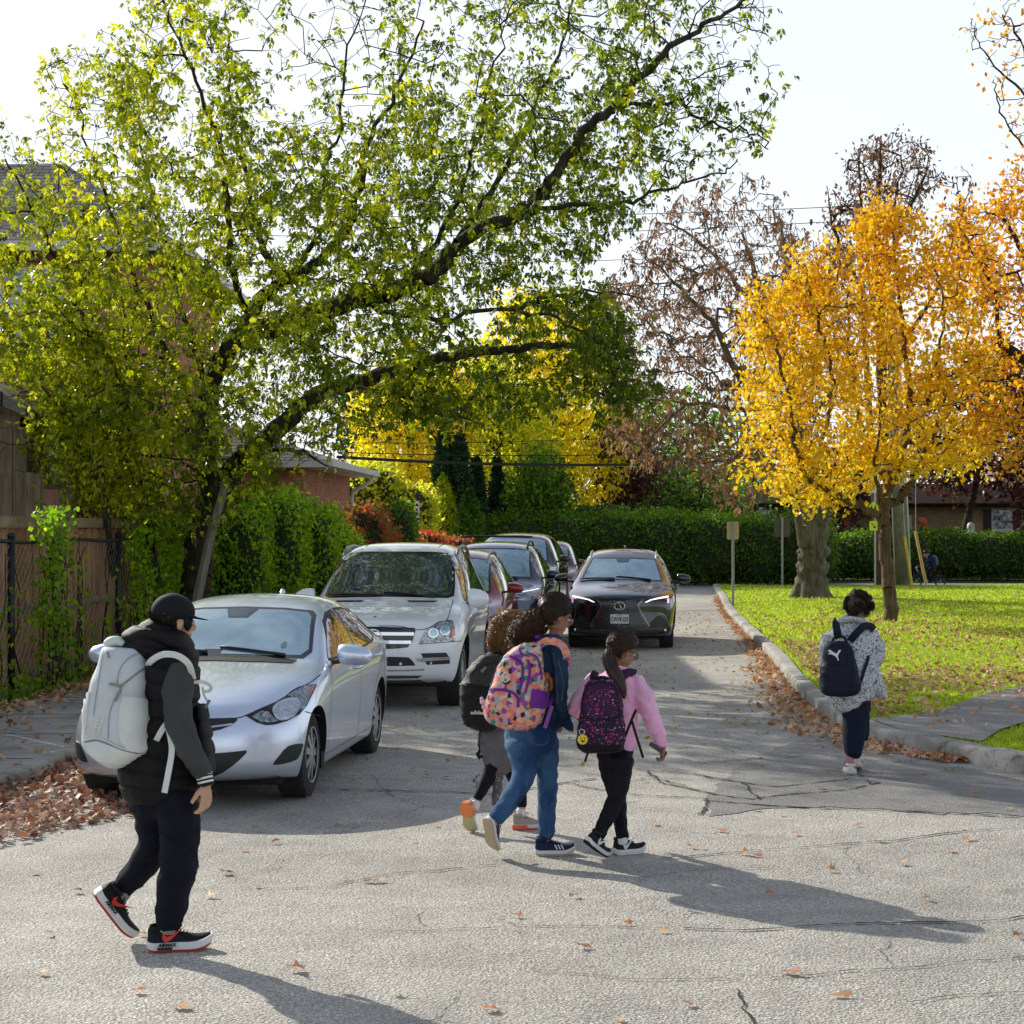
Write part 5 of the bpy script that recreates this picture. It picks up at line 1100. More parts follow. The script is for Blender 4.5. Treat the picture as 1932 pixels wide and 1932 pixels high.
    def wheels(s, wb, r, w, tw, style, rm, tin):
        rr = r*.66
        for ax in (wb/2, -wb/2):
            for sd in (1,-1):
                yo = w-.05; wh = bpy.data.objects.new('wheel', None); COL.objects.link(wh); wh.parent = s.root; wh.location = (ax, sd*yo, r); wh.rotation_euler = (0,.3*ax,0 if sd > 0 else math.pi)
                b = MB(); b.lathe([(rr,-.012),(rr+.012,.0),(rr+(r-rr)*.5,.008),(r*.965,-.006),(r*.99,-.022),(r,-.045),(r,-tw+.04),(r*.985,-tw+.02),(r*.95,-tw),(rr,-tw+.01)], 'Y', (0,0,0), 56)
                k = 64
                for i in range(k):
                    a = 2*math.pi*i/k; M_ = Matrix.Rotation(a, 4, 'Y'); b.box((-.006-.004*(i%2),-tw+.02,r*.982),(.006,-.03,r*1.007), M_ @ Matrix.Rotation(.0,4,'Z'))
                b.build('tyre', M_RUB, wh, 35)
                b = MB(); b.lathe([(rr*1.0,-.012),(rr*.985,.004),(rr*.93,.002),(rr*.9,-.03),(rr*.86,-.10),(rr*.3,-.10),(0,-.10)], 'Y', (0,0,0), 48); b.build('barrel', M_DARKRIM, wh, 35)
                b = MB()
                b.lathe([(rr*1.01,-.016),(rr*1.0,.006),(rr*.94,.004),(rr*.92,-.02)], 'Y', (0,0,0), 48)
                b.lathe([(rr*.22,-.05),(rr*.22,-.004),(rr*.17,.004),(0,.008)], 'Y', (0,0,0), 24)
                ns = {'multi':9,'five':5,'ten':10}[style]
                for i in range(ns):
                    M_ = Matrix.Rotation(2*math.pi*i/ns+.1, 4, 'Y'); hw0, hw1 = (rr*.11, rr*.13) if ns > 6 else (rr*.16, rr*.20)
                    q = [(-hw0,-.03,rr*.18),(hw0,-.03,rr*.18),(hw1+rr*.05,-.035,rr*.96),(-hw1+rr*.05,-.035,rr*.96)]; u = [(x,y+.030+(.006 if z < rr*.5 else -.002),z) for x,y,z in q]
                    b.add([M_ @ Vector(p) for p in q+u], [(3,2,1,0),(4,5,6,7),(0,1,5,4),(1,2,6,5),(2,3,7,6),(3,0,4,7)])
                b.build('rim', rm, wh, 30)
    def cast(s, o, d):
        h = s.bvh.ray_cast(o, d); return (h[0], h[1]) if h[0] is not None else None
    def ray(s, mode, u, v):
        if mode == 'front': return Vector((6,u,v)), Vector((-1,0,0))
        if mode == 'side': return Vector((u,4,v)), Vector((0,-1,0))
        if mode == 'top': return Vector((u,v,5)), Vector((0,0,-1))
        if mode == 'cam':
            o = s.Mi @ Vector((0,0,CH)); e = s.Mi @ P(u,v,10); return o, (e-o).normalized()
    def patch(s, name, mode, poly, m, off=.004, cell=.04, parent=None, mirror=False, smooth_poly=0, rim=.014):
        if name == 'windshield':
            s.patch('windshield_frit', mode, poly, M_GLOSSB, off-.004, cell, parent)
            mx_, my_ = (max(p[0] for p in poly)+min(p[0] for p in poly))/2, (max(p[1] for p in poly)+min(p[1] for p in poly))/2; poly = [(mx_+(p[0]-mx_)*.955, my_+(p[1]-my_)*.90+(my_*0)) for p in poly]
        poly = [tuple(p) for p in (crom(poly, smooth_poly, True) if smooth_poly else poly)]
        sc = 1.0
        if mode == 'cam': sc = 100.0   # px -> comparable size for the triangulator
        pp = [Vector((p[0]/sc, p[1]/sc)) for p in poly]; c_ = cell
        bd = []
        for a, b in zip(pp, pp[1:]+pp[:1]):
            k = max(1, int((b-a).length/c_));
            for q in range(k): bd.append(a.lerp(b, q/k))
        pl = [(p.x,p.y) for p in bd]; vs = list(bd); xs = [p.x for p in bd]; ys = [p.y for p in bd]; y = min(ys)+c_/2
        while y < max(ys):
            x = min(xs)+c_/2
            while x < max(xs):
                if inside(x, y, pl) and min((Vector((x,y))-q).length for q in bd) > c_*.35: vs.append(Vector((x,y)))
                x += c_
            y += c_
        nb = len(bd); out = geometry.delaunay_2d_cdt(vs, [(i,(i+1)%nb) for i in range(nb)], [], 1, 1e-7)
        P3 = []; N3 = []
        for v in out[0]:
            h = s.cast(*s.ray(mode, v.x*sc, v.y*sc)); P3.append(h[0] if h else None); N3.append(h[1] if h else None)
        F = [f for f in out[2] if all(P3[i] is not None for i in f)]
        F = [f for f in F if max((P3[f[0]]-P3[f[1]]).length, (P3[f[1]]-P3[f[2]]).length) < .5]
        if not F: return None
        V = [(P3[i]+N3[i]*off) if P3[i] is not None else Vector((0,0,0)) for i in range(len(P3))]
        me = bpy.data.meshes.new(name); me.from_pydata([tuple(v) for v in V], [], F); me.update()
        bm = bmesh.new(); bm.from_mesh(me); bmesh.ops.delete(bm, geom=[v for v in bm.verts if not v.link_faces], context='VERTS')
        bmesh.ops.recalc_face_normals(bm, faces=bm.faces)
        f0 = bm.faces[:][0]
        ctr = f0.calc_center_median(); hh = s.bvh.find_nearest(ctr)
        if hh[1].dot(f0.normal) < 0: bmesh.ops.reverse_faces(bm, faces=bm.faces)
        if rim:
            be = [e for e in bm.edges if len(e.link_faces) == 1]; r_ = bmesh.ops.extrude_edge_only(bm, edges=be)
            for v in [g_ for g_ in r_['geom'] if isinstance(g_, bmesh.types.BMVert)]:
                hh = s.bvh.find_nearest(v.co); v.co -= hh[1]*(off+rim)
        bm.to_mesh(me); bm.free(); me.polygons.foreach_set('use_smooth', [True]*len(me.polygons)); me.set_sharp_from_angle(angle=R(40))
        o = link(name, me, m, parent or s.root)
        if mirror:
            m2 = me.copy(); m2.transform(Matrix.Diagonal((1,-1,1,1))); m2.flip_normals(); link(name, m2, None, parent if (parent and not mirror == 'own') else s.root)
        return o
    def line(s, name, mode, pts, wd, m, off=.003, mirror=False, smooth=4, parent=None):
        """narrow strip following the body (shut lines, mouldings)"""
        pts = crom(pts, smooth) if smooth else pts; Q = []
        for a, b in zip(pts, pts[1:]):
            k = max(1, int(np.linalg.norm(np.array(b)-np.array(a))/(.05 if mode != 'cam' else 4)))
            for q in range(k): Q.append(np.array(a)*(1-q/k)+np.array(b)*q/k)
        Q.append(np.array(pts[-1])); H = [s.cast(*s.ray(mode, q[0], q[1])) for q in Q]; H = [h for h in H if h]
        if len(H) < 2: return
        V = []
        for i, (p, nn) in enumerate(H):
            t_ = H[min(i+1,len(H)-1)][0]-H[max(i-1,0)][0]; sd = t_.cross(nn); sd.normalize() if sd.length > 0 else None
            V += [p+nn*off+sd*wd/2, p+nn*off-sd*wd/2]
        b = MB(); b.add(V, [(2*i,2*i+1,2*i+3,2*i+2) for i in range(len(H)-1)])
        if mirror: b2 = MB(); V2 = [Vector((v.x,-v.y,v.z)) for v in V]; b2.add(V2, [(2*i+1,2*i,2*i+2,2*i+3) for i in range(len(H)-1)]); b2.build(name, m, parent or s.root, recalc=False)
        return b.build(name, m, parent or s.root, recalc=False)
    def mirrors(s, x, z, w0, m, size=(.10,.22,.13), black_low=True, drop=0):
        for sd in (1,-1):
            b = MB(); a, c, h = size; rings = []
            for i, (f, k) in enumerate([(0,.55),(.08,.88),(.3,1.0),(.6,1.0),(.85,.86),(.97,.55),(1,.2)]):
                yy = sd*(w0+.05+c*f); rings.append([(x+a*.5*k*math.cos(t_)*(1.0 if math.cos(t_) > 0 else .55), yy, z+drop+h*.5*k*math.sin(t_)*(1-.2*f)-.02*f) for t_ in np.linspace(0,2*math.pi,17)[:-1]])
            b.loft(rings if sd > 0 else rings[::-1]); o = b.build('mirror', m, s.root, 50)
            b = MB(); b.tube([(x+.03,sd*(w0-.06),z-.075),(x+.02,sd*(w0+.03),z-.065),(x,sd*(w0+.14),z-.05)], [.035,.028,.03], 8, flat=.6); b.build('arm', M_PLAST, o, True)
            b = MB(); b.add([(x-a*.30,sd*(w0+.08),z+h*.36),(x-a*.30,sd*(w0+c),z+h*.25),(x-a*.30,sd*(w0+c),z-h*.33),(x-a*.30,sd*(w0+.08),z-h*.38)], [(0,1,2,3)]); b.build('mirror_glass', M_CGLASS, o)
    def handle(s, x, z):
        for sd in (1,-1):
            h = s.cast(Vector((x,4,z)), Vector((0,-1,0)))
            if not h: continue
            y = h[0].y; b = MB(); b.tube([(x+.10,sd*(y-.005),z),(x+.07,sd*(y+.035),z+.003),(x,sd*(y+.045),z+.006),(x-.07,sd*(y+.035),z+.003),(x-.10,sd*(y-.005),z)], [.012,.016,.018,.016,.012], 8); b.build('door_handle', s.paint, s.root, True)
    def rails(s, x0, x1, y, zf, m, lift=.06, r=.018):
        for sd in (1,-1):
            pts = []
            for i in range(13):
                f = i/12; x = x0+(x1-x0)*f; h = s.cast(Vector((x,y,5)), Vector((0,0,-1))); zz = h[0].z if h else 1.7; pts.append((x, sd*y, zz+lift*min(1, 5*f, 5*(1-f))-(.0 if 0<i<12 else .02)))
            b = MB(); b.tube(pts, r, 8, up=(0,1,0)); b.build('roof_rail', m, s.root, True)
    def wiper(s, y0, y1, x0, zoff=.02):
        b = MB()
        for (ya, yb, dz) in ((y0,y1,0),(y0-.62,y1-.62,.004)):
            pts = []
            for f in np.linspace(0,1,8):
                y = ya+(yb-ya)*f; h = s.cast(Vector((x0-.10*f*(1) ,y,5)), Vector((0,0,-1)))
                if h: pts.append(h[0]+h[1]*(.018+dz))
            if len(pts) > 2: b.tube(pts, [.014]*2+[.010]*(len(pts)-2), 6)
        b.build('wiper', M_PLAST, s.root, True)
# ---- silver sedan
EL = ccrop(360,1160,4.2)
el = Car('silver_sedan', 'silver compact sedan parked nearest the camera beside the boy in the cap', 'car', (-2.335,13.72), 6.0,
 [(2.25,.735,.58,.715,.62,.93),(2.10,.79,.64,.77,.67,.97),(1.78,.87,.68,.845,.755,1.0),(1.38,.945,.71,.915,.84,1.0),(1.02,.995,.74,.955,.89,1.0),(.80,1.04,.735,1.0,.92,1.0),(.38,1.26,.70,1.215,.945,1.0),(-.03,1.425,.66,1.365,.955,1.0),(-.45,1.465,.645,1.405,.965,1.0),(-.95,1.455,.635,1.39,.98,1.0),(-1.38,1.37,.62,1.31,.99,1.0),(-1.80,1.20,.62,1.15,1.0,.985),(-2.08,1.09,.62,1.06,1.0,.95),(-2.30,1.05,.62,1.02,.93,.88)],
 .8875, .185, 2.70, .318, M_SILVER, noseK=.50, nosez=[(.18,-.10),(.30,-.01),(.50,.0),(.62,-.05),(.75,-.16),(1.0,-.22)], rim='multi')
def elp(pts): return [EL(*p) for p in pts]
el.patch('windshield', 'front', [(0,1.368),(.35,1.358),(.56,1.335),(.605,1.30),(.66,1.15),(.70,1.04),(.66,1.0),(.40,1.005),(0,1.012)] + [(-.40,1.005),(-.66,1.0),(-.70,1.04),(-.66,1.15),(-.605,1.30),(-.56,1.335),(-.35,1.358)], M_CGLASS, .008, .06)
el.patch('mirror_mount', 'front', [(-.13,1.345),(.13,1.345),(.08,1.285),(-.08,1.285)], mat('tinted_mount',(.07,.10,.115),.2), .012, .05); el.patch('inspection_sticker', 'front', [(.47+.022*math.cos(a), 1.085+.022*math.sin(a)) for a in np.linspace(0,6.28,13)[:-1]], mat('sticker_grey',(.12,.2,.22),.3), .012, .02)
el.patch('cowl', 'front', [(0,1.012),(.40,1.005),(.62,.990),(.60,.972),(.40,.982),(0,.99),(-.40,.982),(-.60,.972),(-.62,.99),(-.40,1.005)], M_PLAST, .006, .05)
for nm, pl in (('front_side_window', [(.62,.985),(.40,1.10),(.12,1.235),(-.08,1.295),(-.30,1.315),(-.31,1.0),(0,.985)]), ('rear_side_window', [(-.37,1.0),(-.36,1.318),(-.70,1.315),(-1.05,1.26),(-1.35,1.165),(-1.40,1.10),(-1.20,1.035),(-.80,1.01)])):
    w0 = el.patch('window_frame', 'side', [(x+(x-(-.35))*.03+(.0), z+(.022 if z > 1.15 else -.018)) for x, z in pl], M_PLAST, .003, .06, mirror=True); el.patch('side_window', 'side', pl, M_CGLASS2, .007, .06, mirror=True)
hl = elp([(552,1140),(640,1095),(790,1035),(930,950),(1040,885),(1150,880),(1120,940),(1060,1060),(1000,1130),(900,1185),(800,1215),(720,1220),(640,1195)])
el.patch('headlight', 'cam', hl, M_GLOSSB, .006, .08, mirror=True)
el.patch('headlight_lens', 'cam', elp([(900,975),(1040,895),(1135,890),(1090,985),(1040,1080),(1010,1100),(1000,1020),(960,1000)]), M_LENS, .010, .06, mirror=True)
el.patch('turn_lamp', 'cam', elp([(1085,905),(1128,890),(1090,960),(1058,975)]), M_AMBER, .014, .06, mirror=True)
el.patch('headlight_ring', 'cam', elp([(770,1100),(800,1045),(880,1005),(960,995),(1005,1030),(1000,1090),(950,1150),(870,1180),(810,1170)]), M_CHROME, .010, .05, mirror=True, smooth_poly=3)
el.patch('headlight_bowl', 'cam', elp([(795,1100),(820,1050),(890,1020),(955,1015),(985,1045),(975,1095),(935,1140),(870,1160),(820,1150)]), M_REFL, .014, .05, mirror=True, smooth_poly=3)
el.patch('headlight_lens', 'cam', elp([(600,1150),(680,1105),(740,1110),(780,1160),(820,1185),(760,1200),(680,1195)]), M_LENS, .010, .05, mirror=True)
def sym(pts, car, conv=None):
    H = [];
    for p in pts:
        h = car.cast(*car.ray('cam', *(conv(*p) if conv else p)))
        if h: H.append((abs(h[0].y), h[0].z))
    return [(0,H[0][1])] + H + [(0,H[-1][1])] + [(-y,z) for y,z in H[::-1]]
def dedupe(pl):
    out = []
    for p in pl:
        if not out or math.dist(p, out[-1]) > .004: out.append(p)
    if math.dist(out[0], out[-1]) < .004: out.pop()
    return out
gp = dedupe(sym([(300,1165),(400,1165),(480,1160),(478,1185),(420,1225),(340,1258),(260,1275)], el, EL)); el.patch('grille', 'front', gp, M_GLOSSB, .006, .04)
el.line('grille_trim', 'front', [(-.42,.615),(-.2,.592),(0,.588),(.2,.592),(.42,.615)], .014, M_CHROME, .012)
ip = dedupe(sym([(300,1455),(420,1445),(560,1430),(555,1455),(500,1510),(440,1560),(360,1615),(290,1645)], el, EL)); el.patch('lower_intake', 'front', ip, M_PLAST, .006, .04)
for k in range(4): el.line('intake_slat', 'front', [(-.30+.02*k,.36-.035*k),(0,.352-.035*k),(.30-.02*k,.36-.035*k)], .008, M_GLOSSB, .014)
el.patch('fog_lamp_recess', 'cam', elp([(782,1545),(840,1470),(910,1395),(1025,1372),(1020,1420),(985,1500),(900,1535),(820,1550)]), M_PLAST, .006, .06, mirror=True, smooth_poly=2)
el.line('shut_line', 'cam', elp([(195,1168),(400,1163),(490,1158),(552,1138),(700,1072),(850,1005),(960,920),(1080,870),(1180,795)]), .007, M_DARK, .003, mirror=True)
el.line('shut_line', 'cam', elp([(1050,1105),(1110,1122),(1180,1145)]), .006, M_DARK, .003, mirror=True)
for xs in ([(.92,.30),(.90,.6),(.80,.85),(.70,.97)], [(-.33,1.0),(-.34,.7),(-.32,.30)], [(-1.42,1.08),(-1.30,.80),(-1.02,.62),(-.98,.32)]): el.line('shut_line', 'side', xs, .007, M_DARK, .003, mirror=True)
el.line('sill_moulding', 'side', [(.95,.27),(0,.27),(-.95,.27)], .012, M_CHROME, .004, mirror=True)
el.mirrors(.56, 1.02, .83, M_SILVER, (.19,.27,.185)); el.handle(-.18,.86); el.handle(-1.12,.90); el.wiper(.52,-.02,.86)
el.patch('backlight', 'top', [(-1.30,.50),(-1.30,-.50),(-1.85,-.55),(-1.85,.55)], M_CGLASS, .008, .07)
el.patch('tail_lamp', 'side', [(-1.95,.98),(-2.16,.96),(-2.2,.85),(-2.02,.86)], M_REDL, .006, .05, mirror=True)
b = MB(); b.tube([(1.0,.84,.17),(.99,.84,.30)], [.02,.02], 4); b.build('mud_flap', M_PLAST, el.root)
b = MB(); b.tube([(-1.2,0,1.40),(-1.28,0,1.455),(-1.36,0,1.44)], [.02,.02,.01], 8); b.build('antenna', M_SILVER, el.root, True)
for y in (.36,-.36):
    b = MB(); b.loft([[(-.02+.35,y+math.cos(a)*.11*k,1.12+.11*k*math.sin(a)*1.0) for a in np.linspace(0,6.28,13)[:-1]] for k in (.1,)], True, False) if False else None
# ---- white SUV
ML = ccrop(640,1050,5.083)
ml = Car('white_suv', 'large white sport utility vehicle parked directly behind the silver sedan', 'car', (-1.475,20.82), 3.4,
 [(2.42,.985,.64,.965,.88,.90),(2.25,1.04,.68,1.02,.94,.95),(1.92,1.10,.73,1.075,1.0,1.0),(1.54,1.155,.78,1.12,1.05,1.0),(1.12,1.22,.80,1.17,1.09,1.0),(.70,1.44,.785,1.39,1.10,1.0),(.28,1.68,.75,1.63,1.11,1.0),(-.10,1.80,.735,1.755,1.12,1.0),(-.80,1.855,.725,1.805,1.13,1.0),(-1.6,1.84,.71,1.79,1.15,1.0),(-2.2,1.77,.645,1.71,1.16,.99),(-2.5,1.46,.68,1.41,1.14,.975),(-2.68,1.10,.72,1.07,1.0,.94)],
 .965, .28, 3.075, .385, M_WPAINT, noseK=.40, nosez=[(.28,-.16),(.42,-.02),(.6,0),(.9,-.03),(1.05,-.10)], tyre_w=.27, rim='ten')
def mlp(pts): return [ML(*p) for p in pts]
ml.patch('windshield', 'front', [(0,1.735),(.45,1.73),(.665,1.71),(.70,1.60),(.75,1.36),(.765,1.225),(.70,1.205),(.4,1.215),(0,1.222),(-.4,1.215),(-.70,1.205),(-.765,1.225),(-.75,1.36),(-.70,1.60),(-.665,1.71),(-.45,1.73)], M_CGLASS2, .008, .07)
for pl in ([(.88,1.16),(.62,1.34),(.30,1.58),(.05,1.69),(-.16,1.71),(-.17,1.15)], [(-.24,1.15),(-.23,1.715),(-1.0,1.73),(-1.18,1.725),(-1.22,1.17)], [(-1.30,1.18),(-1.27,1.72),(-1.9,1.68),(-2.22,1.58),(-2.3,1.25),(-2.0,1.2)]): ml.patch('side_window', 'side', pl, M_CGLASS2, .006, .08, mirror=True)
hlm = mlp([(1003,1208),(1040,1130),(1075,1065),(1150,1030),(1210,990),(1290,965),(1345,970),(1368,1050),(1365,1180),(1280,1192),(1130,1202)]); ml.patch('headlight', 'cam', hlm, M_LENS, .006, .06, mirror=True)
for cx, cy, r_ in ((1150,1098,52),(1265,1072,52)):
    ring = [(cx+r_*math.cos(a), cy+r_*math.sin(a)*.95) for a in np.linspace(0,2*math.pi,15)[:-1]]; ml.patch('headlight_ring', 'cam', mlp(ring), M_CHROME, .010, .04, mirror=True)
    ring = [(cx+r_*.72*math.cos(a), cy+r_*.70*math.sin(a)) for a in np.linspace(0,2*math.pi,15)[:-1]]; ml.patch('projector', 'cam', mlp(ring), M_CGLASS, .016, .04, mirror=True)
ml.patch('turn_lamp', 'cam', mlp([(1335,1060),(1366,1040),(1364,1120),(1320,1145)]), M_AMBER, .012, .05, mirror=True)
gp = dedupe(sym([(600,1035),(760,1040),(955,1045),(974,1065),(940,1180),(890,1245),(760,1258),(600,1262)], ml, ML)); ml.patch('grille', 'front', gp, M_GLOSSB, .004, .05)
for k, z in enumerate((.855,.765)):
    ww = .44-.03*k; ml.line('grille_slat', 'front', [(-ww,z),(0,z+.004),(ww,z)], .036, M_CHROME, .014)
b = MB(); h = ml.cast(Vector((6,0,.81)), Vector((-1,0,0)))[0]
b.lathe([(.105,-.004),(.105,.010),(.092,.010),(.092,-.004)], 'X', (h.x+.02,0,.81), 28)
for k in range(3):
    a = R(90+120*k); b.tube([(h.x+.026,0,.81),(h.x+.026,.097*math.cos(a),.81+.097*math.sin(a))], [.014,.003], 4)
b.build('emblem', M_CHROME, ml.root)
ip = dedupe(sym([(600,1340),(760,1340),(900,1345),(940,1380),(970,1428),(800,1432),(600,1434)], ml, ML)); ml.patch('lower_intake', 'front', ip, M_PLAST, .004, .05)
ml.patch('fog_lamp_recess', 'cam', mlp([(1025,1305),(1280,1298),(1318,1350),(1318,1410),(1090,1422),(1060,1375)]), M_PLAST, .004, .05, mirror=True)
ml.patch('fog_trim', 'cam', mlp([(980,1352),(1310,1338),(1312,1368),(1075,1384),(1000,1380)]), M_CHROME, .020, .05, mirror=True)
ip = dedupe(sym([(720,1530),(900,1530),(1030,1530),(1085,1600),(1080,1618),(900,1618),(720,1618)], ml, ML)); ml.patch('skid_plate', 'front', ip, mat('satin_grey',(.12,.12,.125),.4,.5), .005, .05)
ml.line('trim_line', 'front', [(-.55,.46),(0,.455),(.55,.46)], .016, M_CHROME, .008)
ml.line('shut_line', 'cam', mlp([(978,1066),(1070,1058),(1150,1022),(1210,985),(1290,960),(1330,850),(1352,760)]), .008, M_DARK, .003, mirror=True)
ml.line('shut_line', 'cam', mlp([(600,1028),(800,1030),(978,1066)]), .008, M_DARK, .003)
ml.line('shut_line', 'cam', mlp([(1003,1210),(1200,1198),(1440,1178)]), .007, M_DARK, .003, mirror=True)
ml.patch('hood_vent', 'cam', mlp([(890,768),(1195,770),(1160,786),(900,784)]), M_PLAST, .004, .04, mirror=True)
ml.line('shut_line', 'top', [(-.28,-.46),(-.24,0),(-.28,.46),(-.95,.48),(-.98,0),(-.95,-.48),(-.28,-.46)], .010, M_DARK, .003, smooth=0)
for xs in ([(1.0,.40),(1.0,.75),(.92,1.1)], [(-.2,1.15),(-.21,.38)], [(-1.26,1.15),(-1.12,.85),(-1.02,.62)]): ml.line('shut_line', 'side', xs, .008, M_DARK, .003, mirror=True)
b = MB(); h = ml.cast(Vector((2.15,0,5)), Vector((0,0,-1)))[0]; b.lathe([(.03,-.01),(.03,.008),(0,.010)], 'Z', tuple(h), 14); b.build('badge', M_CHROME, ml.root)
for y in (.30,-.30,.62,-.62):
    h = ml.cast(Vector((6,y,.53)), Vector((-1,0,0)))[0]; b = MB(); b.lathe([(.016,0),(.016,.006),(0,.007)], 'X', tuple(h), 12); b.build('parking_sensor', M_WPAINT, ml.root)
ml.mirrors(.80, 1.20, .86, M_WPAINT, (.17,.25,.24)); ml.handle(-.05,1.0); ml.handle(-1.08,1.02); ml.wiper(.55,-.05,1.16); ml.rails(-.02,-1.9,.70,1.85,M_GALV,.075,.024)
def flares(car, wb, r, w, m):
    for ax in (wb/2,-wb/2):
        for sd in (1,-1):
            b = MB(); rings = []
            for i in range(19):
                a = R(12+156*i/18); c_, s_ = math.cos(a), math.sin(a); z0 = r+.01
                rings.append([(ax+(r+.045)*c_, sd*(w-.10), z0+(r+.045)*s_),(ax+(r+.05)*c_, sd*(w+.012), z0+(r+.05)*s_),(ax+(r+.085)*c_, sd*(w+.014), z0+(r+.085)*s_),(ax+(r+.12)*c_, sd*(w-.04), z0+(r+.12)*s_)])
            b.loft(rings); b.build('wheel_arch', m, car.root, 50)

# ---- black crossover coming down the lane
LX = ccrop(1110,1080,6.9)
lx = Car('black_crossover', 'black crossover with daytime lamps lit driving down the lane towards the camera', 'car', (1.865,31.05), 5.0,
 [(2.32,.905,.56,.885,.80,.88),(2.15,.955,.64,.935,.86,.94),(1.80,1.02,.70,.99,.93,1.0),(1.40,1.07,.74,1.035,.98,1.0),(1.02,1.15,.76,1.10,1.02,1.0),(.60,1.35,.72,1.305,1.04,1.0),(.15,1.56,.67,1.51,1.06,1.0),(-.2,1.635,.655,1.585,1.07,1.0),(-.8,1.675,.645,1.625,1.09,1.0),(-1.4,1.645,.63,1.595,1.11,.99),(-1.9,1.52,.56,1.46,1.13,.97),(-2.2,1.22,.64,1.18,1.10,.95),(-2.36,1.0,.68,.97,.92,.90)],
 .9325, .215, 2.69, .36, M_BLACKP, noseK=.48, nosez=[(.22,-.06),(.34,0),(.6,-.02),(.8,-.02),(1.0,-.12)], tyre_w=.235, rim='five', rim_m=M_DARKRIM)
def lxp(pts): return [LX(*p) for p in pts]
lx.patch('windshield', 'cam', lxp([(515,250),(950,245),(1385,262),(1430,380),(1485,575),(930,552),(372,535),(430,400)]), M_CGLASS, .008, .10)
for pl in ([(.80,1.09),(.50,1.26),(.20,1.43),(-.05,1.50),(-.22,1.51),(-.22,1.08)], [(-.29,1.08),(-.28,1.515),(-.9,1.53),(-1.4,1.49),(-1.62,1.38),(-1.5,1.16),(-1.0,1.1)]): lx.patch('side_window', 'side', pl, M_CGLASS2, .006, .08, mirror=True)
gpx = [(600,812),(760,828),(890,832),(1040,830),(1205,818),(1140,905),(1185,1010),(1275,1180),(1240,1215),(890,1222),(540,1215),(498,1180),(600,990),(645,895)]
gr = lx.patch('grille', 'cam', lxp(gpx), M_GLOSSB, .004, .06)
# spindle mesh: rows of short upright bars
for r_ in range(11):
    y = 848+r_*34; b = MB(); 
    for c_ in range(-18,19):
        x = 888+(c_+.5*(r_%2))*36
        if not inside(x, y, gpx) or not inside(x, y+24, gpx) or (760 < x < 1015 and 1020 < y+12 < 1150) or (820<x<960 and 850<y+12<970): continue
        h0 = lx.cast(*lx.ray('cam', *LX(x, y))); h1 = lx.cast(*lx.ray('cam', *LX(x, y+25)))
        if h0 and h1: b.tube([h0[0]+Vector((.010,0,0)), (h0[0]+h1[0])/2+Vector((.016,0,0)), h1[0]+Vector((.010,0,0))], [.006,.008,.004], 4)
    if b.v: b.build('grille_bars', mat('grille_grey',(.15,.15,.16),.3,.7), gr)
lx.patch('headlight', 'cam', lxp([(1235,865),(1320,818),(1430,795),(1560,768),(1575,800),(1565,885),(1450,895),(1320,890)]), M_GLOSSB, .004, .06, mirror=True)
lx.patch('daytime_lamp', 'cam', lxp([(1235,862),(1310,824),(1430,799),(1560,776),(1566,790),(1440,811),(1330,832),(1270,860)]), M_DRL, .012, .05, mirror=True)
lx.patch('daytime_lamp', 'cam', lxp([(1546,815),(1570,806),(1566,868),(1546,870)]), M_DRLP, .012, .05, mirror=True)
el_ = [(888+60*math.cos(a), 912+46*math.sin(a)) for a in np.linspace(0,2*math.pi,25)[:-1]]
hc = lx.cast(*lx.ray('cam', *LX(888,912)))[0]; b = MB(); ringp = []
sx = .085
for i in range(29): a = 2*math.pi*i/28; ringp.append((hc.x+.03, sx*math.cos(a), hc.z+.066*math.sin(a)))
b.tube(ringp, .008, 6, cap=False); b.tube([(hc.x+.03,-.02,hc.z+.062),(hc.x+.032,.035,hc.z-.035),(hc.x+.03,-.065,hc.z-.038)], [.008,.010,.008], 6); b.build('emblem', M_CHROME, lx.root, True)
b = MB(); b.lathe([(.085,0),(.08,.01),(0,.012)], 'X', (hc.x+.012,0,hc.z), 24); b.build('emblem_backing', M_GLOSSB, lx.root)
hp = lx.cast(*lx.ray('cam', *LX(882,1088)))[0]; M_ = Matrix(((0,0,1,hp.x+.022),(1,0,0,0),(0,1,0,hp.z),(0,0,0,1)))
b = MB(); b.prism(rrect(.305,.152,.012), M_, .006); pt = b.build('number_plate', mat('plate_white',(.70,.70,.62),.45,var=.04), lx.root)
M_BLUET = mat('plate_blue',(.03,.05,.16),.5); text_mesh('CWYR\u00b7223', .100, M_BLUET, pt, M_ @ Matrix.Translation((0,-.010,.007)), sx=.60, bold=.004)
text_mesh('ONTARIO', .024, M_BLUET, pt, M_ @ Matrix.Translation((0,.058,.007)), sx=.9)
b = MB(); b.prism(rrect(.33,.026,.005), M_ @ Matrix.Translation((0,-.089,-.002)), .006); fr = b.build('plate_frame', M_PLAST, lx.root); text_mesh('LEXUS', .018, M_GALV, fr, M_ @ Matrix.Translation((0,-.089,.005)))
lx.line('grille_surround', 'cam', lxp([(1210,818),(1140,905),(1190,1010),(1300,1190)]), .022, mat('dark_chrome',(.22,.21,.20),.2,.9), .010, mirror=True, smooth=0)
lx.line('trim_line', 'cam', lxp([(1400,1005),(1480,1020),(1530,1080),(1590,1280)]), .018, mat('dark_chrome',(.22,.21,.20),.2,.9), .010, mirror=True)
lx.patch('side_intake', 'cam', lxp([(1420,1040),(1490,1060),(1530,1160),(1550,1220),(1310,1215),(1300,1150)]), M_PLAST, .004, .06, mirror=True)
b = MB()
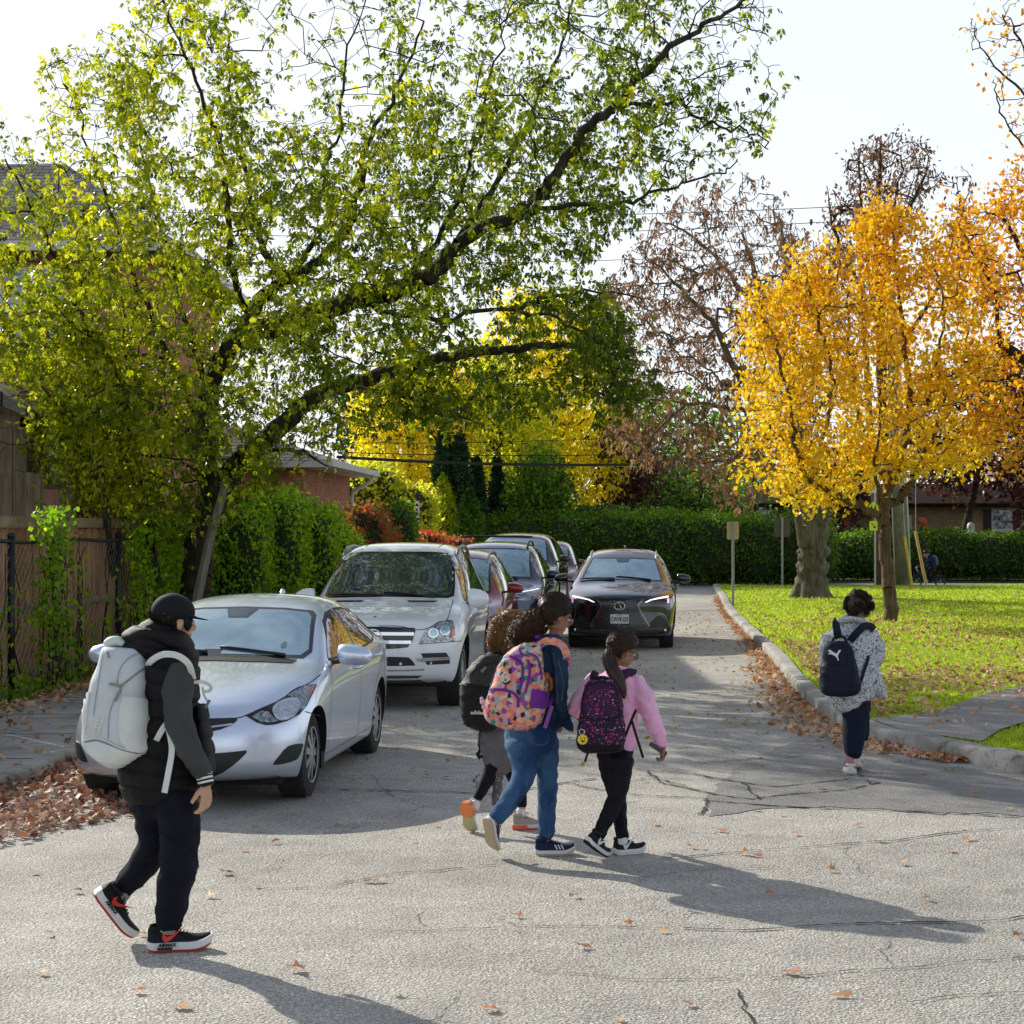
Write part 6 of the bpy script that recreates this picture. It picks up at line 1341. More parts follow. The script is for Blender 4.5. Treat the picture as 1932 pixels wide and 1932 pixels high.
for cx in (1520,):
    h = lx.cast(*lx.ray('cam', *LX(cx,1246)))[0]
    for sd in (1,-1): b.lathe([(.022,0),(.022,.01),(0,.012)], 'X', (h.x,sd*h.y,h.z), 12)
b.build('fog_lamp', M_CHROME, lx.root)
lx.line('lower_lip', 'front', [(-.80,.30),(-.5,.27),(0,.262),(.5,.27),(.80,.30)], .03, M_CHROME if False else M_GLOSSB, .012)
lx.line('shut_line', 'cam', lxp([(540,795),(700,770),(890,765),(1080,772),(1240,790)]), .007, M_DARK, .003)
for xs in ([(.98,.32),(.95,.7),(.86,1.03)], [(-.25,1.08),(-.26,.32)], [(-1.3,1.1),(-1.15,.8),(-.98,.6)]): lx.line('shut_line', 'side', xs, .007, M_DARK, .003, mirror=True)
lx.line('window_trim', 'side', [(.86,1.07),(-.3,1.06),(-1.5,1.14)], .014, M_CHROME, .008, mirror=True)
lx.patch('mirror_mount', 'front', [(-.13,1.50),(.13,1.50),(.09,1.43),(-.09,1.43)], mat('tinted_mount',(.07,.10,.115),.2), .014, .05)
lx.mirrors(.62, 1.17, .90, M_BLACKP, (.14,.24,.16)); lx.handle(-.1,.96); lx.handle(-1.05,.98); lx.wiper(.5,-.1,1.05); lx.rails(.20,-1.7,.58,1.68,M_CHROME,.03,.014)
for sd in (1,-1): lx.line('mirror_trim', 'side', [(.8,.9),(.7,.9)], .001, M_CHROME)
b = MB(); b.tube([(-1.3,0,1.64),(-1.36,0,1.70),(-1.48,0,1.66)], [.015,.02,.01], 6); b.build('antenna', M_BLACKP, lx.root, True)
# ---- the other parked vehicles
def suv(name, label, axle, head, L, W, H, hood, p, rails=True, gm=None, noseK=.42, wr=.36, roofb=None, cross=False):
    w = W/2; nx = L*.485; tx = -L*.515; wb = L*.59; cow = nx-1.30; top = cow-.85; belt = hood+.06; yr = w*.70
    c = Car(name, label, 'car', axle, head, [(nx,hood-.14,w*.62,hood-.16,hood-.25,.88),(nx-.17,hood-.10,w*.68,hood-.12,hood-.19,.94),(nx-.5,hood-.04,w*.74,hood-.07,hood-.12,1),(nx-.9,hood,w*.78,hood-.035,hood-.06,1),(cow,hood+.08,w*.80,hood+.03,hood,1),
        (cow-.42,(hood+H)/2+.07,w*.765,(hood+H)/2+.02,hood+.02,1),(top,H-.10,w*.715,H-.155,belt-.02,1),(top-.35,H-.02,yr,H-.08,belt,1),(-.8,H+.01,yr*.99,H-.05,belt+.02,1),(tx+1.0,H-.01,yr*.97,H-.07,belt+.05,1),(tx+.45,H-.12,yr*.95,H-.17,belt+.06,.98),(tx+.15,H-.45,w*.70,H-.5,belt+.02,.96),(tx,hood,w*.74,hood-.03,hood-.1,.92)],
        w, .22, wb, wr, p, noseK=noseK)
    c.nx, c.cow, c.top, c.belt, c.H, c.hood = nx, cow, top, belt, H, hood
    zt = H-.115; y1 = yr-.03; y0 = w*.80-.06; z0 = hood+.085
    c.patch('windshield', 'front', [(0,zt),(y1*.7,zt-.01),(y1,zt-.05),((y1+y0)/2,(zt+z0)/2-.03),(y0,z0),(y0*.5,z0+.012),(0,z0+.015),(-y0*.5,z0+.012),(-y0,z0),(-(y1+y0)/2,(zt+z0)/2-.03),(-y1,zt-.05),(-y1*.7,zt-.01)], M_CGLASS, .008, .08)
    b0 = belt+.02; mid = -.25
    c.patch('side_window', 'side', [(cow-.15,b0),(cow-.5,(b0+H)/2-.02),(top,H-.20),(top-.2,H-.155),(mid,H-.15),(mid,b0)], M_CGLASS2, .006, .08, mirror=True)
    c.patch('side_window', 'side', [(mid-.07,b0),(mid-.07,H-.15),(mid-.85,H-.145),(mid-.95,b0+.01)], M_CGLASS2, .006, .08, mirror=True)
    c.patch('side_window', 'side', [(mid-1.02,b0+.02),(mid-.93,H-.15),(mid-1.5,H-.19),(mid-1.7,b0+.08)], M_CGLASS2, .006, .08, mirror=True)
    for xs in ([(cow-.12,.35),(cow-.12,belt)], [(mid-.03,belt),(mid-.03,.35)], [(mid-.98,belt),(mid-.9,.7)]): c.line('shut_line', 'side', xs, .008, M_DARK, .003, mirror=True)
    c.mirrors(cow-.34, belt+.10, w-.06, p, (.15,.24,.17)); c.handle(mid+.12, belt-.13); c.handle(mid-.8, belt-.11)
    c.wiper(.5,-.05,cow+.03)
    return c
rd = suv('red_suv', 'dark red crossover parked between the white vehicle and the navy one', (-1.03,26.55), 4.3, 4.65, 1.84, 1.70, .98, M_REDP)
rd.patch('headlight', 'front', [(.52,.80),(.86,.86),(.90,.79),(.60,.74)], M_LENS, .006, .05, mirror=True); rd.patch('fog_lamp', 'front', [(.60,.62),(.84,.64),(.84,.56),(.62,.54)], M_LENS, .006, .05, mirror=True)
rd.patch('grille', 'front', [(-.42,.80),(.42,.80),(.30,.48),(-.30,.48)], M_GLOSSB, .005, .05); rd.patch('lower_intake', 'front', [(.62,.50),(.80,.50),(.72,.34),(.66,.34)], M_PLAST, .006, .05, mirror=True); rd.rails(.1,-1.6,.56,1.7,M_GALV,.03)
nv = suv('navy_suv', 'dark navy blue sport utility vehicle with roof bars behind the red crossover', (-.42,31.65), 4.3, 4.95, 1.99, 1.79, 1.06, M_NAVYP, wr=.38)
nv.patch('headlight', 'front', [(.50,.90),(.93,.97),(.95,.84),(.70,.80),(.52,.82)], M_LENS, .006, .05, mirror=True); nv.line('daytime_lamp', 'front', [(.52,.915),(.90,.975)], .02, M_DRL, .014, mirror=True); nv.patch('grille', 'front', [(-.48,.92),(.48,.92),(.45,.62),(-.45,.62)], M_GLOSSB, .005, .05); nv.line('grille_trim', 'front', [(-.50,.93),(0,.935),(.50,.93)], .03, M_CHROME, .01)
nv.patch('lower_intake', 'front', [(-.55,.50),(.55,.50),(.45,.36),(-.45,.36)], M_PLAST, .006, .05); nv.rails(.15,-1.7,.60,1.79,M_PLAST,.07,.02)
for x in (.0,-1.0):
    b = MB(); b.tube([(x,-.62,1.87),(x,-.4,1.885),(x,.4,1.885),(x,.62,1.87)], [.018]*4, 8, up=(1,0,0)); b.build('crossbar', M_PLAST, nv.root, True)
tk = suv('pickup_truck', 'tall dark grey pickup truck behind the navy vehicle', (.02,39.6), 4.6, 5.9, 2.03, 1.95, 1.22, M_GREYP, wr=.42, noseK=.3)
tk.patch('headlight', 'front', [(.62,1.0),(.92,1.0),(.92,.82),(.66,.82)], M_LENS, .006, .06, mirror=True); tk.patch('grille', 'front', [(-.55,1.02),(.55,1.02),(.5,.68),(-.5,.68)], M_GLOSSB, .006, .06); tk.line('grille_trim', 'front', [(-.55,.86),(.55,.86)], .05, M_CHROME, .014); tk.line('bumper_trim', 'front', [(-.85,.5),(0,.5),(.85,.5)], .14, M_CHROME, .01)
ls = suv('maroon_suv', 'dusty red hatchback at the far end of the parked row', (.78,46.8), 4.8, 4.4, 1.82, 1.72, 1.0, M_MAROON)
ls.patch('headlight', 'front', [(.5,.84),(.84,.88),(.84,.76),(.54,.74)], M_LENS, .006, .06, mirror=True)
# ------------------------------------------------------------------ people and what they carry
def cloth(name, col, rough=.85, var=.18, bump=.45, bscale=26, sheen=0, scale=7):
    if name in _mc: return _mc[name]
    m, t, o = new_mat(name); c = t.coord(); f = t.noise(scale, 5, .65, c)
    base = t.ramp(f, [(.3, tuple(x*(1-var) for x in col)), (.7, tuple(min(1,x*(1+var)) for x in col))]); h = t.math('ADD', t.noise(bscale,3,.6,c), t.math('MULTIPLY', t.noise(420,2,.5,c), .35))
    principled(t, o, base, rough, 0, .25, normal=t.bump(h, bump, .012), sheen=sheen); _mc[name] = m; return m
def skin(name, col):
    m, t, o = new_mat(name); c = t.coord(); f = t.noise(14, 4, .6, c); base = t.ramp(f, [(.3, tuple(x*.88 for x in col)), (.7, tuple(min(1,x*1.1) for x in col))])
    principled(t, o, base, .5, 0, .4); p = m.node_tree.nodes['Principled BSDF']; p.inputs['Subsurface Weight'].default_value = .15; p.inputs['Subsurface Radius'].default_value = (.02,.008,.004); p.inputs['Subsurface Scale'].default_value = .3; return m
def hair_mat(name, c1, c2):
    m, t, o = new_mat(name); c = t.coord(); b = t.ramp(t.noise(30,3,.6,c), [(.3,c1),(.7,c2)]); p = principled(t, None, b, .38, 0, .5)
    tr = t.new('ShaderNodeBsdfTranslucent'); tr.inputs[0].default_value = (*[min(1,x*2) for x in c2],1); mx = t.new('ShaderNodeMixShader'); mx.inputs[0].default_value = .18; t.l.new(p, mx.inputs[1]); t.l.new(tr.outputs[0], mx.inputs[2]); t.l.new(mx.outputs[0], o.inputs[0]); return m
class Surf(Car):
    def __init__(s, root, obj):
        s.root = obj; s.M = Matrix.Translation(root.location); s.Mi = s.M.inverted()
        bm = bmesh.new(); bm.from_mesh(obj.data); s.bvh = BVHTree.FromBMesh(bm); bm.free()
class Fig:
    def __init__(s, conv, base, Y0, label, name='person', cat='person'):
        s.conv = conv; s.Y0 = Y0; px, py = conv(*base); g_ = P(px, py, Y0); g_.z = 0; s.loc = g_
        s.root = thing(name, label, cat, g_); s.bt = []; s.k = .94336/conv_scale(conv)/FPX*Y0
    def p(s, cx, cy, d=0.0): return P(*s.conv(cx, cy), s.Y0+d) - s.loc
    def rings(s, pts, n=20, cap=True, shrink=1.0, sub=4):
        """tube through crop points (cx,cy,depth,half width px[,depth radius m])"""
        full = []
        for q in pts:
            q = list(q)+[None]*(5-len(q)); 
            if q[4] is None: q[4] = q[3]*s.k*.95
            full.append(q)
        sp = crom([(q[0],q[1],q[2],q[3],q[4]) for q in full], sub); C_ = [s.p(q[0],q[1],q[2]) for q in sp]; out = []
        fr = []
        for i in range(len(sp)):
            t_ = (C_[min(i+1,len(sp)-1)]-C_[max(i-1,0)]).normalized(); D = Vector((0,1,0))
            if abs(t_.dot(D)) > .93: D = Vector((0,0,1))
            sd = t_.cross(D).normalized(); D2 = sd.cross(t_).normalized(); fr.append((C_[i], t_, sd, D2, sp[i][3]*s.k*shrink, sp[i][4]*shrink))
        def ring(c, sd, D2, a, b_): return [c+sd*a*math.cos(2*math.pi*j/n)+D2*b_*math.sin(2*math.pi*j/n) for j in range(n)]
        c0 = fr[0]; c1 = fr[-1]; r0 = min(c0[4],c0[5])*.55; r1 = min(c1[4],c1[5])*.55
        if cap:
            for f in (.98,.75,.4): out.append(ring(c0[0]-c0[1]*r0*f, c0[2], c0[3], c0[4]*math.sqrt(1-f*f*.98), c0[5]*math.sqrt(1-f*f*.98)))
        for f in fr: out.append(ring(f[0], f[2], f[3], f[4], f[5]))
        if cap:
            for f in (.4,.75,.98): out.append(ring(c1[0]+c1[1]*r1*f, c1[2], c1[3], c1[4]*math.sqrt(1-f*f*.98), c1[5]*math.sqrt(1-f*f*.98)))
        return out
    def blend(s, name, tubes, m, voxel=.010, smooth=4, fn=None, parent=None, extra=None, body=.72, sharp=None):
        b = MB()
        for tb in tubes:
            b.loft(s.rings(tb))
            if body: s.bt.append((tb, body))
        if extra: extra(b)
        me = b.mesh(name); mods = [('REMESH', dict(mode='VOXEL', voxel_size=voxel))]
        if smooth: mods.append(('SMOOTH', dict(factor=.5, iterations=smooth)))
        me = eval_mesh(me, mods)
        if fn is not None:
            n = len(me.vertices); co = np.empty(n*3); me.vertices.foreach_get('co', co); co = co.reshape(-1,3); no = np.empty(n*3); me.vertices.foreach_get('normal', no) if hasattr(me.vertices[0],'normal') else None; no = no.reshape(-1,3)
            co = co+no*fn(co)[:,None]; me.vertices.foreach_set('co', co.ravel()); me.update()
        me.polygons.foreach_set('use_smooth', [True]*len(me.polygons)); me.name = name
        return link(name, me, m, parent or s.root)
    def body_mesh(s, m, extra, voxel=.0045, name='body'):
        b = MB()
        for tb, k in s.bt: b.loft(s.rings(tb, 14, True, k))
        extra(b); me = eval_mesh(b.mesh('body'), [('REMESH', dict(mode='VOXEL', voxel_size=voxel)), ('SMOOTH', dict(factor=.5, iterations=2))]); me.polygons.foreach_set('use_smooth', [True]*len(me.polygons)); me.name = 'body'
        return link(name, me, m, s.root)
    def head(s, b, c, F, U, sc=1.0):
        F = Vector(F).normalized(); U = Vector(U); U = (U-F*U.dot(F)).normalized(); Rr = F.cross(U); s.hF, s.hU, s.hR, s.hc, s.hs = F, U, Rr, Vector(c), sc
        q = lambda f, r, u: s.hc+(F*f+Rr*r+U*u)*sc; s.q = q; A = lambda a, r, u: (F*a*sc, Rr*r*sc, U*u*sc)
        ell(b, q(-.012,0,.030), A(.098,.076,.092)); ell(b, q(.028,0,-.028), A(.062,.060,.075)); ell(b, q(.055,0,-.078), A(.034,.036,.026)); ell(b, q(.02,0,-.062), A(.055,.054,.030))
        b.tube([q(.082,0,.022), q(.098,0,-.004), q(.112,0,-.026)], [.009*sc,.010*sc,.013*sc], 8); ell(b, q(.100,0,-.030), A(.013,.016,.009)); ell(b, q(.088,0,-.052), A(.012,.022,.006)); ell(b, q(.086,0,-.062), A(.012,.019,.006))
        ell(b, q(.076,0,.030), A(.016,.055,.010)); 
        for sd in (1,-1): ell(b, q(.062,sd*.034,-.020), A(.026,.024,.020)); ell(b, q(-.010,sd*.079,-.008), (F*.019*sc, Rr*.007*sc+F*-.004*sc, U*.031*sc)); ell(b, q(-.004,sd*.082,-.002), (F*.013*sc, Rr*.008*sc, U*.018*sc))
    def eyes(s):
        b = MB(); b2 = MB()
        for sd in (1,-1): ell(b, s.q(.077,sd*.032,.006), (s.hF*.012*s.hs, s.hR*.013*s.hs, s.hU*.009*s.hs), 12, 8); ell(b2, s.q(.0865,sd*.032,.005), (s.hF*.003*s.hs, s.hR*.006*s.hs, s.hU*.006*s.hs), 10, 6)
        o = b.build('eyes', mat('eye_white',(.7,.68,.65),.25), s.root, True); b2.build('iris', mat('dark_iris',(.02,.012,.008),.15), o, True)
        b = MB()
        for sd in (1,-1): b.tube([s.q(.088,sd*.012,.030), s.q(.090,sd*.032,.035), s.q(.078,sd*.052,.028)], [.003,.004,.002], 6)
        b.build('eyebrows', mat('brow_hair',(.012,.008,.006),.7), s.root, True)
    def strip(s, name, pts, w_m, th, m, parent=None, twist=None, n=6):
        """webbing strap: flattened band through crop points (cx,cy,d)"""
        sp = crom([q[:3] for q in pts], n); C_ = [s.p(*q) for q in sp]; rings = []
        for i in range(len(C_)):
            t_ = (C_[min(i+1,len(C_)-1)]-C_[max(i-1,0)]).normalized(); D = Vector(twist) if twist else Vector((0,1,0)); sd = t_.cross(D).normalized(); D2 = sd.cross(t_).normalized()
            a, e = w_m/2, th/2; rings.append([C_[i]+sd*x*a+D2*y*e for x, y in ((1,.5),(.8,1),(-.8,1),(-1,.5),(-1,-.5),(-.8,-1),(.8,-1),(1,-.5))])
        b = MB(); b.loft(rings); return b.build(name, m, parent or s.root, 60)
    def rows(s, name, rows, m, pw=2.8, parent=None, n=36, sub=4, fn=None, loc=None):
        """soft box given row by row: (cy, x left, x right, depth centre, depth half)"""
        sp = crom(rows, sub); rg_ = []
        for cy, xl, xr, dc, rd in sp:
            c = s.p((xl+xr)/2, cy, dc); a = max(.004,(xr-xl)/2*s.k); rd = max(.004, rd); ring = []
            for j in range(n):
                t_ = 2*math.pi*j/n; c_, s_ = math.cos(t_), math.sin(t_); ring.append(Vector((c.x+a*math.copysign(abs(c_)**(2/pw), c_), c.y+rd*math.copysign(abs(s_)**(2/pw), s_), c.z)))
            rg_.append(ring)
        b = MB(); b.loft(rg_); me = b.mesh(name)
        me = eval_mesh(me, [('REMESH', dict(mode='VOXEL', voxel_size=.008)), ('SMOOTH', dict(factor=.5, iterations=5))])
        if fn is not None:
            nn = len(me.vertices); co = np.empty(nn*3); me.vertices.foreach_get('co', co); co = co.reshape(-1,3); no = np.empty(nn*3); me.vertices.foreach_get('normal', no); no = no.reshape(-1,3); co = co+no*fn(co)[:,None]; me.vertices.foreach_set('co', co.ravel()); me.update()
        me.polygons.foreach_set('use_smooth', [True]*len(me.polygons)); me.name = name; return link(name, me, m, parent)
    def hand(s, b, w, dirv, palmn, L=.17, curl=.5, thumb_side=1, r=.0095):
        """palm with five separate fingers; w wrist point, dirv along the hand, palmn the palm side"""
        w = Vector(w); d = Vector(dirv).normalized(); pn = Vector(palmn); pn = (pn-d*pn.dot(d)).normalized(); sd = d.cross(pn)*thumb_side; k = L/.17
        b.tube([w-d*.03*k, w, w+d*.03*k, w+d*.065*k, w+d*.085*k], [.025*k,.026*k,.034*k,.037*k,.030*k], 12, up=pn, flat=.55) if False else ell(b, w+d*.048*k, (d*.052*k, sd*.038*k, pn*.016*k)); b.tube([w-d*.05*k, w+d*.01*k], [.026*k,.024*k], 10)
        for i, (off, ln) in enumerate(((.028,.068),(.009,.077),(-.010,.071),(-.028,.055))):
            p0 = w+d*.075*k+sd*off*k; c = curl*(1+.12*i); a1 = d*math.cos(c*.6)+pn*math.sin(c*.6); a2 = d*math.cos(c*1.5)+pn*math.sin(c*1.5); a3 = d*math.cos(c*2.3)+pn*math.sin(c*2.3)
            q1 = p0+a1*ln*.45*k; q2 = q1+a2*ln*.32*k; q3 = q2+a3*ln*.25*k; b.tube([p0-d*.02*k, p0, q1, q2, q3], [r*k,r*1.02*k,r*.95*k,r*.88*k,r*.7*k], 8)
        t0 = w+d*.018*k+sd*.022*k; a1 = (d*.55+sd*.75+pn*.3).normalized(); a2 = (d*.85+sd*.30+pn*.45).normalized(); b.tube([t0, t0+a1*.032*k, t0+a1*.032*k+a2*.030*k, t0+a1*.032*k+a2*.052*k], [r*1.4*k,r*1.2*k,r*1.05*k,r*.8*k], 8)
    def shoe(s, org, fwd, up, L, W, upper, sole, hs=.032, high=.085, outsole=None, lace=None, label=None):
        f = Vector(fwd).normalized(); u = Vector(up); u = (u-f*u.dot(f)).normalized(); r_ = f.cross(u); o_ = Vector(org)
        q = lambda x, y, z: o_+f*x*L+r_*y*W*.5+u*z
        ts = [0,.03,.10,.22,.36,.5,.63,.76,.87,.95,1.0]; ws = [.45,.70,.86,.88,.80,.84,.98,1.06,.96,.70,.34]; tz = [.84,.98,1.0,.98,.90,.76,.64,.56,.50,.44,.36]; sp = [.010,.003,0,0,0,0,0,.003,.011,.020,.028]
        rg_ = []; rs_ = []; ro = []
        for t_, w_, h_, z_ in zip(ts, ws, tz, sp):
            top = z_+hs*.85+ (high*h_-hs*.6); ring = []
            for j in range(16):
                a = 2*math.pi*j/16; cc, ss = math.cos(a), math.sin(a); wd = w_*(.96 if ss < 0 else (.96-.42*ss*(1 if t_ < .5 else .8))); zz = (z_+hs*.7)+(top-z_-hs*.7)*max(0,ss)**.8 if ss > 0 else z_+hs*.7+ss*.005; ring.append(q(t_, wd*cc, zz))
            rg_.append(ring); rs_.append([q(t_-(.012 if t_ == 0 else 0)+(.012 if t_==1 else 0), y, z) for y, z in ((w_*1.04,z_+.010),(w_*1.07,z_+hs*.55),(w_*1.02,z_+hs),(-w_*1.02,z_+hs),(-w_*1.07,z_+hs*.55),(-w_*1.04,z_+.010))])
            ro.append([q(t_, y, z) for y, z in ((w_*.98,z_-.001),(w_*1.02,z_+.009),(-w_*1.02,z_+.009),(-w_*.98,z_-.001))])
        b = MB(); b.loft(rg_); me = eval_mesh(b.mesh('shoe'), [('SUBSURF', dict(levels=2))]); sh_ = link('shoe', me, upper, s.root); me.polygons.foreach_set('use_smooth', [True]*len(me.polygons))
        b = MB(); b.loft(rs_); b.build('midsole', sole, sh_, 60); b = MB(); b.loft(ro); b.build('outsole', outsole or sole, sh_, 40)
        b = MB()
        for i in range(5): x = .40+.055*i; z = .85*hs+high*np.interp(x, ts, tz)-hs*.6+.006; b.tube([q(x,.40,z-.014), q(x,.15,z), q(x+.01,-.15,z), q(x,-.40,z-.014)], .0032, 5)
        b.tube([q(.38,0,high+.004), q(.36,.22,high+.012), q(.42,.35,high-.015)], .0028, 5); b.tube([q(.38,0,high+.004), q(.35,-.22,high+.012), q(.43,-.35,high-.015)], .0028, 5)
        b.build('laces', lace or upper, sh_, True)
        b = MB(); b.lathe([(W*.36,0),(W*.40,.010),(W*.35,.022),(W*.30,.010)], 'Z', (0,0,0), 18); me = b.mesh('collar', True); me.transform(Matrix(((f.x,r_.x,u.x,0),(f.y,r_.y,u.y,0),(f.z,r_.z,u.z,0),(0,0,0,1)))); me.transform(Matrix.Translation(q(.17,0,high*.96))); link('collar', me, upper, sh_)
        return sh_, q
def conv_scale(conv): a = conv(0,0); b = conv(100,0); return 100*.94336/(b[0]-a[0])
def strands(fig, name, paths, m, n, r0, curl=.012, cf=40, rad=.0016, parent=None, seg=12, jit=.3):
    """hair: paths of (point, spread radius) lists in local space; n strands each"""
    V, F = [], []; base = 0
    for path in paths:
        sp = np.array(crom([tuple(p)+(r_,) for p, r_ in path], max(2, seg//max(1,len(path)-1)))); k = len(sp)
        for _ in range(n):
            o = RNG.normal(0,1,3); o /= np.linalg.norm(o); o *= RNG.uniform(.35,1)**.5; ph = RNG.uniform(0,6.28,3); f0 = cf*RNG.uniform(.7,1.3); e = int(k*RNG.uniform(.7,1)) ; L = np.linspace(0,1,k)
            c = sp[:,:3]+o*sp[:,3:4]*(1+jit*RNG.normal(0,.4)); c = c+curl*np.stack([np.sin(f0*L+ph[0]),np.sin(f0*L+ph[1]),np.sin(f0*L+ph[2])],-1)*np.minimum(1,L*4)[:,None]; c = c[:max(3,e)]
            t_ = np.gradient(c, axis=0); t_ /= np.linalg.norm(t_,axis=1)[:,None]+1e-9; a = np.cross(t_, [0.3,0.2,1]); a /= np.linalg.norm(a,axis=1)[:,None]+1e-9; b_ = np.cross(t_,a); kk = len(c); w_ = rad*(1-.6*np.linspace(0,1,kk))[:,None]
            ring = np.stack([c+a*w_, c-a*w_*.5+b_*w_*.87, c-a*w_*.5-b_*w_*.87], 1).reshape(-1,3); V.append(ring)
            for i in range(kk-1):
                for j in range(3): F.append((base+i*3+j, base+i*3+(j+1)%3, base+i*3+3+(j+1)%3, base+i*3+3+j))
            base += len(ring)
    return np_mesh(name, np.concatenate(V), np.array(F), smooth=True, mats=m, parent=parent or fig.root)
def wr(amp, sc, seed=0, vert=1.0):
    """soft fabric folds"""
    def f(co):
        x, y, z = co[:,0]*sc*3.2+seed, co[:,1]*sc*3.2, co[:,2]*sc*vert*3.2
        r_ = np.sin(x*4.1+np.sin(z*3.3+seed)*1.9+y*2)*np.sin(z*7.5+np.sin(x*4.7+y*3)*1.8+seed*2)
        r2 = 1-np.abs(np.sin(z*5.2+x*3.1+np.sin(y*6+x*5+seed)*1.5)); m_ = .5+.5*np.sin(z*1.7+x*2.1+seed*3)
        return 1.15*amp*(1.0*r_+1.5*(r2**3)*m_-.35+.12*np.sin(z*15+np.sin(y*9+x*7)*2)*m_)
    return f
def hcap(fig, name, m, back=.0, low=-.02, thick=.014, front=.055, top=9):
    """scalp hair shell: cranium ellipsoid grown a little and cut away from the face"""
    b = MB(); ell(b, fig.q(-.018,0,.036), (fig.hF*(.100+thick)*fig.hs, fig.hR*(.076+thick)*fig.hs, fig.hU*(.092+thick)*fig.hs), 40, 28); me = b.mesh(name); bm = bmesh.new(); bm.from_mesh(me)
    def rm(v):
        d = v.co-fig.hc; f_, u_ = d.dot(fig.hF)/fig.hs, d.dot(fig.hU)/fig.hs; lim = low if f_ < back else low+(f_-back)*1.5
        r2 = abs(d.dot(fig.hR))/fig.hs
        if u_ > top or (r2 > .055 and f_ > -.034 and u_ < .030): return True
        return u_ < lim or (f_ > front-.02 and u_ < .075+ (f_-front)*1.6) or f_ > .082
    bmesh.ops.delete(bm, geom=[v for v in bm.verts if rm(v)], context='VERTS'); bm.to_mesh(me); bm.free(); me.polygons.foreach_set('use_smooth', [True]*len(me.polygons)); return link(name, me, m, fig.root)
M_SKIN_A = skin('skin_light', (.55,.33,.21)); M_SKIN_B = skin('skin_brown', (.30,.15,.085)); M_SKIN_C = skin('skin_medium', (.42,.24,.15))
M_HAIRK = hair_mat('black_hair', (.006,.005,.005), (.022,.015,.012)); M_HAIRB = hair_mat('dark_brown_hair', (.014,.008,.0055), (.070,.036,.019)); M_HAIRL = hair_mat('light_brown_hair', (.13,.065,.022), (.50,.29,.11)); M_HAIRM = hair_mat('curly_brown_hair', (.035,.017,.010), (.17,.085,.045))
def scalp(fig, tie, m, n=1300, rad=.0019, thick=.018, low=-.02, back=.0, top=9):
    """combed strands lying on the scalp shell and gathered at the tie"""
    ps = []; c0 = fig.q(-.018,0,.036)
    ax = (.100+thick, .076+thick, .092+thick)
    def onshell(p, g_):
        d = p-c0; v = Vector((d.dot(fig.hF)/ax[0], d.dot(fig.hR)/ax[1], d.dot(fig.hU)/ax[2]))/fig.hs; v = v/max(v.length,1e-6)*g_; return c0+(fig.hF*v.x*ax[0]+fig.hR*v.y*ax[1]+fig.hU*v.z*ax[2])*fig.hs
    V,F=[],[]; base=0; cnt=0
    while cnt < n:
        th = RNG.uniform(-math.pi,math.pi); ph = math.asin(RNG.uniform(-.9,1)); s0 = c0+(fig.hF*math.cos(ph)*math.cos(th)*ax[0]+fig.hR*math.cos(ph)*math.sin(th)*ax[1]+fig.hU*math.sin(ph)*ax[2])*fig.hs
        d = s0-fig.hc; f_, u_ = d.dot(fig.hF)/fig.hs, d.dot(fig.hU)/fig.hs
        if f_ > .080 or (f_ > .03 and u_ < .075+(f_-.05)*1.6) or u_ < low+max(0,f_+.03)*1.5 or u_ > top or (abs(d.dot(fig.hR))/fig.hs > .055 and f_ > -.034 and u_ < .030): continue
        cnt += 1; g_ = RNG.uniform(.985,1.045); pts = []
        for k in range(8):
            q_ = s0.lerp(tie, k/7); pts.append(np.array(onshell(q_, g_) if k < 6 else (onshell(q_, g_).lerp(tie, .5) if k == 6 else tie+Vector(RNG.normal(0,.006,3)))))
        c = np.array(pts)+RNG.normal(0,.0012,(8,3)); t_ = np.gradient(c,axis=0); t_ /= np.linalg.norm(t_,axis=1)[:,None]+1e-9; a = np.cross(t_,[.3,.2,1]); a /= np.linalg.norm(a,axis=1)[:,None]+1e-9; b_ = np.cross(t_,a)
        ring = np.stack([c+a*rad,c-a*rad*.5+b_*rad*.87,c-a*rad*.5-b_*rad*.87],1).reshape(-1,3); V.append(ring)
        for i in range(7):
            for j in range(3): F.append((base+i*3+j,base+i*3+(j+1)%3,base+i*3+3+(j+1)%3,base+i*3+3+j))
        base += 24
    return np_mesh('hair_strands', np.concatenate(V), np.array(F), smooth=True, mats=m, parent=fig.root)
def flyaway(fig, m, n=160, L=.03, thick=.02, low=-.05, rad=.0008):
    c0 = fig.q(-.018,0,.036); ps = []
    for _ in range(n):
        th = RNG.uniform(-math.pi,math.pi); ph = math.asin(RNG.uniform(-.5,1)); v = fig.hF*math.cos(ph)*math.cos(th)+fig.hR*math.cos(ph)*math.sin(th)+fig.hU*math.sin(ph)
        s0 = c0+(fig.hF*math.cos(ph)*math.cos(th)*.115+fig.hR*math.cos(ph)*math.sin(th)*.093+fig.hU*math.sin(ph)*.108)*fig.hs*.97
        d = s0-fig.hc
        if d.dot(fig.hF) > .06*fig.hs and d.dot(fig.hU) < .08*fig.hs: continue
        t_ = Vector(RNG.normal(0,1,3)); t_ = (t_-v*t_.dot(v)).normalized(); l = L*RNG.uniform(.5,1.5); ps.append([(s0,.001),(s0+t_*l*.6+v*l*.35,.002),(s0+t_*l*1.2+v*l*.25,.002)])
    return strands(fig, 'flyaway_hair', ps, m, 1, 0, .001, 4, rad, seg=8, jit=0)
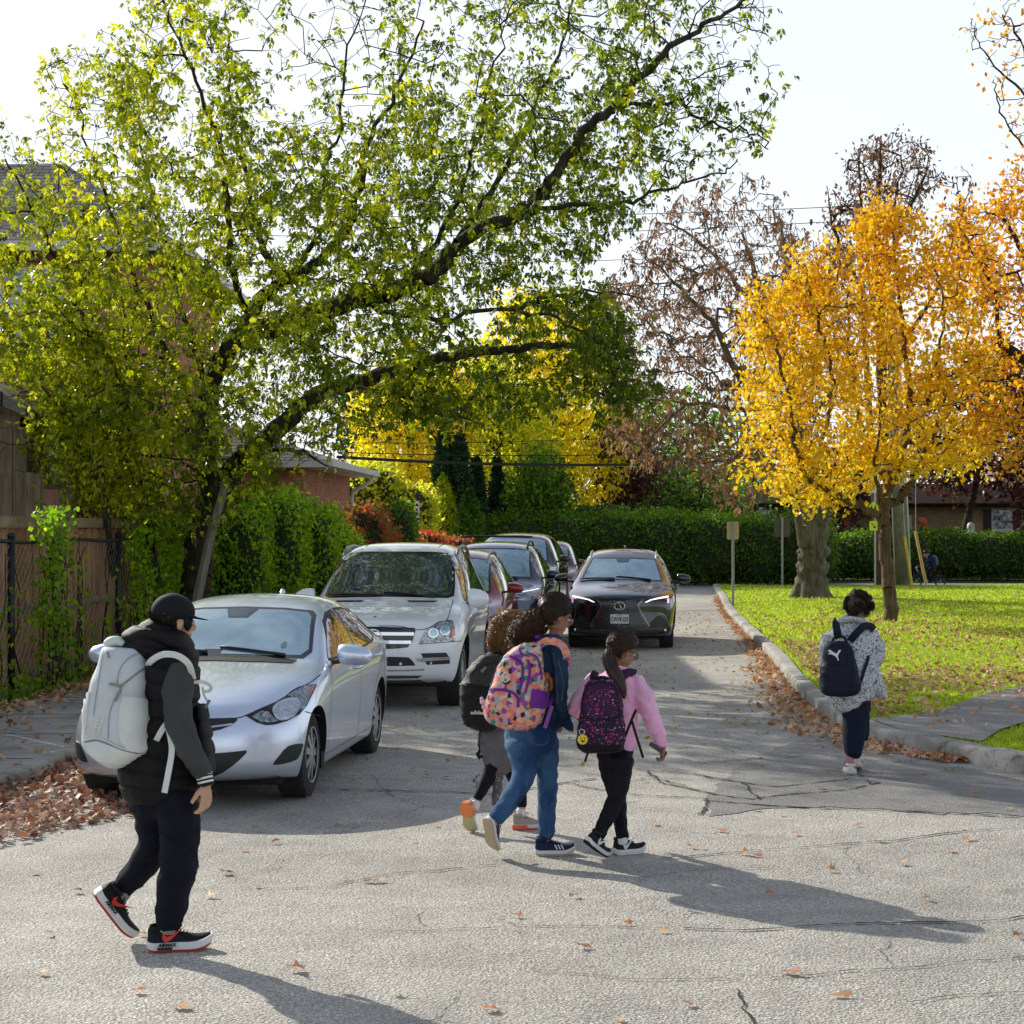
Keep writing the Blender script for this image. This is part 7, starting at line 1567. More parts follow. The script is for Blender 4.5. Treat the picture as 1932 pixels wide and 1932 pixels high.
# ================= boy in the cap
TC = ccrop(130,1150,2.415)
t1 = Fig(TC, (520,1795), 8.70, 'boy in black cap, puffer vest and grey sleeves walking past the silver sedan')
M_VEST = cloth('black_puffer_nylon', (.006,.005,.006), .6, bump=.5, bscale=22, sheen=0); M_SLV = cloth('charcoal_wool', (.060,.064,.064), .95); M_TROU = cloth('dark_navy_fleece', (.006,.007,.015), .9)
def quilt(co): z = co[:,2]; s_ = np.abs(((z+.12*co[:,0])/.085)%1-.5)*2; return .016*(1-s_**4)-.006+.004*np.sin(co[:,0]*43+z*31)*np.sin(z*57)
t1.blend('vest', [[(505,395,.02,95,.15),(515,450,.0,125,.21),(515,560,0,125,.20),(500,700,0,140,.17),(478,840,0,175,.17),(462,950,0,198,.175),(470,1035,0,188,.175)], [(660,640,-.02,20,.09),(672,760,-.02,24,.10),(688,880,-.03,26,.10),(675,1000,-.03,30,.10)]], M_VEST, .009, 4, quilt)
t1.blend('hood', [[(305,330,.03,34,.08),(350,300,.0,52,.10),(430,275,-.02,58,.12),(520,300,-.04,50,.12),(590,370,-.03,40,.11),(615,430,0,22,.09)], [(320,345,.05,40,.12),(430,345,0,80,.15),(540,380,0,70,.14)]], M_VEST, .009, 3, quilt, body=0)
def tf(co): return wr(.0035,1.3,2)(co)
t1.blend('sleeve', [[(560,455,-.17,62,.07),(548,530,-.20,74),(545,640,-.22,70),(560,740,-.225,68),(598,830,-.215,64),(640,905,-.20,58),(668,955,-.19,50)]], M_SLV, .008, 3, wr(.005,1.6,1))
t1.blend('sleeve', [[(540,455,.17,62,.07),(530,560,.20,66),(535,700,.20,60),(575,830,.18,54),(620,920,.16,46)]], M_SLV, .010, 4, wr(.006,1.6,5))
for a, e, mm in ((955,966,M_WHITE),(966,974,M_VEST),(974,984,M_WHITE),(984,993,M_VEST),(993,1003,M_WHITE),(1003,1020,M_VEST)):
    x = lambda y: 668+(y-955)*.26; t1.strip('cuff', [(x(a),a-.0,-.19),(x(a)+1,(a+e)/2,-.19),(x(e),e,-.19)], .0, .0, mm) if False else None
    b = MB(); rg_ = []
    for y in np.linspace(a, e, 3): rg_ += [[t1.p(x(y)+41*math.cos(t_)*(1-(y-955)*.0012), y+math.cos(t_)*-9, -.19+.042*math.sin(t_)) for t_ in np.linspace(0,2*math.pi,25)[:-1]]]
    b.loft(rg_); b.build('cuff', mm, t1.root, 50)
t1.blend('trousers', [[(465,1035,0,165,.15),(470,1090,0,160,.15)], [(535,1080,-.07,104,.12),(552,1200,-.08,100,.11),(548,1330,-.08,94,.10),(542,1430,-.08,90,.098),(522,1540,-.08,84,.094),(512,1620,-.08,78,.085),(508,1668,-.08,66,.068)],
    [(425,1080,.07,108,.12),(432,1190,.08,98,.11),(430,1290,.09,86,.10),(398,1372,.11,76,.09),(345,1440,.12,70,.085),(300,1492,.13,62,.075),(270,1520,.13,50,.06)]], M_TROU, .009, 3, wr(.006,1.3,3,1.2))
t1.blend('trouser_cuff', [[(505,1650,-.08,68,.07),(503,1688,-.08,60,.062)]], M_TROU, .008, 2, wr(.003,3,1), body=0)
c_ = t1.p(530,222,-.02)
def ex(b):
    t1.head(b, c_, (.78,.60,-.14), (.10,0,1), 1.0); b.loft(t1.rings([(535,290,-.0,52,.06),(515,360,0,62,.07),(505,420,0,80,.09)]))
    t1.hand(b, t1.p(682,1008,-.19), t1.p(684,1090,-.195)-t1.p(684,1010,-.19), Vector((-.75,.35,0)), .185, .55, -1, .0100)
    t1.hand(b, t1.p(640,945,.15), Vector((.2,0,-1)), Vector((-.6,-.4,0)), .17, .6, 1)
    b.loft(t1.rings([(500,1640,-.08,38),(498,1720,-.08,36)])); b.loft(t1.rings([(290,1510,.13,38),(255,1555,.12,36),(240,1590,.1,34)]))
t1.body_mesh(M_SKIN_A, ex); t1.eyes()
M_CAP = cloth('black_cap_cotton', (.010,.011,.014), .8, bump=.15)
t1.rows('cap', [(214,425,600,-.02,.085),(206,419,622,-.02,.090),(180,414,628,-.02,.095),(150,420,622,-.02,.093),(122,438,602,-.02,.083),(102,462,572,-.02,.066),(90,496,545,-.02,.04),(86,512,530,-.02,.015)], M_CAP, 2.1, t1.root)
b = MB(); rg_ = []
for i in range(9):
    f = -1+i/4; w_ = math.sqrt(max(0,1-f*f)); rg_.append([t1.p(600,194,-.02+f*.085)+Vector((0,0,.0)), t1.p(610+78*w_,200+14*w_+6*f*f,.0+f*.078), t1.p(612+82*w_,204+15*w_+6*f*f,.0+f*.078), t1.p(600,202,-.02+f*.085)])
b.loft(rg_); b.build('cap_brim', M_CAP, t1.root, 50)
t1.strip('cap_strap', [(424,196,-.06),(450,196,-.105),(490,190,-.12)], .018, .004, M_BLACKM)
b = MB(); ell(b, t1.p(515,86,-.02), ((.008,0,0),(0,.008,0),(0,0,.004)), 8, 6); b.build('cap_button', M_CAP, t1.root, True)
hp_ = []
for (x0,y0,x1,y1,dd) in [(440,190,432,235,-.03),(460,195,460,262,-.075),(490,195,500,268,-.085),(520,195,535,258,-.085),(545,195,560,215,-.085),(590,200,592,275,-.075),(600,200,604,262,-.06),(450,200,470,258,.0),(480,240,520,285,-.06)]:
    hp_.append([(t1.p(x0,y0,dd), .014),(t1.p((x0+x1)/2-3,(y0+y1)/2,dd-.004), .016),(t1.p(x1,y1,dd), .006)])
strands(t1, 'hair', hp_, M_HAIRK, 130, 0, .002, 6, .0015)
hcap(t1, 'hair_mass', M_HAIRK, .0, -.062, .006, .03, .035); scalp(t1, t1.p(470,272,-.02), M_HAIRK, 700, .0018, .007, -.05, 0, .03)
strands(t1, 'hair_tuft', [[(t1.p(450,160,-.03),.014),(t1.p(425,158,-.03),.014),(t1.p(396,166,-.03),.010)]], M_HAIRM, 90, 0, .003, 5, .0013)
# sneakers
M_SHK = cloth('black_mesh_upper', (.012,.012,.013), .7, bump=.3, bscale=120); M_SOLEW = mat('white_foam', (.68,.68,.66), .5, var=.08); M_SOLER = mat('red_rubber', (.42,.03,.02), .55); M_REDLOGO = mat('red_logo', (.70,.03,.02), .5)
SW = [(0,.0),(.04,-.035),(.10,-.045),(.20,-.025),(.42,.045),(.55,.085),(.42,.055),(.22,.012),(.12,.0),(.07,.012),(.045,.035),(.02,.02)]
def swoosh(sh_, q, m, side=1, x0=.28, z0=.062, k=.9, name='swoosh'):
    b = MB(); V = []
    for off in (0,.004):
        for x, z in SW: V.append(q(x0+x*k*.75, side*(np.interp(x0+x*k*.75,[0,.1,.36,.5,.76,1],[.5,.86,.80,.84,1.02,.5])*(.96-.33*min(1,max(0,(z0+z*k*.75-.03)/.06)))+.05), z0+z*k*.62)+ (q(0,side,0)-q(0,0,0)).normalized()*off)
    n = len(SW); tri = geometry.tessellate_polygon([[Vector((x,z,0)) for x,z in SW]]); b.add(V, [tuple(t_) for t_ in tri]+[tuple(i+n for i in t_[::-1]) for t_ in tri]+[(i,(i+1)%n,(i+1)%n+n,i+n) for i in range(n)]); return b.build(name, m, sh_)
def side_text(sh_, q, txt, x, z, size, m, side=1):
    a = q(x, side*1.13, z); X_ = (q(1,0,0)-q(0,0,0)).normalized()*(1); Z_ = (q(0,0,1)-q(0,0,0)).normalized(); N_ = (q(0,side,0)-q(0,0,0)).normalized()
    if X_.cross(Z_).dot(N_)  < 0: X_ = -X_
    M_ = Matrix(((X_.x,Z_.x,N_.x,a.x),(X_.y,Z_.y,N_.y,a.y),(X_.z,Z_.z,N_.z,a.z),(0,0,0,1))); return text_mesh(txt, size, m, sh_, M_, ext=.0015, bold=.0012)
sh1, q1 = t1.shoe(t1.p(400,1788,-.10)*Vector((1,1,0)) if False else Vector((t1.p(402,1790,-.06).x, -.08, .004)), (1,.24,.0), (0,0,1), .300, .112, M_SHK, M_SOLEW, .044, .105, M_SOLER)
sd1 = 1 if (q1(0,1,0)-q1(0,0,0)).y < 0 else -1
swoosh(sh1, q1, M_REDLOGO, sd1, .22, .070); side_text(sh1, q1, 'AIRMAX', .30, .036, .022, M_BLACKM, sd1)
b = MB(); b.add([q1(.16,sd1*1.05,.013), q1(.36,sd1*1.05,.013), q1(.38,sd1*1.07,.024), q1(.14,sd1*1.07,.024)], [(0,1,2,3)]); b.add([q1(.16,sd1*1.0,.013), q1(.36,sd1*1.0,.013), q1(.38,sd1*1.0,.024), q1(.14,sd1*1.0,.024)], [(0,1,2,3)]); b.loft([[q1(.15,sd1*y,.013),q1(.37,sd1*y,.013),q1(.38,sd1*y,.023),q1(.14,sd1*y,.023)] for y in (.9,1.10)]); b.build('air_window', M_BLACKM, sh1)
toe = t1.p(292,1752,.10); heel = t1.p(132,1545,.02); fw = (toe-heel).normalized()
sh2, q2 = t1.shoe(heel, fw, (.86,.30,.62), .295, .112, M_SHK, M_SOLEW, .044, .100, M_SOLER)
sd2 = 1 if (q2(0,1,0)-q2(0,0,0)).y < 0 else -1
swoosh(sh2, q2, M_REDLOGO, sd2, .22, .070); side_text(sh2, q2, 'AIRMAX', .30, .036, .022, M_BLACKM, sd2)
b = MB(); b.loft(t1.rings([(500,1660,-.08,44),(498,1712,-.08,43)])); b.loft(t1.rings([(285,1525,.12,42),(262,1560,.10,40)])); b.build('socks', mat('grey_socks',(.25,.27,.26),.9), t1.root, True)
# his backpack
M_PACKG = cloth('light_grey_nylon', (.62,.66,.67), .6, var=.08, bump=.35, bscale=12, sheen=0); M_PACKG2 = cloth('pale_grey_panel', (.70,.72,.69), .55, var=.06, bump=.2, sheen=0); M_SEAM = mat('grey_piping', (.22,.24,.25), .6)
def prow(co): return .010*np.sin(co[:,0]*26+np.sin(co[:,2]*9)*1.6)*np.exp(-((co[:,2]-1.0)/.28)**2)+.004*np.sin(co[:,2]*37+co[:,0]*23)
tmp = Fig(TC, (260,1795), 8.66, 'light grey backpack with ladder shaped badge worn by the boy in the cap', 'backpack', 'backpack')
pk = tmp.rows('main_compartment', [(346,215,355,-.03,.05),(352,188,385,-.03,.09),(400,165,408,-.03,.12),(480,147,414,-.03,.14),(560,122,410,-.03,.15),(650,102,418,-.03,.155),(740,95,428,-.03,.16),(810,94,436,-.03,.16),(850,104,425,-.03,.155),(885,135,380,-.03,.13),(908,190,320,-.03,.09),(917,230,290,-.03,.05)], M_PACKG, 2.5, tmp.root, fn=prow)
sf = Surf(tmp.root, pk); cvp = lambda pts: [TC(*q) for q in pts]
sf.patch('side_pocket', 'cam', cvp([(276,586),(330,592),(388,602),(412,700),(436,815),(425,832),(360,852),(300,845),(268,800),(262,740),(268,650)]), M_PACKG2, .012, .05); sf.patch('side_pocket', 'cam', cvp([(100,575),(125,565),(112,650),(104,760),(97,770),(96,680)]), M_PACKG2, .010, .04)
sf.patch('bottom_panel', 'cam', cvp([(100,812),(160,803),(215,822),(280,848),(350,862),(425,845),(400,880),(330,905),(250,912),(170,895),(115,855)]), M_PACKG2, .007, .05)
for ln, w_ in (([(98,806),(150,796),(205,810),(260,836),(330,856),(385,856),(435,838)],.010),([(268,540),(310,505),(360,465),(412,432)],.009),([(258,545),(255,500),(275,440),(320,395),(375,375)],.004),([(190,365),(172,470),(150,600),(140,680)],.004),([(262,560),(240,600),(215,680),(210,790)],.004)): sf.line('seam', 'cam', cvp(ln), w_, M_SEAM, .005, smooth=5)
sf.line('seam', 'cam', cvp([(98,799),(150,789),(205,803),(260,829),(330,849),(385,849),(435,831)]), .006, M_PACKG2, .009, smooth=5)
for k in range(6):
    y = 686+k*16.5; x = 165-k*4.8; sf.line('badge', 'cam', cvp([(x-1,y),(x+24,y)]), .0045, M_WHITE, .008, smooth=0)
sf.line('badge', 'cam', cvp([(162,686),(137,770)]), .006, M_WHITE, .008, smooth=0); sf.line('badge', 'cam', cvp([(188,686),(163,770)]), .006, M_WHITE, .008, smooth=0)
tmp.strip('zip_pull', [(262,530,-.20),(268,560,-.21),(242,610,-.20)], .012, .006, M_SEAM); tmp.strip('zip_pull', [(215,525,-.19),(262,535,-.20),(275,545,-.20)], .014, .006, mat('khaki_webbing',(.28,.27,.20),.8)); tmp.strip('zip_pull', [(205,370,-.15),(212,400,-.155)], .010, .006, M_SEAM)
b = MB(); b.loft(tmp.rings([(205,335,-.03,24,.03),(225,322,-.03,26,.035),(255,320,-.03,24,.035),(282,332,-.03,18,.03)])); b.build('top_handle', M_PACKG2, tmp.root, True)
tmp.strip('shoulder_strap', [(398,440,-.10),(420,412,-.17),(470,385,-.235),(530,386,-.255),(575,408,-.25),(602,440,-.22),(618,500,-.15)], .030, .010, M_PACKG2); tmp.strip('shoulder_strap', [(438,805,-.12),(465,755,-.17),(494,712,-.16)], .028, .006, M_PACKG2)
tmp.strip('strap_tail', [(492,712,-.175),(508,780,-.19),(516,850,-.20),(500,950,-.21),(480,1052,-.21)], .028, .004, M_PACKG2)
tmp.strip('chest_strap', [(618,520,-.12),(660,516,-.10),(698,530,-.07),(706,550,-.06),(690,562,-.06),(664,560,-.07)], .016, .004, M_PACKG2); tmp.strip('chest_strap', [(664,540,-.08),(672,580,-.08),(690,612,-.08)], .010, .004, M_PACKG2); tmp.strip('buckle', [(700,604,-.08),(678,640,-.08)], .014, .008, M_SEAM)
# ================= girl in denim
TR = ccrop(860,1170,3.275); trp = lambda pts: [TR(*q) for q in pts]
def denim(name, c1, c2):
    m, t, o = new_mat(name); c = t.coord(); f = t.noise(3.2, 5, .6, t.mapping(c,(1,1,.6))); b = t.ramp(f, [(.38, c1), (.66, c2)]); wv = t.noise(260,2,.5,c); b = t.mix(.35, b, t.ramp(wv,[(.4,.6),(.6,1.3)]), 'MULTIPLY')
    principled(t, o, b, .85, 0, .2, normal=t.bump(t.math('ADD', t.noise(24,4,.6,c), t.math('MULTIPLY', wv, .3)), .5, .012)); return m
M_JEAN = denim('blue_denim', (.014,.048,.14), (.085,.19,.34)); M_JACK = denim('dark_denim', (.009,.028,.070), (.028,.075,.15)); M_STITCH = mat('denim_stitch',(.16,.13,.10),.8)
g1_ = Fig(TR, (790,1790), 11.20, 'girl with bushy dark ponytail and glasses in denim jacket and blue jeans')
g1_.blend('jacket', [[(765,360,.03,62,.09),(775,420,.03,105,.14),(775,520,.03,112,.13),(770,650,.03,108,.12),(765,780,.03,108,.12),(765,890,.03,100,.12),(770,930,.03,96,.12)], [(850,820,.02,40,.05),(880,880,.01,38,.04),(912,930,.0,30,.02),(932,962,.0,14,.012)]], M_JACK, .009, 3, wr(.005,1.8,3))
slv = g1_.blend('sleeve', [[(825,425,-.10,56,.065),(852,500,-.13,56),(860,600,-.14,52),(858,700,-.13,50),(852,780,-.10,45),(868,840,-.03,40),(895,880,.06,34)]], M_JACK, .008, 4, wr(.006,2.0,7))
ss = Surf(g1_.root, slv); ss.line('stitching', 'cam', trp([(810,440),(825,560),(835,680),(838,780)]), .004, M_STITCH, .003); ss.line('stitching', 'cam', trp([(838,480),(872,640),(862,760)]), .003, M_STITCH, .003)
g1_.blend('sleeve', [[(720,430,.14,50,.06),(740,560,.17,46),(770,680,.16,42),(830,760,.12,36)]], M_JACK, .010, 3, None)
g1_.blend('collar', [[(745,352,.03,30,.05),(790,338,.0,26,.07),(835,352,-.02,26,.06),(852,380,-.04,22,.05)]], M_JACK, .008, 2, None, body=0)
jn = g1_.blend('jeans', [[(665,925,0,175,.13),(660,990,0,175,.14),(665,1050,0,165,.135)], [(765,1010,.06,84,.10),(762,1120,.06,82,.10),(766,1230,.05,72,.085),(768,1330,.03,68,.08),(766,1450,.02,64,.072),(763,1560,.01,58,.065),(762,1640,0,54,.060)],
    [(590,1030,-.04,104,.12),(612,1140,-.04,92,.11),(618,1230,-.05,80,.095),(585,1310,-.08,72,.085),(530,1400,-.12,66,.078),(475,1475,-.16,60,.07),(432,1525,-.18,54,.06)]], M_JEAN, .009, 3, wr(.0032,1.6,9,1.2))
jsf = Surf(g1_.root, jn); jsf.line('pocket_stitching', 'cam', trp([(655,975),(665,1025),(710,1048),(765,1035),(775,975)]), .0035, M_STITCH, .002, smooth=2); jsf.line('pocket_stitching', 'cam', trp([(500,985),(520,1030),(560,1045),(605,1030)]), .0035, M_STITCH, .002, smooth=2)
c_ = g1_.p(822,205,.0)
def ex(b):
    g1_.head(b, c_, (.80,.50,-.36), (.30,.1,1), 1.0); b.loft(g1_.rings([(822,290,.01,42,.05),(800,345,.02,48,.06),(785,385,.03,60,.08)])); g1_.hand(b, g1_.p(850,860,.14), Vector((-.2,.3,-.9)), Vector((0,1,.2)), .16, .5, 1); g1_.hand(b, g1_.p(800,770,.16), Vector((.6,.5,-.6)), Vector((0,-1,.2)), .16, .5, -1)
    b.loft(g1_.rings([(762,1620,0,32),(760,1700,0,30)])); b.loft(g1_.rings([(440,1515,-.18,32),(415,1560,-.2,30)]))
g1_.body_mesh(M_SKIN_B, ex); g1_.eyes()
def glasses(fig, m):
    b = MB(); q = fig.q
    for sd in (1,-1):
        pts = [q(.098,sd*(.034+.026*math.cos(a)),.002+.021*math.sin(a)) for a in np.linspace(0,2*math.pi,17)]; b.tube(pts, .0022, 6, cap=False); b.tube([q(.098,sd*.060,.008), q(.05,sd*.080,.010), q(-.01,sd*.088,.004)], .002, 5)
    b.tube([q(.098,-.010,.006), q(.104,0,.010), q(.098,.010,.006)], .002, 5); o = b.build('glasses', m, fig.root, True); b = MB()
    for sd in (1,-1): b.add([q(.098,sd*(.034+.024*math.cos(a)),.002+.019*math.sin(a)) for a in np.linspace(0,2*math.pi,17)[:-1]], [tuple(range(16))])
    b.build('lenses', mat('lens_glass',(.5,.5,.52),.05,spec=1,coat=1), o)
flyaway(g1_, M_HAIRB, 260); glasses(g1_, mat('rose_frame',(.50,.16,.10),.3))
hcap(g1_, 'hair', M_HAIRK, -.03, -.075, .015); H_ = g1_
tie = g1_.p(722,200,-.02); scalp(g1_, tie, M_HAIRB, 1500, .0019, .015, -.07)
hm = MB(); hm.loft(g1_.rings([(725,205,-.03,26),(690,240,-.04,62),(640,280,-.05,78),(590,320,-.05,68),(560,350,-.05,40)])); me = eval_mesh(hm.mesh('ponytail'), [('REMESH', dict(mode='VOXEL', voxel_size=.009))]); me.polygons.foreach_set('use_smooth', [True]*len(me.polygons)); link('ponytail', me, M_HAIRM, g1_.root)
strands(g1_, 'curls', [[(g1_.p(725,205,-.03),.02),(g1_.p(690,240+dy,-.04),.055),(g1_.p(640+dx,285+dy,-.05),.078),(g1_.p(590+dx,325+dy,-.05),.075),(g1_.p(552+dx,352+dy,-.05),.05)] for dx, dy in ((0,0),(8,-25),(-10,18),(20,25))], M_HAIRM, 420, 0, .014, 36, .0018, seg=26)
strands(g1_, 'loose_hair', [[(g1_.q(.02,.05,.10),.03),(g1_.q(.07,.05,.12),.03),(g1_.q(.11,.04,.09),.03)]], M_HAIRK, 40, 0, .006, 9, .0009)
b = MB(); pts = [tie+Vector((.016*math.cos(a)*.6-.005, .028*math.sin(a), .03*math.cos(a))) for a in np.linspace(0,2*math.pi,17)]; b.tube(pts, [.009+.003*math.sin(i*2.5) for i in range(17)], 8, cap=False); b.build('scrunchie', mat('grey_scrunchie',(.50,.48,.52),.8), g1_.root, True)
M_NAVYSH = cloth('navy_mesh_upper', (.012,.022,.060), .7, bump=.3, bscale=120); M_TAN = mat('tan_rubber',(.52,.38,.26),.6)
sh, q_ = g1_.shoe(Vector((g1_.p(688,1780,0).x,-.02,.004)), (1,.10,0), (0,0,1), .245, .098, M_NAVYSH, M_SOLEW, .030, .092, M_TAN); sdd = 1 if (q_(0,1,0)-q_(0,0,0)).y < 0 else -1
b = MB()
for x in (.52,.60,.68): b.add([q_(x,sdd*1.0,.038)+Vector((0,-.004,0)),q_(x+.03,sdd*1.0,.038)+Vector((0,-.004,0)),q_(x-.02,sdd*.80,.066)+Vector((0,-.006,0)),q_(x-.06,sdd*.80,.066)+Vector((0,-.006,0))],[(0,1,2,3)])
b.build('side_stripes', M_WHITE, sh)
heel = g1_.p(372,1540,-.22); toe = g1_.p(408,1762,-.10); sh, q_ = g1_.shoe(heel, toe-heel, (.72,.62,.25), .245, .100, M_NAVYSH, M_SOLEW, .028, .085, M_TAN)
# faceted backpack
def facet_mat():
    m, t, o = new_mat('faceted_print'); c = t.coord(); vc = t.voro(40, 'F1', c, 'Color'); s_ = t.new('ShaderNodeSeparateColor'); t.l.new(vc, s_.inputs[0])
    b = t.ramp(s_.outputs[0], [(0,(.75,.22,.12)),(.20,(.80,.36,.22)),(.36,(.28,.06,.30)),(.48,(.45,.38,.36)),(.60,(.03,.02,.05)),(.68,(.03,.26,.20)),(.78,(.72,.28,.30)),(.90,(.62,.50,.42))], 'CONSTANT')
    sp = t.new('ShaderNodeSeparateXYZ'); t.l.new(c, sp.inputs[0]); up = t.ramp(sp.outputs[2], [(1.02,0),(1.32,.30)]); b = t.mix(up, b, t.mix(s_.outputs[1], (.45,.05,.40), (.62,.14,.30)))
    principled(t, o, b, .65, 0, .3, normal=t.bump(t.noise(14,4,.6,c), .35, .012)); return m
M_FACET = facet_mat(); M_PURP = cloth('purple_fabric', (.16,.02,.26), .6, bump=.2, sheen=0)
bp = Fig(TR, (560,1790), 11.05, 'orange purple and teal faceted print backpack with purple piping on the denim girl', 'backpack', 'backpack')
pk = bp.rows('main_compartment', [(376,620,690,-.02,.04),(386,590,722,-.02,.08),(430,520,738,-.02,.11),(500,462,744,-.02,.13),(580,428,752,-.02,.14),(660,395,764,-.02,.145),(740,370,766,-.02,.15),(810,352,756,-.02,.15),(870,362,742,-.02,.145),(915,405,716,-.02,.12),(942,490,675,-.02,.08),(954,560,625,-.02,.04)], M_FACET, 2.5, bp.root, fn=wr(.003,2,4))
sf = Surf(bp.root, pk)
for ln, w_ in (([(378,690),(430,686),(490,690),(545,708),(575,745),(578,800)],.017),([(530,470),(570,492),(604,520),(606,600),(588,690)],.017),([(640,490),(652,560),(640,640),(622,712)],.016),([(650,450),(700,480),(722,560),(728,620)],.014),([(470,500),(520,472),(560,478),(600,510)],.013),([(610,395),(590,420),(600,450),(650,470)],.012),([(402,660),(425,580),(470,505)],.010)): sf.line('piping', 'cam', trp(ln), w_, M_PURP, .008, smooth=5)
hexp = lambda r_: [(497+r_*math.cos(R(90+60*k))*.85, 606+r_*math.sin(R(90+60*k))) for k in range(6)]
sf.patch('logo', 'cam', trp(hexp(33)), M_WHITE, .010, .03); sf.patch('logo_inner', 'cam', trp(hexp(26)), M_FACET, .012, .03)
for x in (486,508): sf.line('logo_bar', 'cam', trp([(x,592),(x,620)]), .005, M_WHITE, .014, smooth=0)
sf.line('logo_bar', 'cam', trp([(486,606),(508,606)]), .005, M_WHITE, .014, smooth=0)
sf.patch('side_pocket', 'cam', trp([(668,680),(720,690),(772,702),(762,760),(744,808),(700,806),(654,798),(660,740)]), M_PURP, .012, .04)
bp.strip('shoulder_strap', [(712,400,-.06),(760,368,-.04),(820,372,-.04),(868,400,-.06),(892,450,-.05),(897,520,.03)], .046, .014, M_FACET); bp.strip('shoulder_strap', [(745,800,-.03),(790,770,.0),(812,720,.05)], .022, .004, M_PURP); bp.strip('strap_tail', [(800,790,-.02),(780,850,-.03),(752,936,-.04)], .024, .004, mat('violet_webbing',(.30,.08,.38),.7)); bp.strip('top_handle', [(690,345,-.02),(712,338,-.01),(716,360,.0),(700,380,.0)], .018, .008, M_PURP)
b = MB()
for (x,y,r_) in ((345,765,18),(352,800,14),(338,745,12)): ell(b, bp.p(x,y,-.14), tuple(Vector(v)*r_*bp.k for v in ((1,0,0),(0,1,0),(0,0,1.1))), 10, 8)
b.build('keychain', mat('pale_pink_plush',(.72,.42,.50),.9), bp.root, True)
bo = Fig(TR, (765,1790), 11.10, 'drink bottle with orange cap in the side pocket of the faceted backpack', 'bottle', 'bottle')
b = MB(); b.tube([bo.p(752,760,-.02), bo.p(754,650,-.02), bo.p(760,628,-.02)], [.030,.030,.022], 14); b.build('flask', mat('bottle_steel',(.30,.30,.26),.25,.6), bo.root, True)
b = MB(); b.tube([bo.p(760,632,-.02), bo.p(762,585,-.02), bo.p(764,572,-.02)], [.022,.020,.012], 12); b.tube([bo.p(772,590,-.02), bo.p(792,620,-.02), bo.p(798,665,-.02), bo.p(790,690,-.02)], [.008,.010,.011,.008], 8); b.build('cap', mat('orange_plastic',(.48,.13,.03),.4), bo.root, True)
# ================= girl in the pink sweater
g2_ = Fig(TR, (1210,1800), 11.10, 'girl with long ponytail in a pink sweater and black trousers')
M_PINK = cloth('pink_fleece', (.88,.44,.66), .95, var=.10, bump=.35, sheen=.5); M_BLKT = cloth('black_stretch', (.006,.0055,.010), .8, bump=.3)
g2_.blend('sweater', [[(1232,560,.03,52,.07),(1228,610,.03,125,.12),(1225,720,.03,128,.12),(1226,850,.03,132,.12),(1232,970,.03,134,.12),(1236,1048,.03,128,.115)], [(1345,625,.02,60,.065),(1400,730,.0,68,.075),(1440,840,-.01,64,.07),(1475,940,-.02,56,.062),(1508,1020,-.02,44,.048),(1518,1052,-.02,36,.040)],
    [(1085,612,.03,52,.06),(1020,685,.05,54,.06),(968,765,.06,50,.058),(942,805,.08,44,.05),(958,850,.12,36,.042)]], M_PINK, .009, 4, wr(.006,1.7,2))
g2_.blend('collar', [[(1190,552,.03,18,.03),(1232,545,-.03,16,.04),(1285,552,-.02,16,.04)]], M_PINK, .007, 2, None, body=0)
g2_.blend('trousers', [[(1212,1060,.02,122,.11),(1210,1130,.02,118,.11)], [(1250,1140,-.04,84,.09),(1243,1260,-.05,76,.08),(1225,1370,-.07,62,.068),(1185,1470,-.10,56,.06),(1140,1560,-.13,48,.052),(1104,1640,-.16,42,.045)],
    [(1180,1140,.05,86,.09),(1200,1270,.06,74,.08),(1228,1390,.05,58,.066),(1240,1490,.04,52,.058),(1252,1590,.02,46,.05),(1262,1648,.0,42,.045)]], M_BLKT, .008, 3, wr(.003,1.7,5,1.2))
c_ = g2_.p(1262,432,.0)
def ex(b):
    g2_.head(b, c_, (.74,.55,-.42), (.35,.15,1), .90); b.loft(g2_.rings([(1262,510,.01,36,.042),(1245,560,.02,40,.05),(1235,600,.03,55,.07)]))
    g2_.hand(b, g2_.p(1520,1050,-.02), g2_.p(1525,1120,-.03)-g2_.p(1518,1050,-.02), Vector((-.8,-.3,.0)), .145, .85, -1); g2_.hand(b, g2_.p(960,855,.13), Vector((.9,.3,-.4)), Vector((0,1,0)), .14, .6, 1)
    b.loft(g2_.rings([(1262,1620,.0,26),(1262,1690,0,26)])); b.loft(g2_.rings([(1112,1620,-.15,26),(1085,1680,-.18,26)]))
g2_.body_mesh(M_SKIN_B, ex, .0042); g2_.eyes(); flyaway(g2_, M_HAIRM, 220, .022); glasses(g2_, mat('dark_frame',(.02,.02,.03),.3))
hcap(g2_, 'hair', M_HAIRK, -.03, -.075, .015); tie = g2_.p(1205,398,-.03); scalp(g2_, tie, M_HAIRB, 1400, .0017, .015, -.07)
tl = [(1208,402,-.04,22),(1178,440,-.06,34),(1178,500,-.08,42),(1205,570,-.13,42),(1240,640,-.16,36),(1262,700,-.17,24),(1272,745,-.17,8)]
hm = MB(); hm.loft(g2_.rings(tl)); me = eval_mesh(hm.mesh('ponytail'), [('REMESH', dict(mode='VOXEL', voxel_size=.007))]); me.polygons.foreach_set('use_smooth', [True]*len(me.polygons)); link('ponytail', me, M_HAIRB, g2_.root)
strands(g2_, 'ponytail_strands', [[(g2_.p(x+dx,y,d),r_*g2_.k*.95) for x,y,d,r_ in tl] for dx in (-4,4)], M_HAIRM, 240, 0, .005, 9, .0014, seg=24)
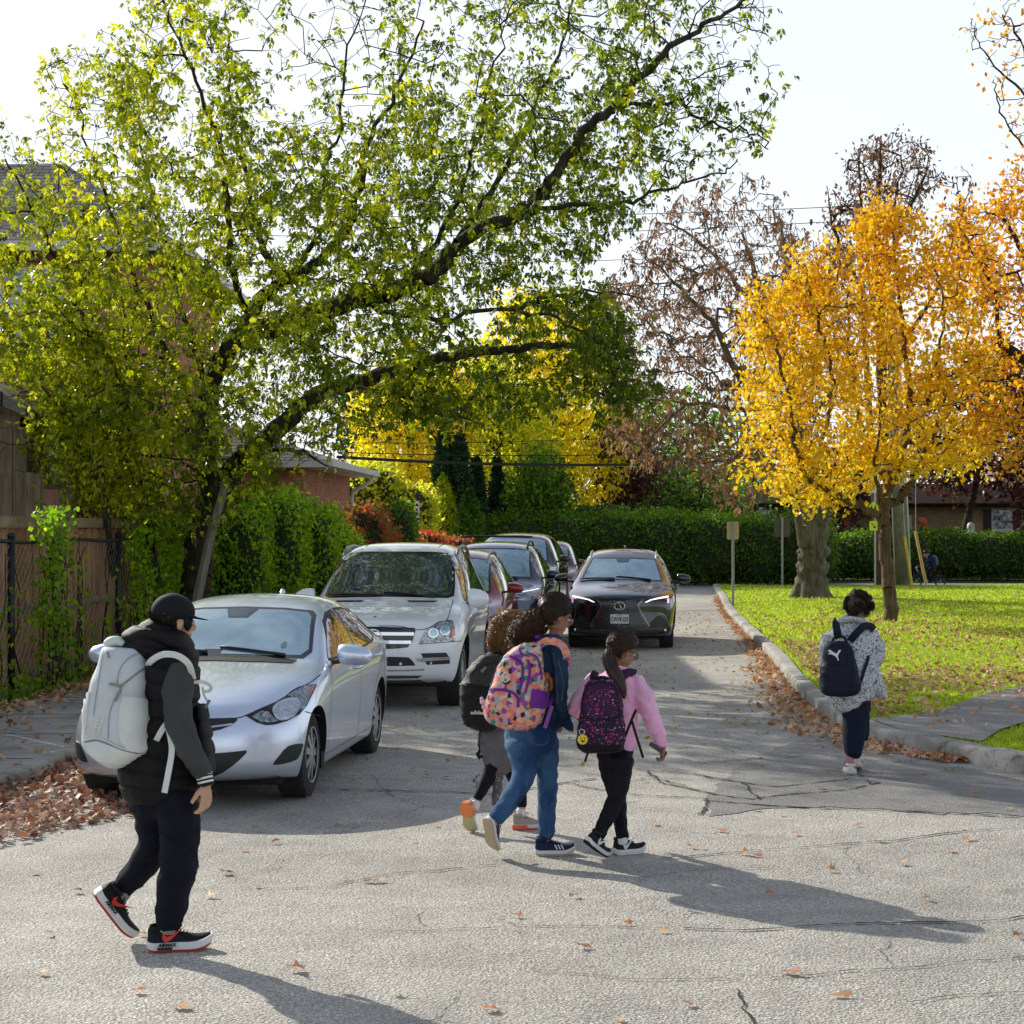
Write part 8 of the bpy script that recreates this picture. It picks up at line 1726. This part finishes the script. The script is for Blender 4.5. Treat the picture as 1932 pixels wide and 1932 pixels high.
b = MB(); b.tube([tie+Vector((.012*math.cos(a), .028*math.sin(a), .028*math.cos(a))) for a in np.linspace(0,2*math.pi,17)], [.012+.004*math.sin(i*2.2) for i in range(17)], 8, cap=False); b.build('scrunchie', cloth('lilac_scrunchie',(.50,.28,.52)), g2_.root, True)
b = MB(); ell(b, g2_.q(-.006,-.084,-.04), ((.004,0,0),(0,.004,0),(0,0,.004)), 8, 6); ell(b, g2_.q(-.006,.084,-.04), ((.004,0,0),(0,.004,0),(0,0,.004)), 8, 6); b.build('earrings', M_WHITE, g2_.root, True)
sh, q_ = g2_.shoe(Vector((g2_.p(1205,1745,.08).x,.08,.004)), (1,.45,0), (0,0,1), .215, .090, M_SHK, M_SOLEW, .032, .085, M_SOLEW); sdd = 1 if (q_(0,1,0)-q_(0,0,0)).y < 0 else -1; swoosh(sh, q_, M_WHITE, sdd, .22, .058)
heel = g2_.p(1018,1690,-.24); toe = g2_.p(1150,1822,-.10); toe.z = .012; sh, q_ = g2_.shoe(heel, toe-heel, (.62,.25,.75), .215, .090, M_SHK, M_SOLEW, .032, .085, M_SHK); sdd = 1 if (q_(0,1,0)-q_(0,0,0)).y < 0 else -1; swoosh(sh, q_, M_WHITE, sdd, .22, .058)
b = MB(); b.loft(g2_.rings([(1262,1650,.0,31),(1262,1688,0,31)])); b.loft(g2_.rings([(1106,1645,-.16,31),(1092,1675,-.175,31)])); b.build('socks', M_WHITE, g2_.root, True)
ph = Fig(TR, (1500,1800), 11.04, 'dark phone held in the hand of the girl in pink', 'phone', 'phone'); a = ph.p(1458,1052,.0); e = ph.p(1528,1098,.0); d_ = (e-a).normalized(); n_ = Vector((0,-1,.3)).normalized(); sd_ = d_.cross(n_).normalized(); b = MB(); Mx = Matrix(((d_.x,sd_.x,n_.x,(a.x+e.x)/2),(d_.y,sd_.y,n_.y,(a.y+e.y)/2),(d_.z,sd_.z,n_.z,(a.z+e.z)/2),(0,0,0,1))); b.prism(rrect(.125,.028,.010), Mx, .012); b.build('case', mat('brown_phone_case',(.05,.02,.015),.4), ph.root)
def splatter():
    m, t, o = new_mat('splatter_print'); c = t.coord(); d = t.voro(75,'F1',c); vc = t.voro(75,'F1',c,'Color'); s_ = t.new('ShaderNodeSeparateColor'); t.l.new(vc, s_.inputs[0]); hue = t.ramp(s_.outputs[1], [(0,(.50,.02,.14)),(.35,(.60,.05,.10)),(.55,(.30,.03,.32)),(.75,(.62,.30,.50)),(.9,(.25,.22,.45))], 'CONSTANT')
    msk = t.math('MULTIPLY', t.math('LESS_THAN', d, t.math('MULTIPLY', s_.outputs[0], .52)), t.ramp(t.noise(7,3,.5,c),[(.36,.15),(.52,1)])); b = t.mix(msk, (.016,.008,.026), hue); mid = t.ramp(t.noise(5,4,.6,c),[(.45,0),(.7,.5)]); b = t.mix(mid, b, (.07,.006,.07)); principled(t, o, b, .7, 0, .3, normal=t.bump(t.noise(16,4,.6,c), .4, .012)); return m
M_SPLAT = splatter(); M_BLKN = cloth('black_nylon', (.006,.006,.007), .6, bump=.3, sheen=0)
bp = Fig(TR, (1120,1800), 10.95, 'black and magenta splatter print backpack on the girl in pink', 'backpack', 'backpack')
pk = bp.rows('main_compartment', [(618,1080,1180,.0,.04),(628,1045,1220,.0,.07),(670,1012,1246,0,.10),(740,994,1258,0,.115),(820,984,1264,0,.12),(870,976,1268,0,.13),(940,966,1276,0,.135),(1010,960,1278,0,.135),(1050,966,1272,0,.13),(1080,985,1255,0,.11),(1096,1030,1210,0,.07)], M_SPLAT, 2.9, bp.root, fn=wr(.004,2,8))
sf = Surf(bp.root, pk); sf.patch('base_panel', 'cam', trp([(962,1035),(1010,1044),(1120,1050),(1240,1045),(1276,1036),(1268,1062),(1240,1086),(1120,1094),(1010,1088),(972,1066)]), M_BLKN, .005, .05)
sf.line('seam', 'cam', trp([(972,862),(1040,872),(1120,876),(1200,868),(1266,860)]), .008, M_BLKN, .006, smooth=4); sf.line('seam', 'cam', trp([(1010,860),(1004,760),(1030,670),(1100,640),(1180,650),(1225,700),(1240,800),(1250,860)]), .007, M_BLKN, .005, smooth=5); sf.line('seam', 'cam', trp([(985,1030),(980,950),(1000,895),(1110,884),(1230,892),(1258,950),(1262,1030)]), .005, M_BLKN, .005, smooth=5)
bp.strip('top_handle', [(1050,640,.02),(1090,612,.0),(1140,606,.0),(1180,625,.0)], .020, .010, M_BLKN)
bp.strip('shoulder_strap', [(1085,640,.06),(1072,605,.10),(1085,570,.16)], .050, .012, M_BLKN); bp.strip('shoulder_strap', [(1215,650,.04),(1262,600,.06),(1300,572,.09),(1345,580,.14)], .050, .012, cloth('dark_plum',(.05,.015,.05)))
bp.strip('shoulder_strap', [(1275,1000,-.02),(1310,910,.0),(1350,815,.04)], .016, .004, M_BLKN); bp.strip('strap_tail', [(1322,890,-.02),(1355,1000,-.03),(1396,1132,-.03)], .016, .004, M_BLKN); bp.strip('strap_tail', [(1040,1080,-.08),(1025,1125,-.08),(1014,1160,-.08)], .014, .004, M_BLKN)
b = MB(); b.lathe([(.0,-.028),(.012,-.027),(.020,.0),(.016,.02),(0,.024)], 'Z', tuple(bp.p(975,810,-.02)), 12); b.build('bottle_in_pocket', M_BLKN, bp.root, True) if False else None
kc = Fig(TR, (1000,1800), 10.80, 'yellow smiling face keychain with red heart eyes hanging on the splatter backpack', 'keychain', 'keychain'); cc = kc.p(1000,1012,-.02)
b = MB(); b.lathe([(.0,-.010),(.026,-.008),(.031,.0),(.026,.008),(0,.010)], 'Y', tuple(cc), 24); b.build('face', mat('yellow_vinyl',(.82,.66,.02),.35), kc.root, True)
b = MB(); FX = Matrix.Translation(cc+Vector((0,-.0105,0))) @ FACE
for x in (-.011,.011): b.prism([(x+.0,.002),(x+.007,.009),(x+.005,.014),(x+.001,.012),(x-.003,.014),(x-.006,.009)], FX, .002)
b.build('heart_eyes', M_REDLOGO, kc.root); b = MB(); b.prism([(-.014,-.003),(.014,-.003),(.009,-.013),(0,-.017),(-.009,-.013)], FX, .002); b.build('mouth', mat('brown_print',(.12,.03,.01),.5), kc.root)
b = MB(); b.tube([cc+Vector((.016*math.cos(a)-.004,.0,.045+.016*math.sin(a))) for a in np.linspace(0,2*math.pi,15)], .002, 6, cap=False); b.build('ring', M_CHROME, kc.root, True)
# ================= girl behind with the black backpack
g3_ = Fig(TR, (620,1605), 12.15, 'curly haired girl with grey jacket tied at her waist, half hidden behind denim girl')
M_GREYJ = cloth('grey_cotton', (.15,.145,.15), .85, bump=.5, bscale=18)
g3_.blend('top', [[(480,420,.03,50,.06),(470,470,.03,95,.11),(455,600,.03,105,.11),(450,760,.03,100,.11),(460,880,.03,92,.10)], [(560,480,.05,48,.055),(590,600,.08,44),(610,720,.10,40),(640,800,.10,34)], [(400,470,.05,44,.05),(385,600,.08,42),(420,720,.12,38)]], denim('mid_denim',(.03,.075,.14),(.08,.16,.25)), .009, 3, wr(.005,1.8,3))
g3_.blend('tied_jacket', [[(440,880,.0,85,.10),(430,940,.0,104,.12),(428,1010,0,110,.125),(436,1080,0,102,.12),(460,1150,0,84,.11),(480,1200,0,66,.09)], [(345,950,-.06,26,.03),(340,1020,-.06,30,.03),(365,1120,-.06,34,.03),(390,1180,-.05,24,.025)], [(500,1050,-.06,44,.04),(512,1130,-.05,52,.04),(528,1190,-.05,36,.03),(540,1215,-.05,14,.02)]], M_GREYJ, .009, 3, wr(.007,2.1,6), body=0)
def dotmat():
    m, t, o = new_mat('dotted_grey_cloth'); c = t.coord(); d = t.voro(55,'F1',c); msk = t.math('LESS_THAN', d, .22); b = t.mix(msk, (.12,.115,.125), (.52,.48,.40)); principled(t, o, b, .85, 0, .2, normal=t.bump(t.noise(20,4,.6,c), .4, .012)); return m
g3_.blend('hanging_sleeve', [[(430,1150,-.04,46,.04),(438,1230,-.04,44,.04),(440,1310,-.04,38,.035),(430,1380,-.04,34,.03),(428,1430,-.04,26,.025)]], dotmat(), .009, 3, wr(.006,2.5,1), body=0)
g3_.blend('leggings', [[(450,1080,.02,88,.09),(450,1150,.02,88,.09)], [(420,1160,-.02,62,.07),(395,1230,-.04,54,.06),(360,1300,-.08,44,.05),(325,1370,-.12,36,.042),(308,1400,-.13,30,.036)], [(520,1160,.08,62,.07),(560,1270,.08,52,.06),(590,1350,.05,42,.048),(600,1410,.03,36,.042),(602,1448,.02,32,.036)]], M_BLKT, .008, 3, None)
c_ = g3_.p(530,300,.02)
def ex(b):
    g3_.head(b, c_, (.75,.60,-.25), (.2,.1,1), .92); b.loft(g3_.rings([(520,370,.02,38,.045),(495,430,.03,55,.07)])); g3_.hand(b, g3_.p(650,810,.1), Vector((.3,.4,-.9)), Vector((0,-1,0)), .14, .5, 1); g3_.hand(b, g3_.p(460,720,.16), Vector((.5,.3,-.9)), Vector((0,-1,0)), .14, .5, -1)
    b.loft(g3_.rings([(312,1390,-.13,26),(298,1440,-.15,24)])); b.loft(g3_.rings([(602,1440,.02,26),(596,1500,.0,25)]))
g3_.body_mesh(M_SKIN_C, ex, .005); g3_.eyes()
hcap(g3_, 'hair', M_HAIRL, -.02, -.07, .018); scalp(g3_, g3_.p(520,270,-.04), M_HAIRL, 1200, .0022)
hm = MB(); hm.loft(g3_.rings([(560,225,.0,60),(500,260,-.02,70),(455,320,-.04,58),(440,380,-.05,42),(450,425,-.05,18)])); me = eval_mesh(hm.mesh('curly_mass'), [('REMESH', dict(mode='VOXEL', voxel_size=.010))]); me.polygons.foreach_set('use_smooth', [True]*len(me.polygons)); link('curly_mass', me, M_HAIRL, g3_.root)
strands(g3_, 'curls', [[(g3_.p(x0,y0,-.01),.05),(g3_.p(500+dx,255+dy,-.03),.075),(g3_.p(455+dx,315+dy,-.04),.070),(g3_.p(438+dx,380+dy,-.05),.055),(g3_.p(448+dx,428+dy,-.05),.03)] for x0,y0,dx,dy in ((560,220,0,0),(590,215,30,-10),(540,235,-10,8),(580,260,40,30))], M_HAIRL, 480, 0, .016, 34, .0022, seg=26)
M_BEIGE = cloth('beige_knit_upper', (.40,.34,.28), .8, bump=.3, bscale=100); M_CORAL = mat('coral_air_sole', (.80,.10,.05), .3, spec=.6, coat=.5); M_LIME = mat('cream_lime_rubber', (.50,.46,.22), .6)
sh, q_ = g3_.shoe(Vector((g3_.p(542,1600,0).x,-.01,.004)), (1,.15,0), (0,0,1), .215, .088, M_BEIGE, M_SOLEW, .032, .088, M_CORAL); b = MB(); b.loft([[q_(x,y*w_,z) for y, z in ((1.10,.004),(1.12,.030),(-1.12,.030),(-1.10,.004))] for x, w_ in ((-.03,.5),(.05,.82),(.2,.93),(.42,.86),(.5,.5))]); b.build('air_unit', M_CORAL, sh, 40)
heel = g3_.p(232,1432,-.20); toe = g3_.p(262,1640,-.14); sh, q_ = g3_.shoe(heel, toe-heel, (.52,.80,.15), .215, .092, M_BEIGE, M_SOLEW, .030, .085, M_LIME); b = MB(); b.loft([[q_(x,y*w_,z) for y, z in ((1.10,-.004),(1.12,.030),(-1.12,.030),(-1.10,-.004))] for x, w_ in ((-.03,.5),(.05,.82),(.2,.93),(.40,.86),(.46,.5))]); b.build('air_unit', mat('orange_air_sole',(.85,.22,.04),.3,coat=.5), sh, 40)
b = MB(); b.loft(g3_.rings([(300,1425,-.15,30),(292,1458,-.165,30)])); b.loft(g3_.rings([(598,1478,.01,31),(594,1505,.0,31)])); b.build('socks', M_WHITE, g3_.root, True)
bp = Fig(TR, (340,1605), 12.02, 'black school backpack on the curly haired girl, partly behind the faceted one', 'backpack', 'backpack')
pk = bp.rows('main_compartment', [(452,400,470,.0,.04),(462,345,482,0,.07),(500,288,486,0,.10),(560,245,488,0,.12),(630,215,490,0,.13),(650,198,490,0,.14),(720,192,490,0,.145),(800,196,488,0,.145),(860,204,480,0,.14),(910,232,460,0,.12),(945,290,430,0,.08),(956,340,400,0,.04)], cloth('black_grey_nylon',(.008,.009,.008),.6,bump=.4,sheen=0), 2.7, bp.root, fn=wr(.004,2,3))
sf = Surf(bp.root, pk); sf.patch('front_panel', 'cam', trp([(250,560),(300,505),(370,470),(470,465),(480,500),(470,640),(380,665),(280,650),(232,645)]), cloth('dark_olive_nylon',(.030,.034,.026),.5,bump=.5,sheen=0), .006, .05); sf.patch('badge', 'cam', trp([(328,565),(360,535),(372,545),(345,580)]), mat('badge_grey',(.16,.17,.17),.5), .011, .03)
sf.line('seam', 'cam', trp([(200,650),(230,655),(300,668),(380,672),(480,660)]), .010, M_BLKN, .008); sf.line('seam', 'cam', trp([(262,600),(330,540),(420,510),(480,500)]), .006, M_BLKN, .010)
h = sf.cast(*sf.ray('cam', *TR(310,835))); pw_ = h[0]; nn = h[1]; tx = Vector((1,-.1,0)); tx = (tx-nn*tx.dot(nn)).normalized(); ty = nn.cross(tx); Mx = Matrix(((tx.x,ty.x,nn.x,pw_.x+nn.x*.012),(tx.y,ty.y,nn.y,pw_.y+nn.y*.012),(tx.z,ty.z,nn.z,pw_.z),(0,0,0,1))); text_mesh('adidas', .034, M_WHITE, pk, Mx, 'lettering', .003, .0008)
bp.strip('shoulder_strap', [(430,470,.02),(470,430,.05),(520,425,.1)], .045, .012, M_BLKN)
b = MB(); b.tube([bp.p(325,1085,-.05), bp.p(312,1105,-.05), bp.p(325,1130,-.05), bp.p(345,1120,-.05)], [.012,.016,.016,.01], 8); b.tube([bp.p(330,950,-.05), bp.p(322,1030,-.05), bp.p(325,1090,-.05)], .005, 5); b.build('strap_tail', M_BLKN, bp.root, True)
# ================= walker in the speckled coat
WC = ccrop(1580,1150,4.128); wcp = lambda pts: [WC(*q) for q in pts]
w1 = Fig(WC, (500,1640), 14.95, 'walker with dark curly bun in a black and white speckled coat seen from behind')
def tweed():
    m, t, o = new_mat('speckled_wool'); c = t.coord(); f = t.noise(95,3,.8,c); g_ = t.noise(60,2,.6,c,.5); b = t.ramp(t.math('ADD', t.math('MULTIPLY', f, .6), t.math('MULTIPLY', g_, .4)), [(.40,(.02,.023,.04)),(.455,(.22,.23,.26)),(.50,(.70,.72,.75)),(.70,(.85,.86,.88))]); principled(t, o, b, .95, 0, .2, normal=t.bump(f, .8, .012), sheen=.3); return m
M_TWEED = tweed(); M_NAVYW = cloth('navy_wide_cotton', (.008,.011,.032), .85)
w1.blend('coat', [[(512,385,.03,105,.11),(505,440,.03,150,.15),(498,540,.03,195,.17),(500,680,.03,205,.175),(500,820,.03,222,.18),(492,930,.03,222,.18),(478,1010,.03,190,.17),(480,1062,.03,150,.15)], [(660,500,.03,78,.085),(705,590,.0,78,.08),(722,665,.0,66,.07),(706,720,.04,52,.055),(665,728,.10,44,.05)],
    [(660,760,.0,60,.09),(700,860,-.0,62,.09),(735,940,-.0,54,.07),(770,985,-.0,40,.045),(792,1008,0,20,.02)], [(325,520,.03,70,.08),(300,640,.04,62,.07),(300,760,.08,56,.06),(340,840,.14,46,.05)]], M_TWEED, .010, 4, wr(.006,1.3,4))
w1.blend('collar', [[(400,392,.0,26,.04),(450,368,-.07,24,.04),(520,362,-.09,24,.04),(590,378,-.08,26,.04),(650,408,-.02,22,.04)]], M_TWEED, .009, 3, None, body=0)
w1.blend('trousers', [[(532,1020,.03,122,.13),(534,1090,.03,124,.13),(540,1180,.0,112,.115),(532,1300,-.03,96,.10),(524,1400,-.05,84,.09),(518,1480,-.06,70,.08)], [(575,1080,.10,70,.09),(592,1180,.15,52,.08),(606,1270,.20,38,.07),(612,1340,.23,30,.06)]], M_NAVYW, .010, 3, wr(.006,1.2,6,.3))
c_ = w1.p(568,262,.0)
def ex(b):
    w1.head(b, c_, (.52,.80,-.30), (.12,.2,1), .94); b.loft(w1.rings([(570,335,.0,50,.05),(545,380,.02,58,.06),(530,420,.03,80,.09)])); w1.hand(b, w1.p(650,728,.13), Vector((-.5,.8,.2)), Vector((0,0,1)), .15, .6, 1); w1.hand(b, w1.p(350,850,.16), Vector((.4,.8,.1)), Vector((0,0,1)), .15, .6, -1)
    b.loft(w1.rings([(490,1470,-.06,36),(488,1570,-.06,36)])); b.loft(w1.rings([(600,1330,.22,30),(565,1440,.18,28),(545,1520,.14,28)]))
w1.body_mesh(M_SKIN_C, ex, .005); w1.eyes()
hcap(w1, 'hair', M_HAIRB, -.03, -.075, .018); scalp(w1, w1.p(560,245,-.10), M_HAIRB, 700, .002)
hm = MB(); ell(hm, w1.p(560,235,-.07), ((.088,0,0),(0,.06,0),(.01,0,.078)), 20, 14); hm.build('hair_bun', M_HAIRB, w1.root, True)
ps = []
for _ in range(60):
    a = RNG.uniform(0,6.28); e_ = RNG.uniform(-.9,1.4); d0 = Vector((math.cos(a)*math.cos(e_)*.098, math.sin(a)*math.cos(e_)*.092-.02, math.sin(e_)*.092)); b0 = w1.p(563,240,-.02)+d0; t_ = Vector(RNG.normal(0,1,3)).normalized()*.05; ps.append([(b0-t_*.5,.012),(b0+d0*.10,.014),(b0+t_*.5-Vector((0,0,.02)),.012)])
strands(w1, 'curls', ps, M_HAIRB, 34, 0, .012, 16, .0020, seg=16)
flyaway(w1, M_HAIRB, 200, .03); M_CREAM = mat('white_canvas',(.66,.64,.60),.7,var=.06); M_GUM = mat('cream_rubber',(.52,.44,.32),.6)
sh, q_ = w1.shoe(Vector((w1.p(492,1636,-.10).x,-.16,.004)), (.12,1,0), (0,0,1), .245, .105, M_CREAM, M_CREAM, .028, .075, M_GUM); sh, q_ = w1.shoe(Vector((w1.p(538,1600,.12).x,.02,.045)), (.12,1,-.22), (0,.2,1), .245, .098, M_CREAM, M_CREAM, .028, .075, M_GUM)
b = MB(); b.loft(w1.rings([(490,1530,-.06,41),(489,1570,-.06,40)])); b.build('socks', cloth('pink_sock',(.55,.22,.30)), w1.root, True)
M_NAVYP2 = cloth('navy_nylon', (.007,.010,.026), .65, bump=.3, sheen=0)
bp = Fig(WC, (420,1640), 14.74, 'dark navy backpack with white leaping cat emblem on the walker in the speckled coat', 'backpack', 'backpack')
pk = bp.rows('main_compartment', [(545,345,450,.0,.04),(556,308,480,0,.07),(590,284,508,0,.09),(650,276,528,0,.10),(730,268,545,0,.105),(760,252,555,0,.115),(840,246,572,0,.12),(910,248,586,0,.12),(960,258,572,0,.11),(990,290,535,0,.08),(1001,340,480,0,.04)], M_NAVYP2, 3.0, bp.root, fn=wr(.003,1.6,3))
sf = Surf(bp.root, pk); sf.line('seam', 'cam', wcp([(262,762),(300,742),(400,738),(470,746),(500,765)]), .010, M_BLKN, .006); sf.line('seam', 'cam', wcp([(285,735),(288,620),(305,590),(380,582),(455,592),(470,640),(475,738)]), .007, M_BLKN, .005); sf.line('seam', 'cam', wcp([(500,600),(520,700),(520,800),(500,960)]), .007, M_BLKN, .005)
CAT = [(316,632),(322,620),(334,618),(346,630),(362,640),(384,650),(396,632),(404,620),(420,621),(417,630),(409,636),(402,654),(393,668),(399,684),(402,706),(394,705),(386,686),(376,672),(360,664),(346,656),(334,654),(322,656),(318,650),(330,645),(334,638),(326,636)]
sf.patch('cat_emblem', 'cam', wcp(CAT), M_WHITE, .006, .03)
bp.strip('top_handle', [(350,548,.0),(375,508,.0),(415,500,.0),(450,520,.0),(470,560,.0)], .022, .012, M_BLKN); bp.strip('shoulder_strap', [(395,520,.04),(388,460,.0),(380,405,.03),(385,380,.1)], .062, .014, M_NAVYP2); bp.strip('shoulder_strap', [(495,545,.04),(550,480,.0),(610,425,.0),(665,425,.06),(690,450,.14)], .062, .014, M_NAVYP2); bp.strip('shoulder_strap', [(585,880,.04),(612,790,.05),(642,700,.08),(645,650,.12)], .026, .006, M_NAVYP2)
# ================= cyclist on the far street
CC = ccrop(1700,920,5.552)
cy = Fig(CC, (890,1415), 64.0, 'small cyclist in navy jacket and helmet riding on the far street'); MN = cloth('navy_jacket',(.012,.020,.055),.8)
cy.blend('jacket', [[(868,1072,0,22,.08),(895,1095,0,42,.16),(912,1150,0,50,.15),(915,1205,0,42,.15)], [(880,1100,-.14,20,.06),(845,1145,-.14,17,.05),(790,1175,-.12,13,.045),(752,1188,-.10,10,.04)], [(880,1100,.14,20,.06),(845,1145,.14,17,.05),(790,1175,.12,13,.045)]], MN, .016, 2)
cy.blend('trousers', [[(915,1205,-.08,34,.09),(872,1250,-.1,28,.08),(880,1310,-.1,18,.06),(895,1350,-.1,14,.05)], [(915,1205,.08,34,.09),(890,1262,.1,26,.08),(905,1340,.1,16,.06)]], M_BLKT, .016, 2)
def ex(b): cy.head(b, cy.p(848,1052,0), (-1,.1,-.1), (0,0,1), 1.0); b.loft(cy.rings([(856,1070,0,14,.05),(868,1085,0,18,.06)])); cy.hand(b, cy.p(752,1188,-.1), Vector((-1,0,-.3)), Vector((0,0,-1)), .15, .9, 1)
cy.body_mesh(M_SKIN_C, ex, .010); b = MB(); ell(b, cy.p(852,1022,0), ((.13,0,0),(0,.10,0),(0,0,.085)), 16, 10); b.build('helmet', M_BLACKM, cy.root, True)
b = MB(); ell(b, cy.p(888,1355,-.1), ((.10,0,0),(0,.045,0),(0,0,.04)), 10, 8); ell(b, cy.p(900,1348,.1), ((.10,0,0),(0,.045,0),(0,0,.04)), 10, 8); b.build('shoe', M_BLACKM, cy.root, True)
bp = Fig(CC, (950,1415), 64.0, 'grey blue backpack worn by the cyclist', 'backpack', 'backpack'); bp.rows('main_compartment', [(1062,925,950,0,.06),(1075,918,965,0,.12),(1120,930,978,0,.14),(1160,940,980,0,.12),(1172,950,970,0,.06)], cloth('grey_blue_nylon',(.10,.13,.18)), 2.4, bp.root)
bk = Fig(CC, (880,1415), 64.0, 'dark bicycle with thick tyres ridden along the far street', 'bicycle', 'bicycle')
for x in (738,1002):
    wc_ = bk.p(x,1352,0); wc_.z = .215; wo_ = bpy.data.objects.new('wheel', None); COL.objects.link(wo_); wo_.parent = bk.root; wo_.location = wc_
    b = MB(); b.tube([(.19*math.cos(a),0,.19*math.sin(a)) for a in np.linspace(0,2*math.pi,33)], .026, 8, cap=False); b.build('tyre', M_RUB, wo_, True); b = MB()
    for k in range(10): a = 2*math.pi*k/10; b.tube([(0,0,0),(.18*math.cos(a),0,.18*math.sin(a))], .003, 4)
    b.tube([(0,-.05,0),(0,.05,0)], .02, 8); b.build('spokes', M_GALV, wo_)
zz = lambda x, z, d=0: Vector((bk.p(x,1300,0).x, d, z)); b = MB()
b.tube([zz(750,.60),zz(755,.50),zz(738,.215)], [.02,.02,.014], 8); b.tube([zz(755,.50),zz(870,.30),zz(880,.24)], .032, 8); b.tube([zz(880,.24),zz(905,.55)], .018, 8); b.tube([zz(880,.24),zz(1002,.215)], .014, 8); b.tube([zz(900,.42),zz(1002,.215)], .012, 8); b.tube([zz(752,.56),zz(900,.46)], .014, 8); b.build('frame', mat('dark_blue_frame',(.03,.05,.10),.3,.4), bk.root, True)
b = MB(); b.tube([zz(752,.72,-.22),zz(742,.70,-.1),zz(748,.62,0),zz(742,.70,.1),zz(752,.72,.22)], .013, 8); b.build('handlebar', M_BLACKM, bk.root, True); b = MB(); ell(b, zz(912,.57), ((.11,0,0),(0,.06,0),(0,0,.025)), 12, 8); b.build('saddle', M_BLACKM, bk.root, True)
b = MB(); b.tube([zz(880,.24,-.05),zz(888,.12,-.09)], .01, 6); b.tube([zz(880,.24,.05),zz(876,.36,.09)], .01, 6); b.lathe([(.06,-.045),(.06,-.04),(0,-.04)], 'Y', tuple(zz(880,.24)), 16); b.build('crank', M_GALV, bk.root, True)
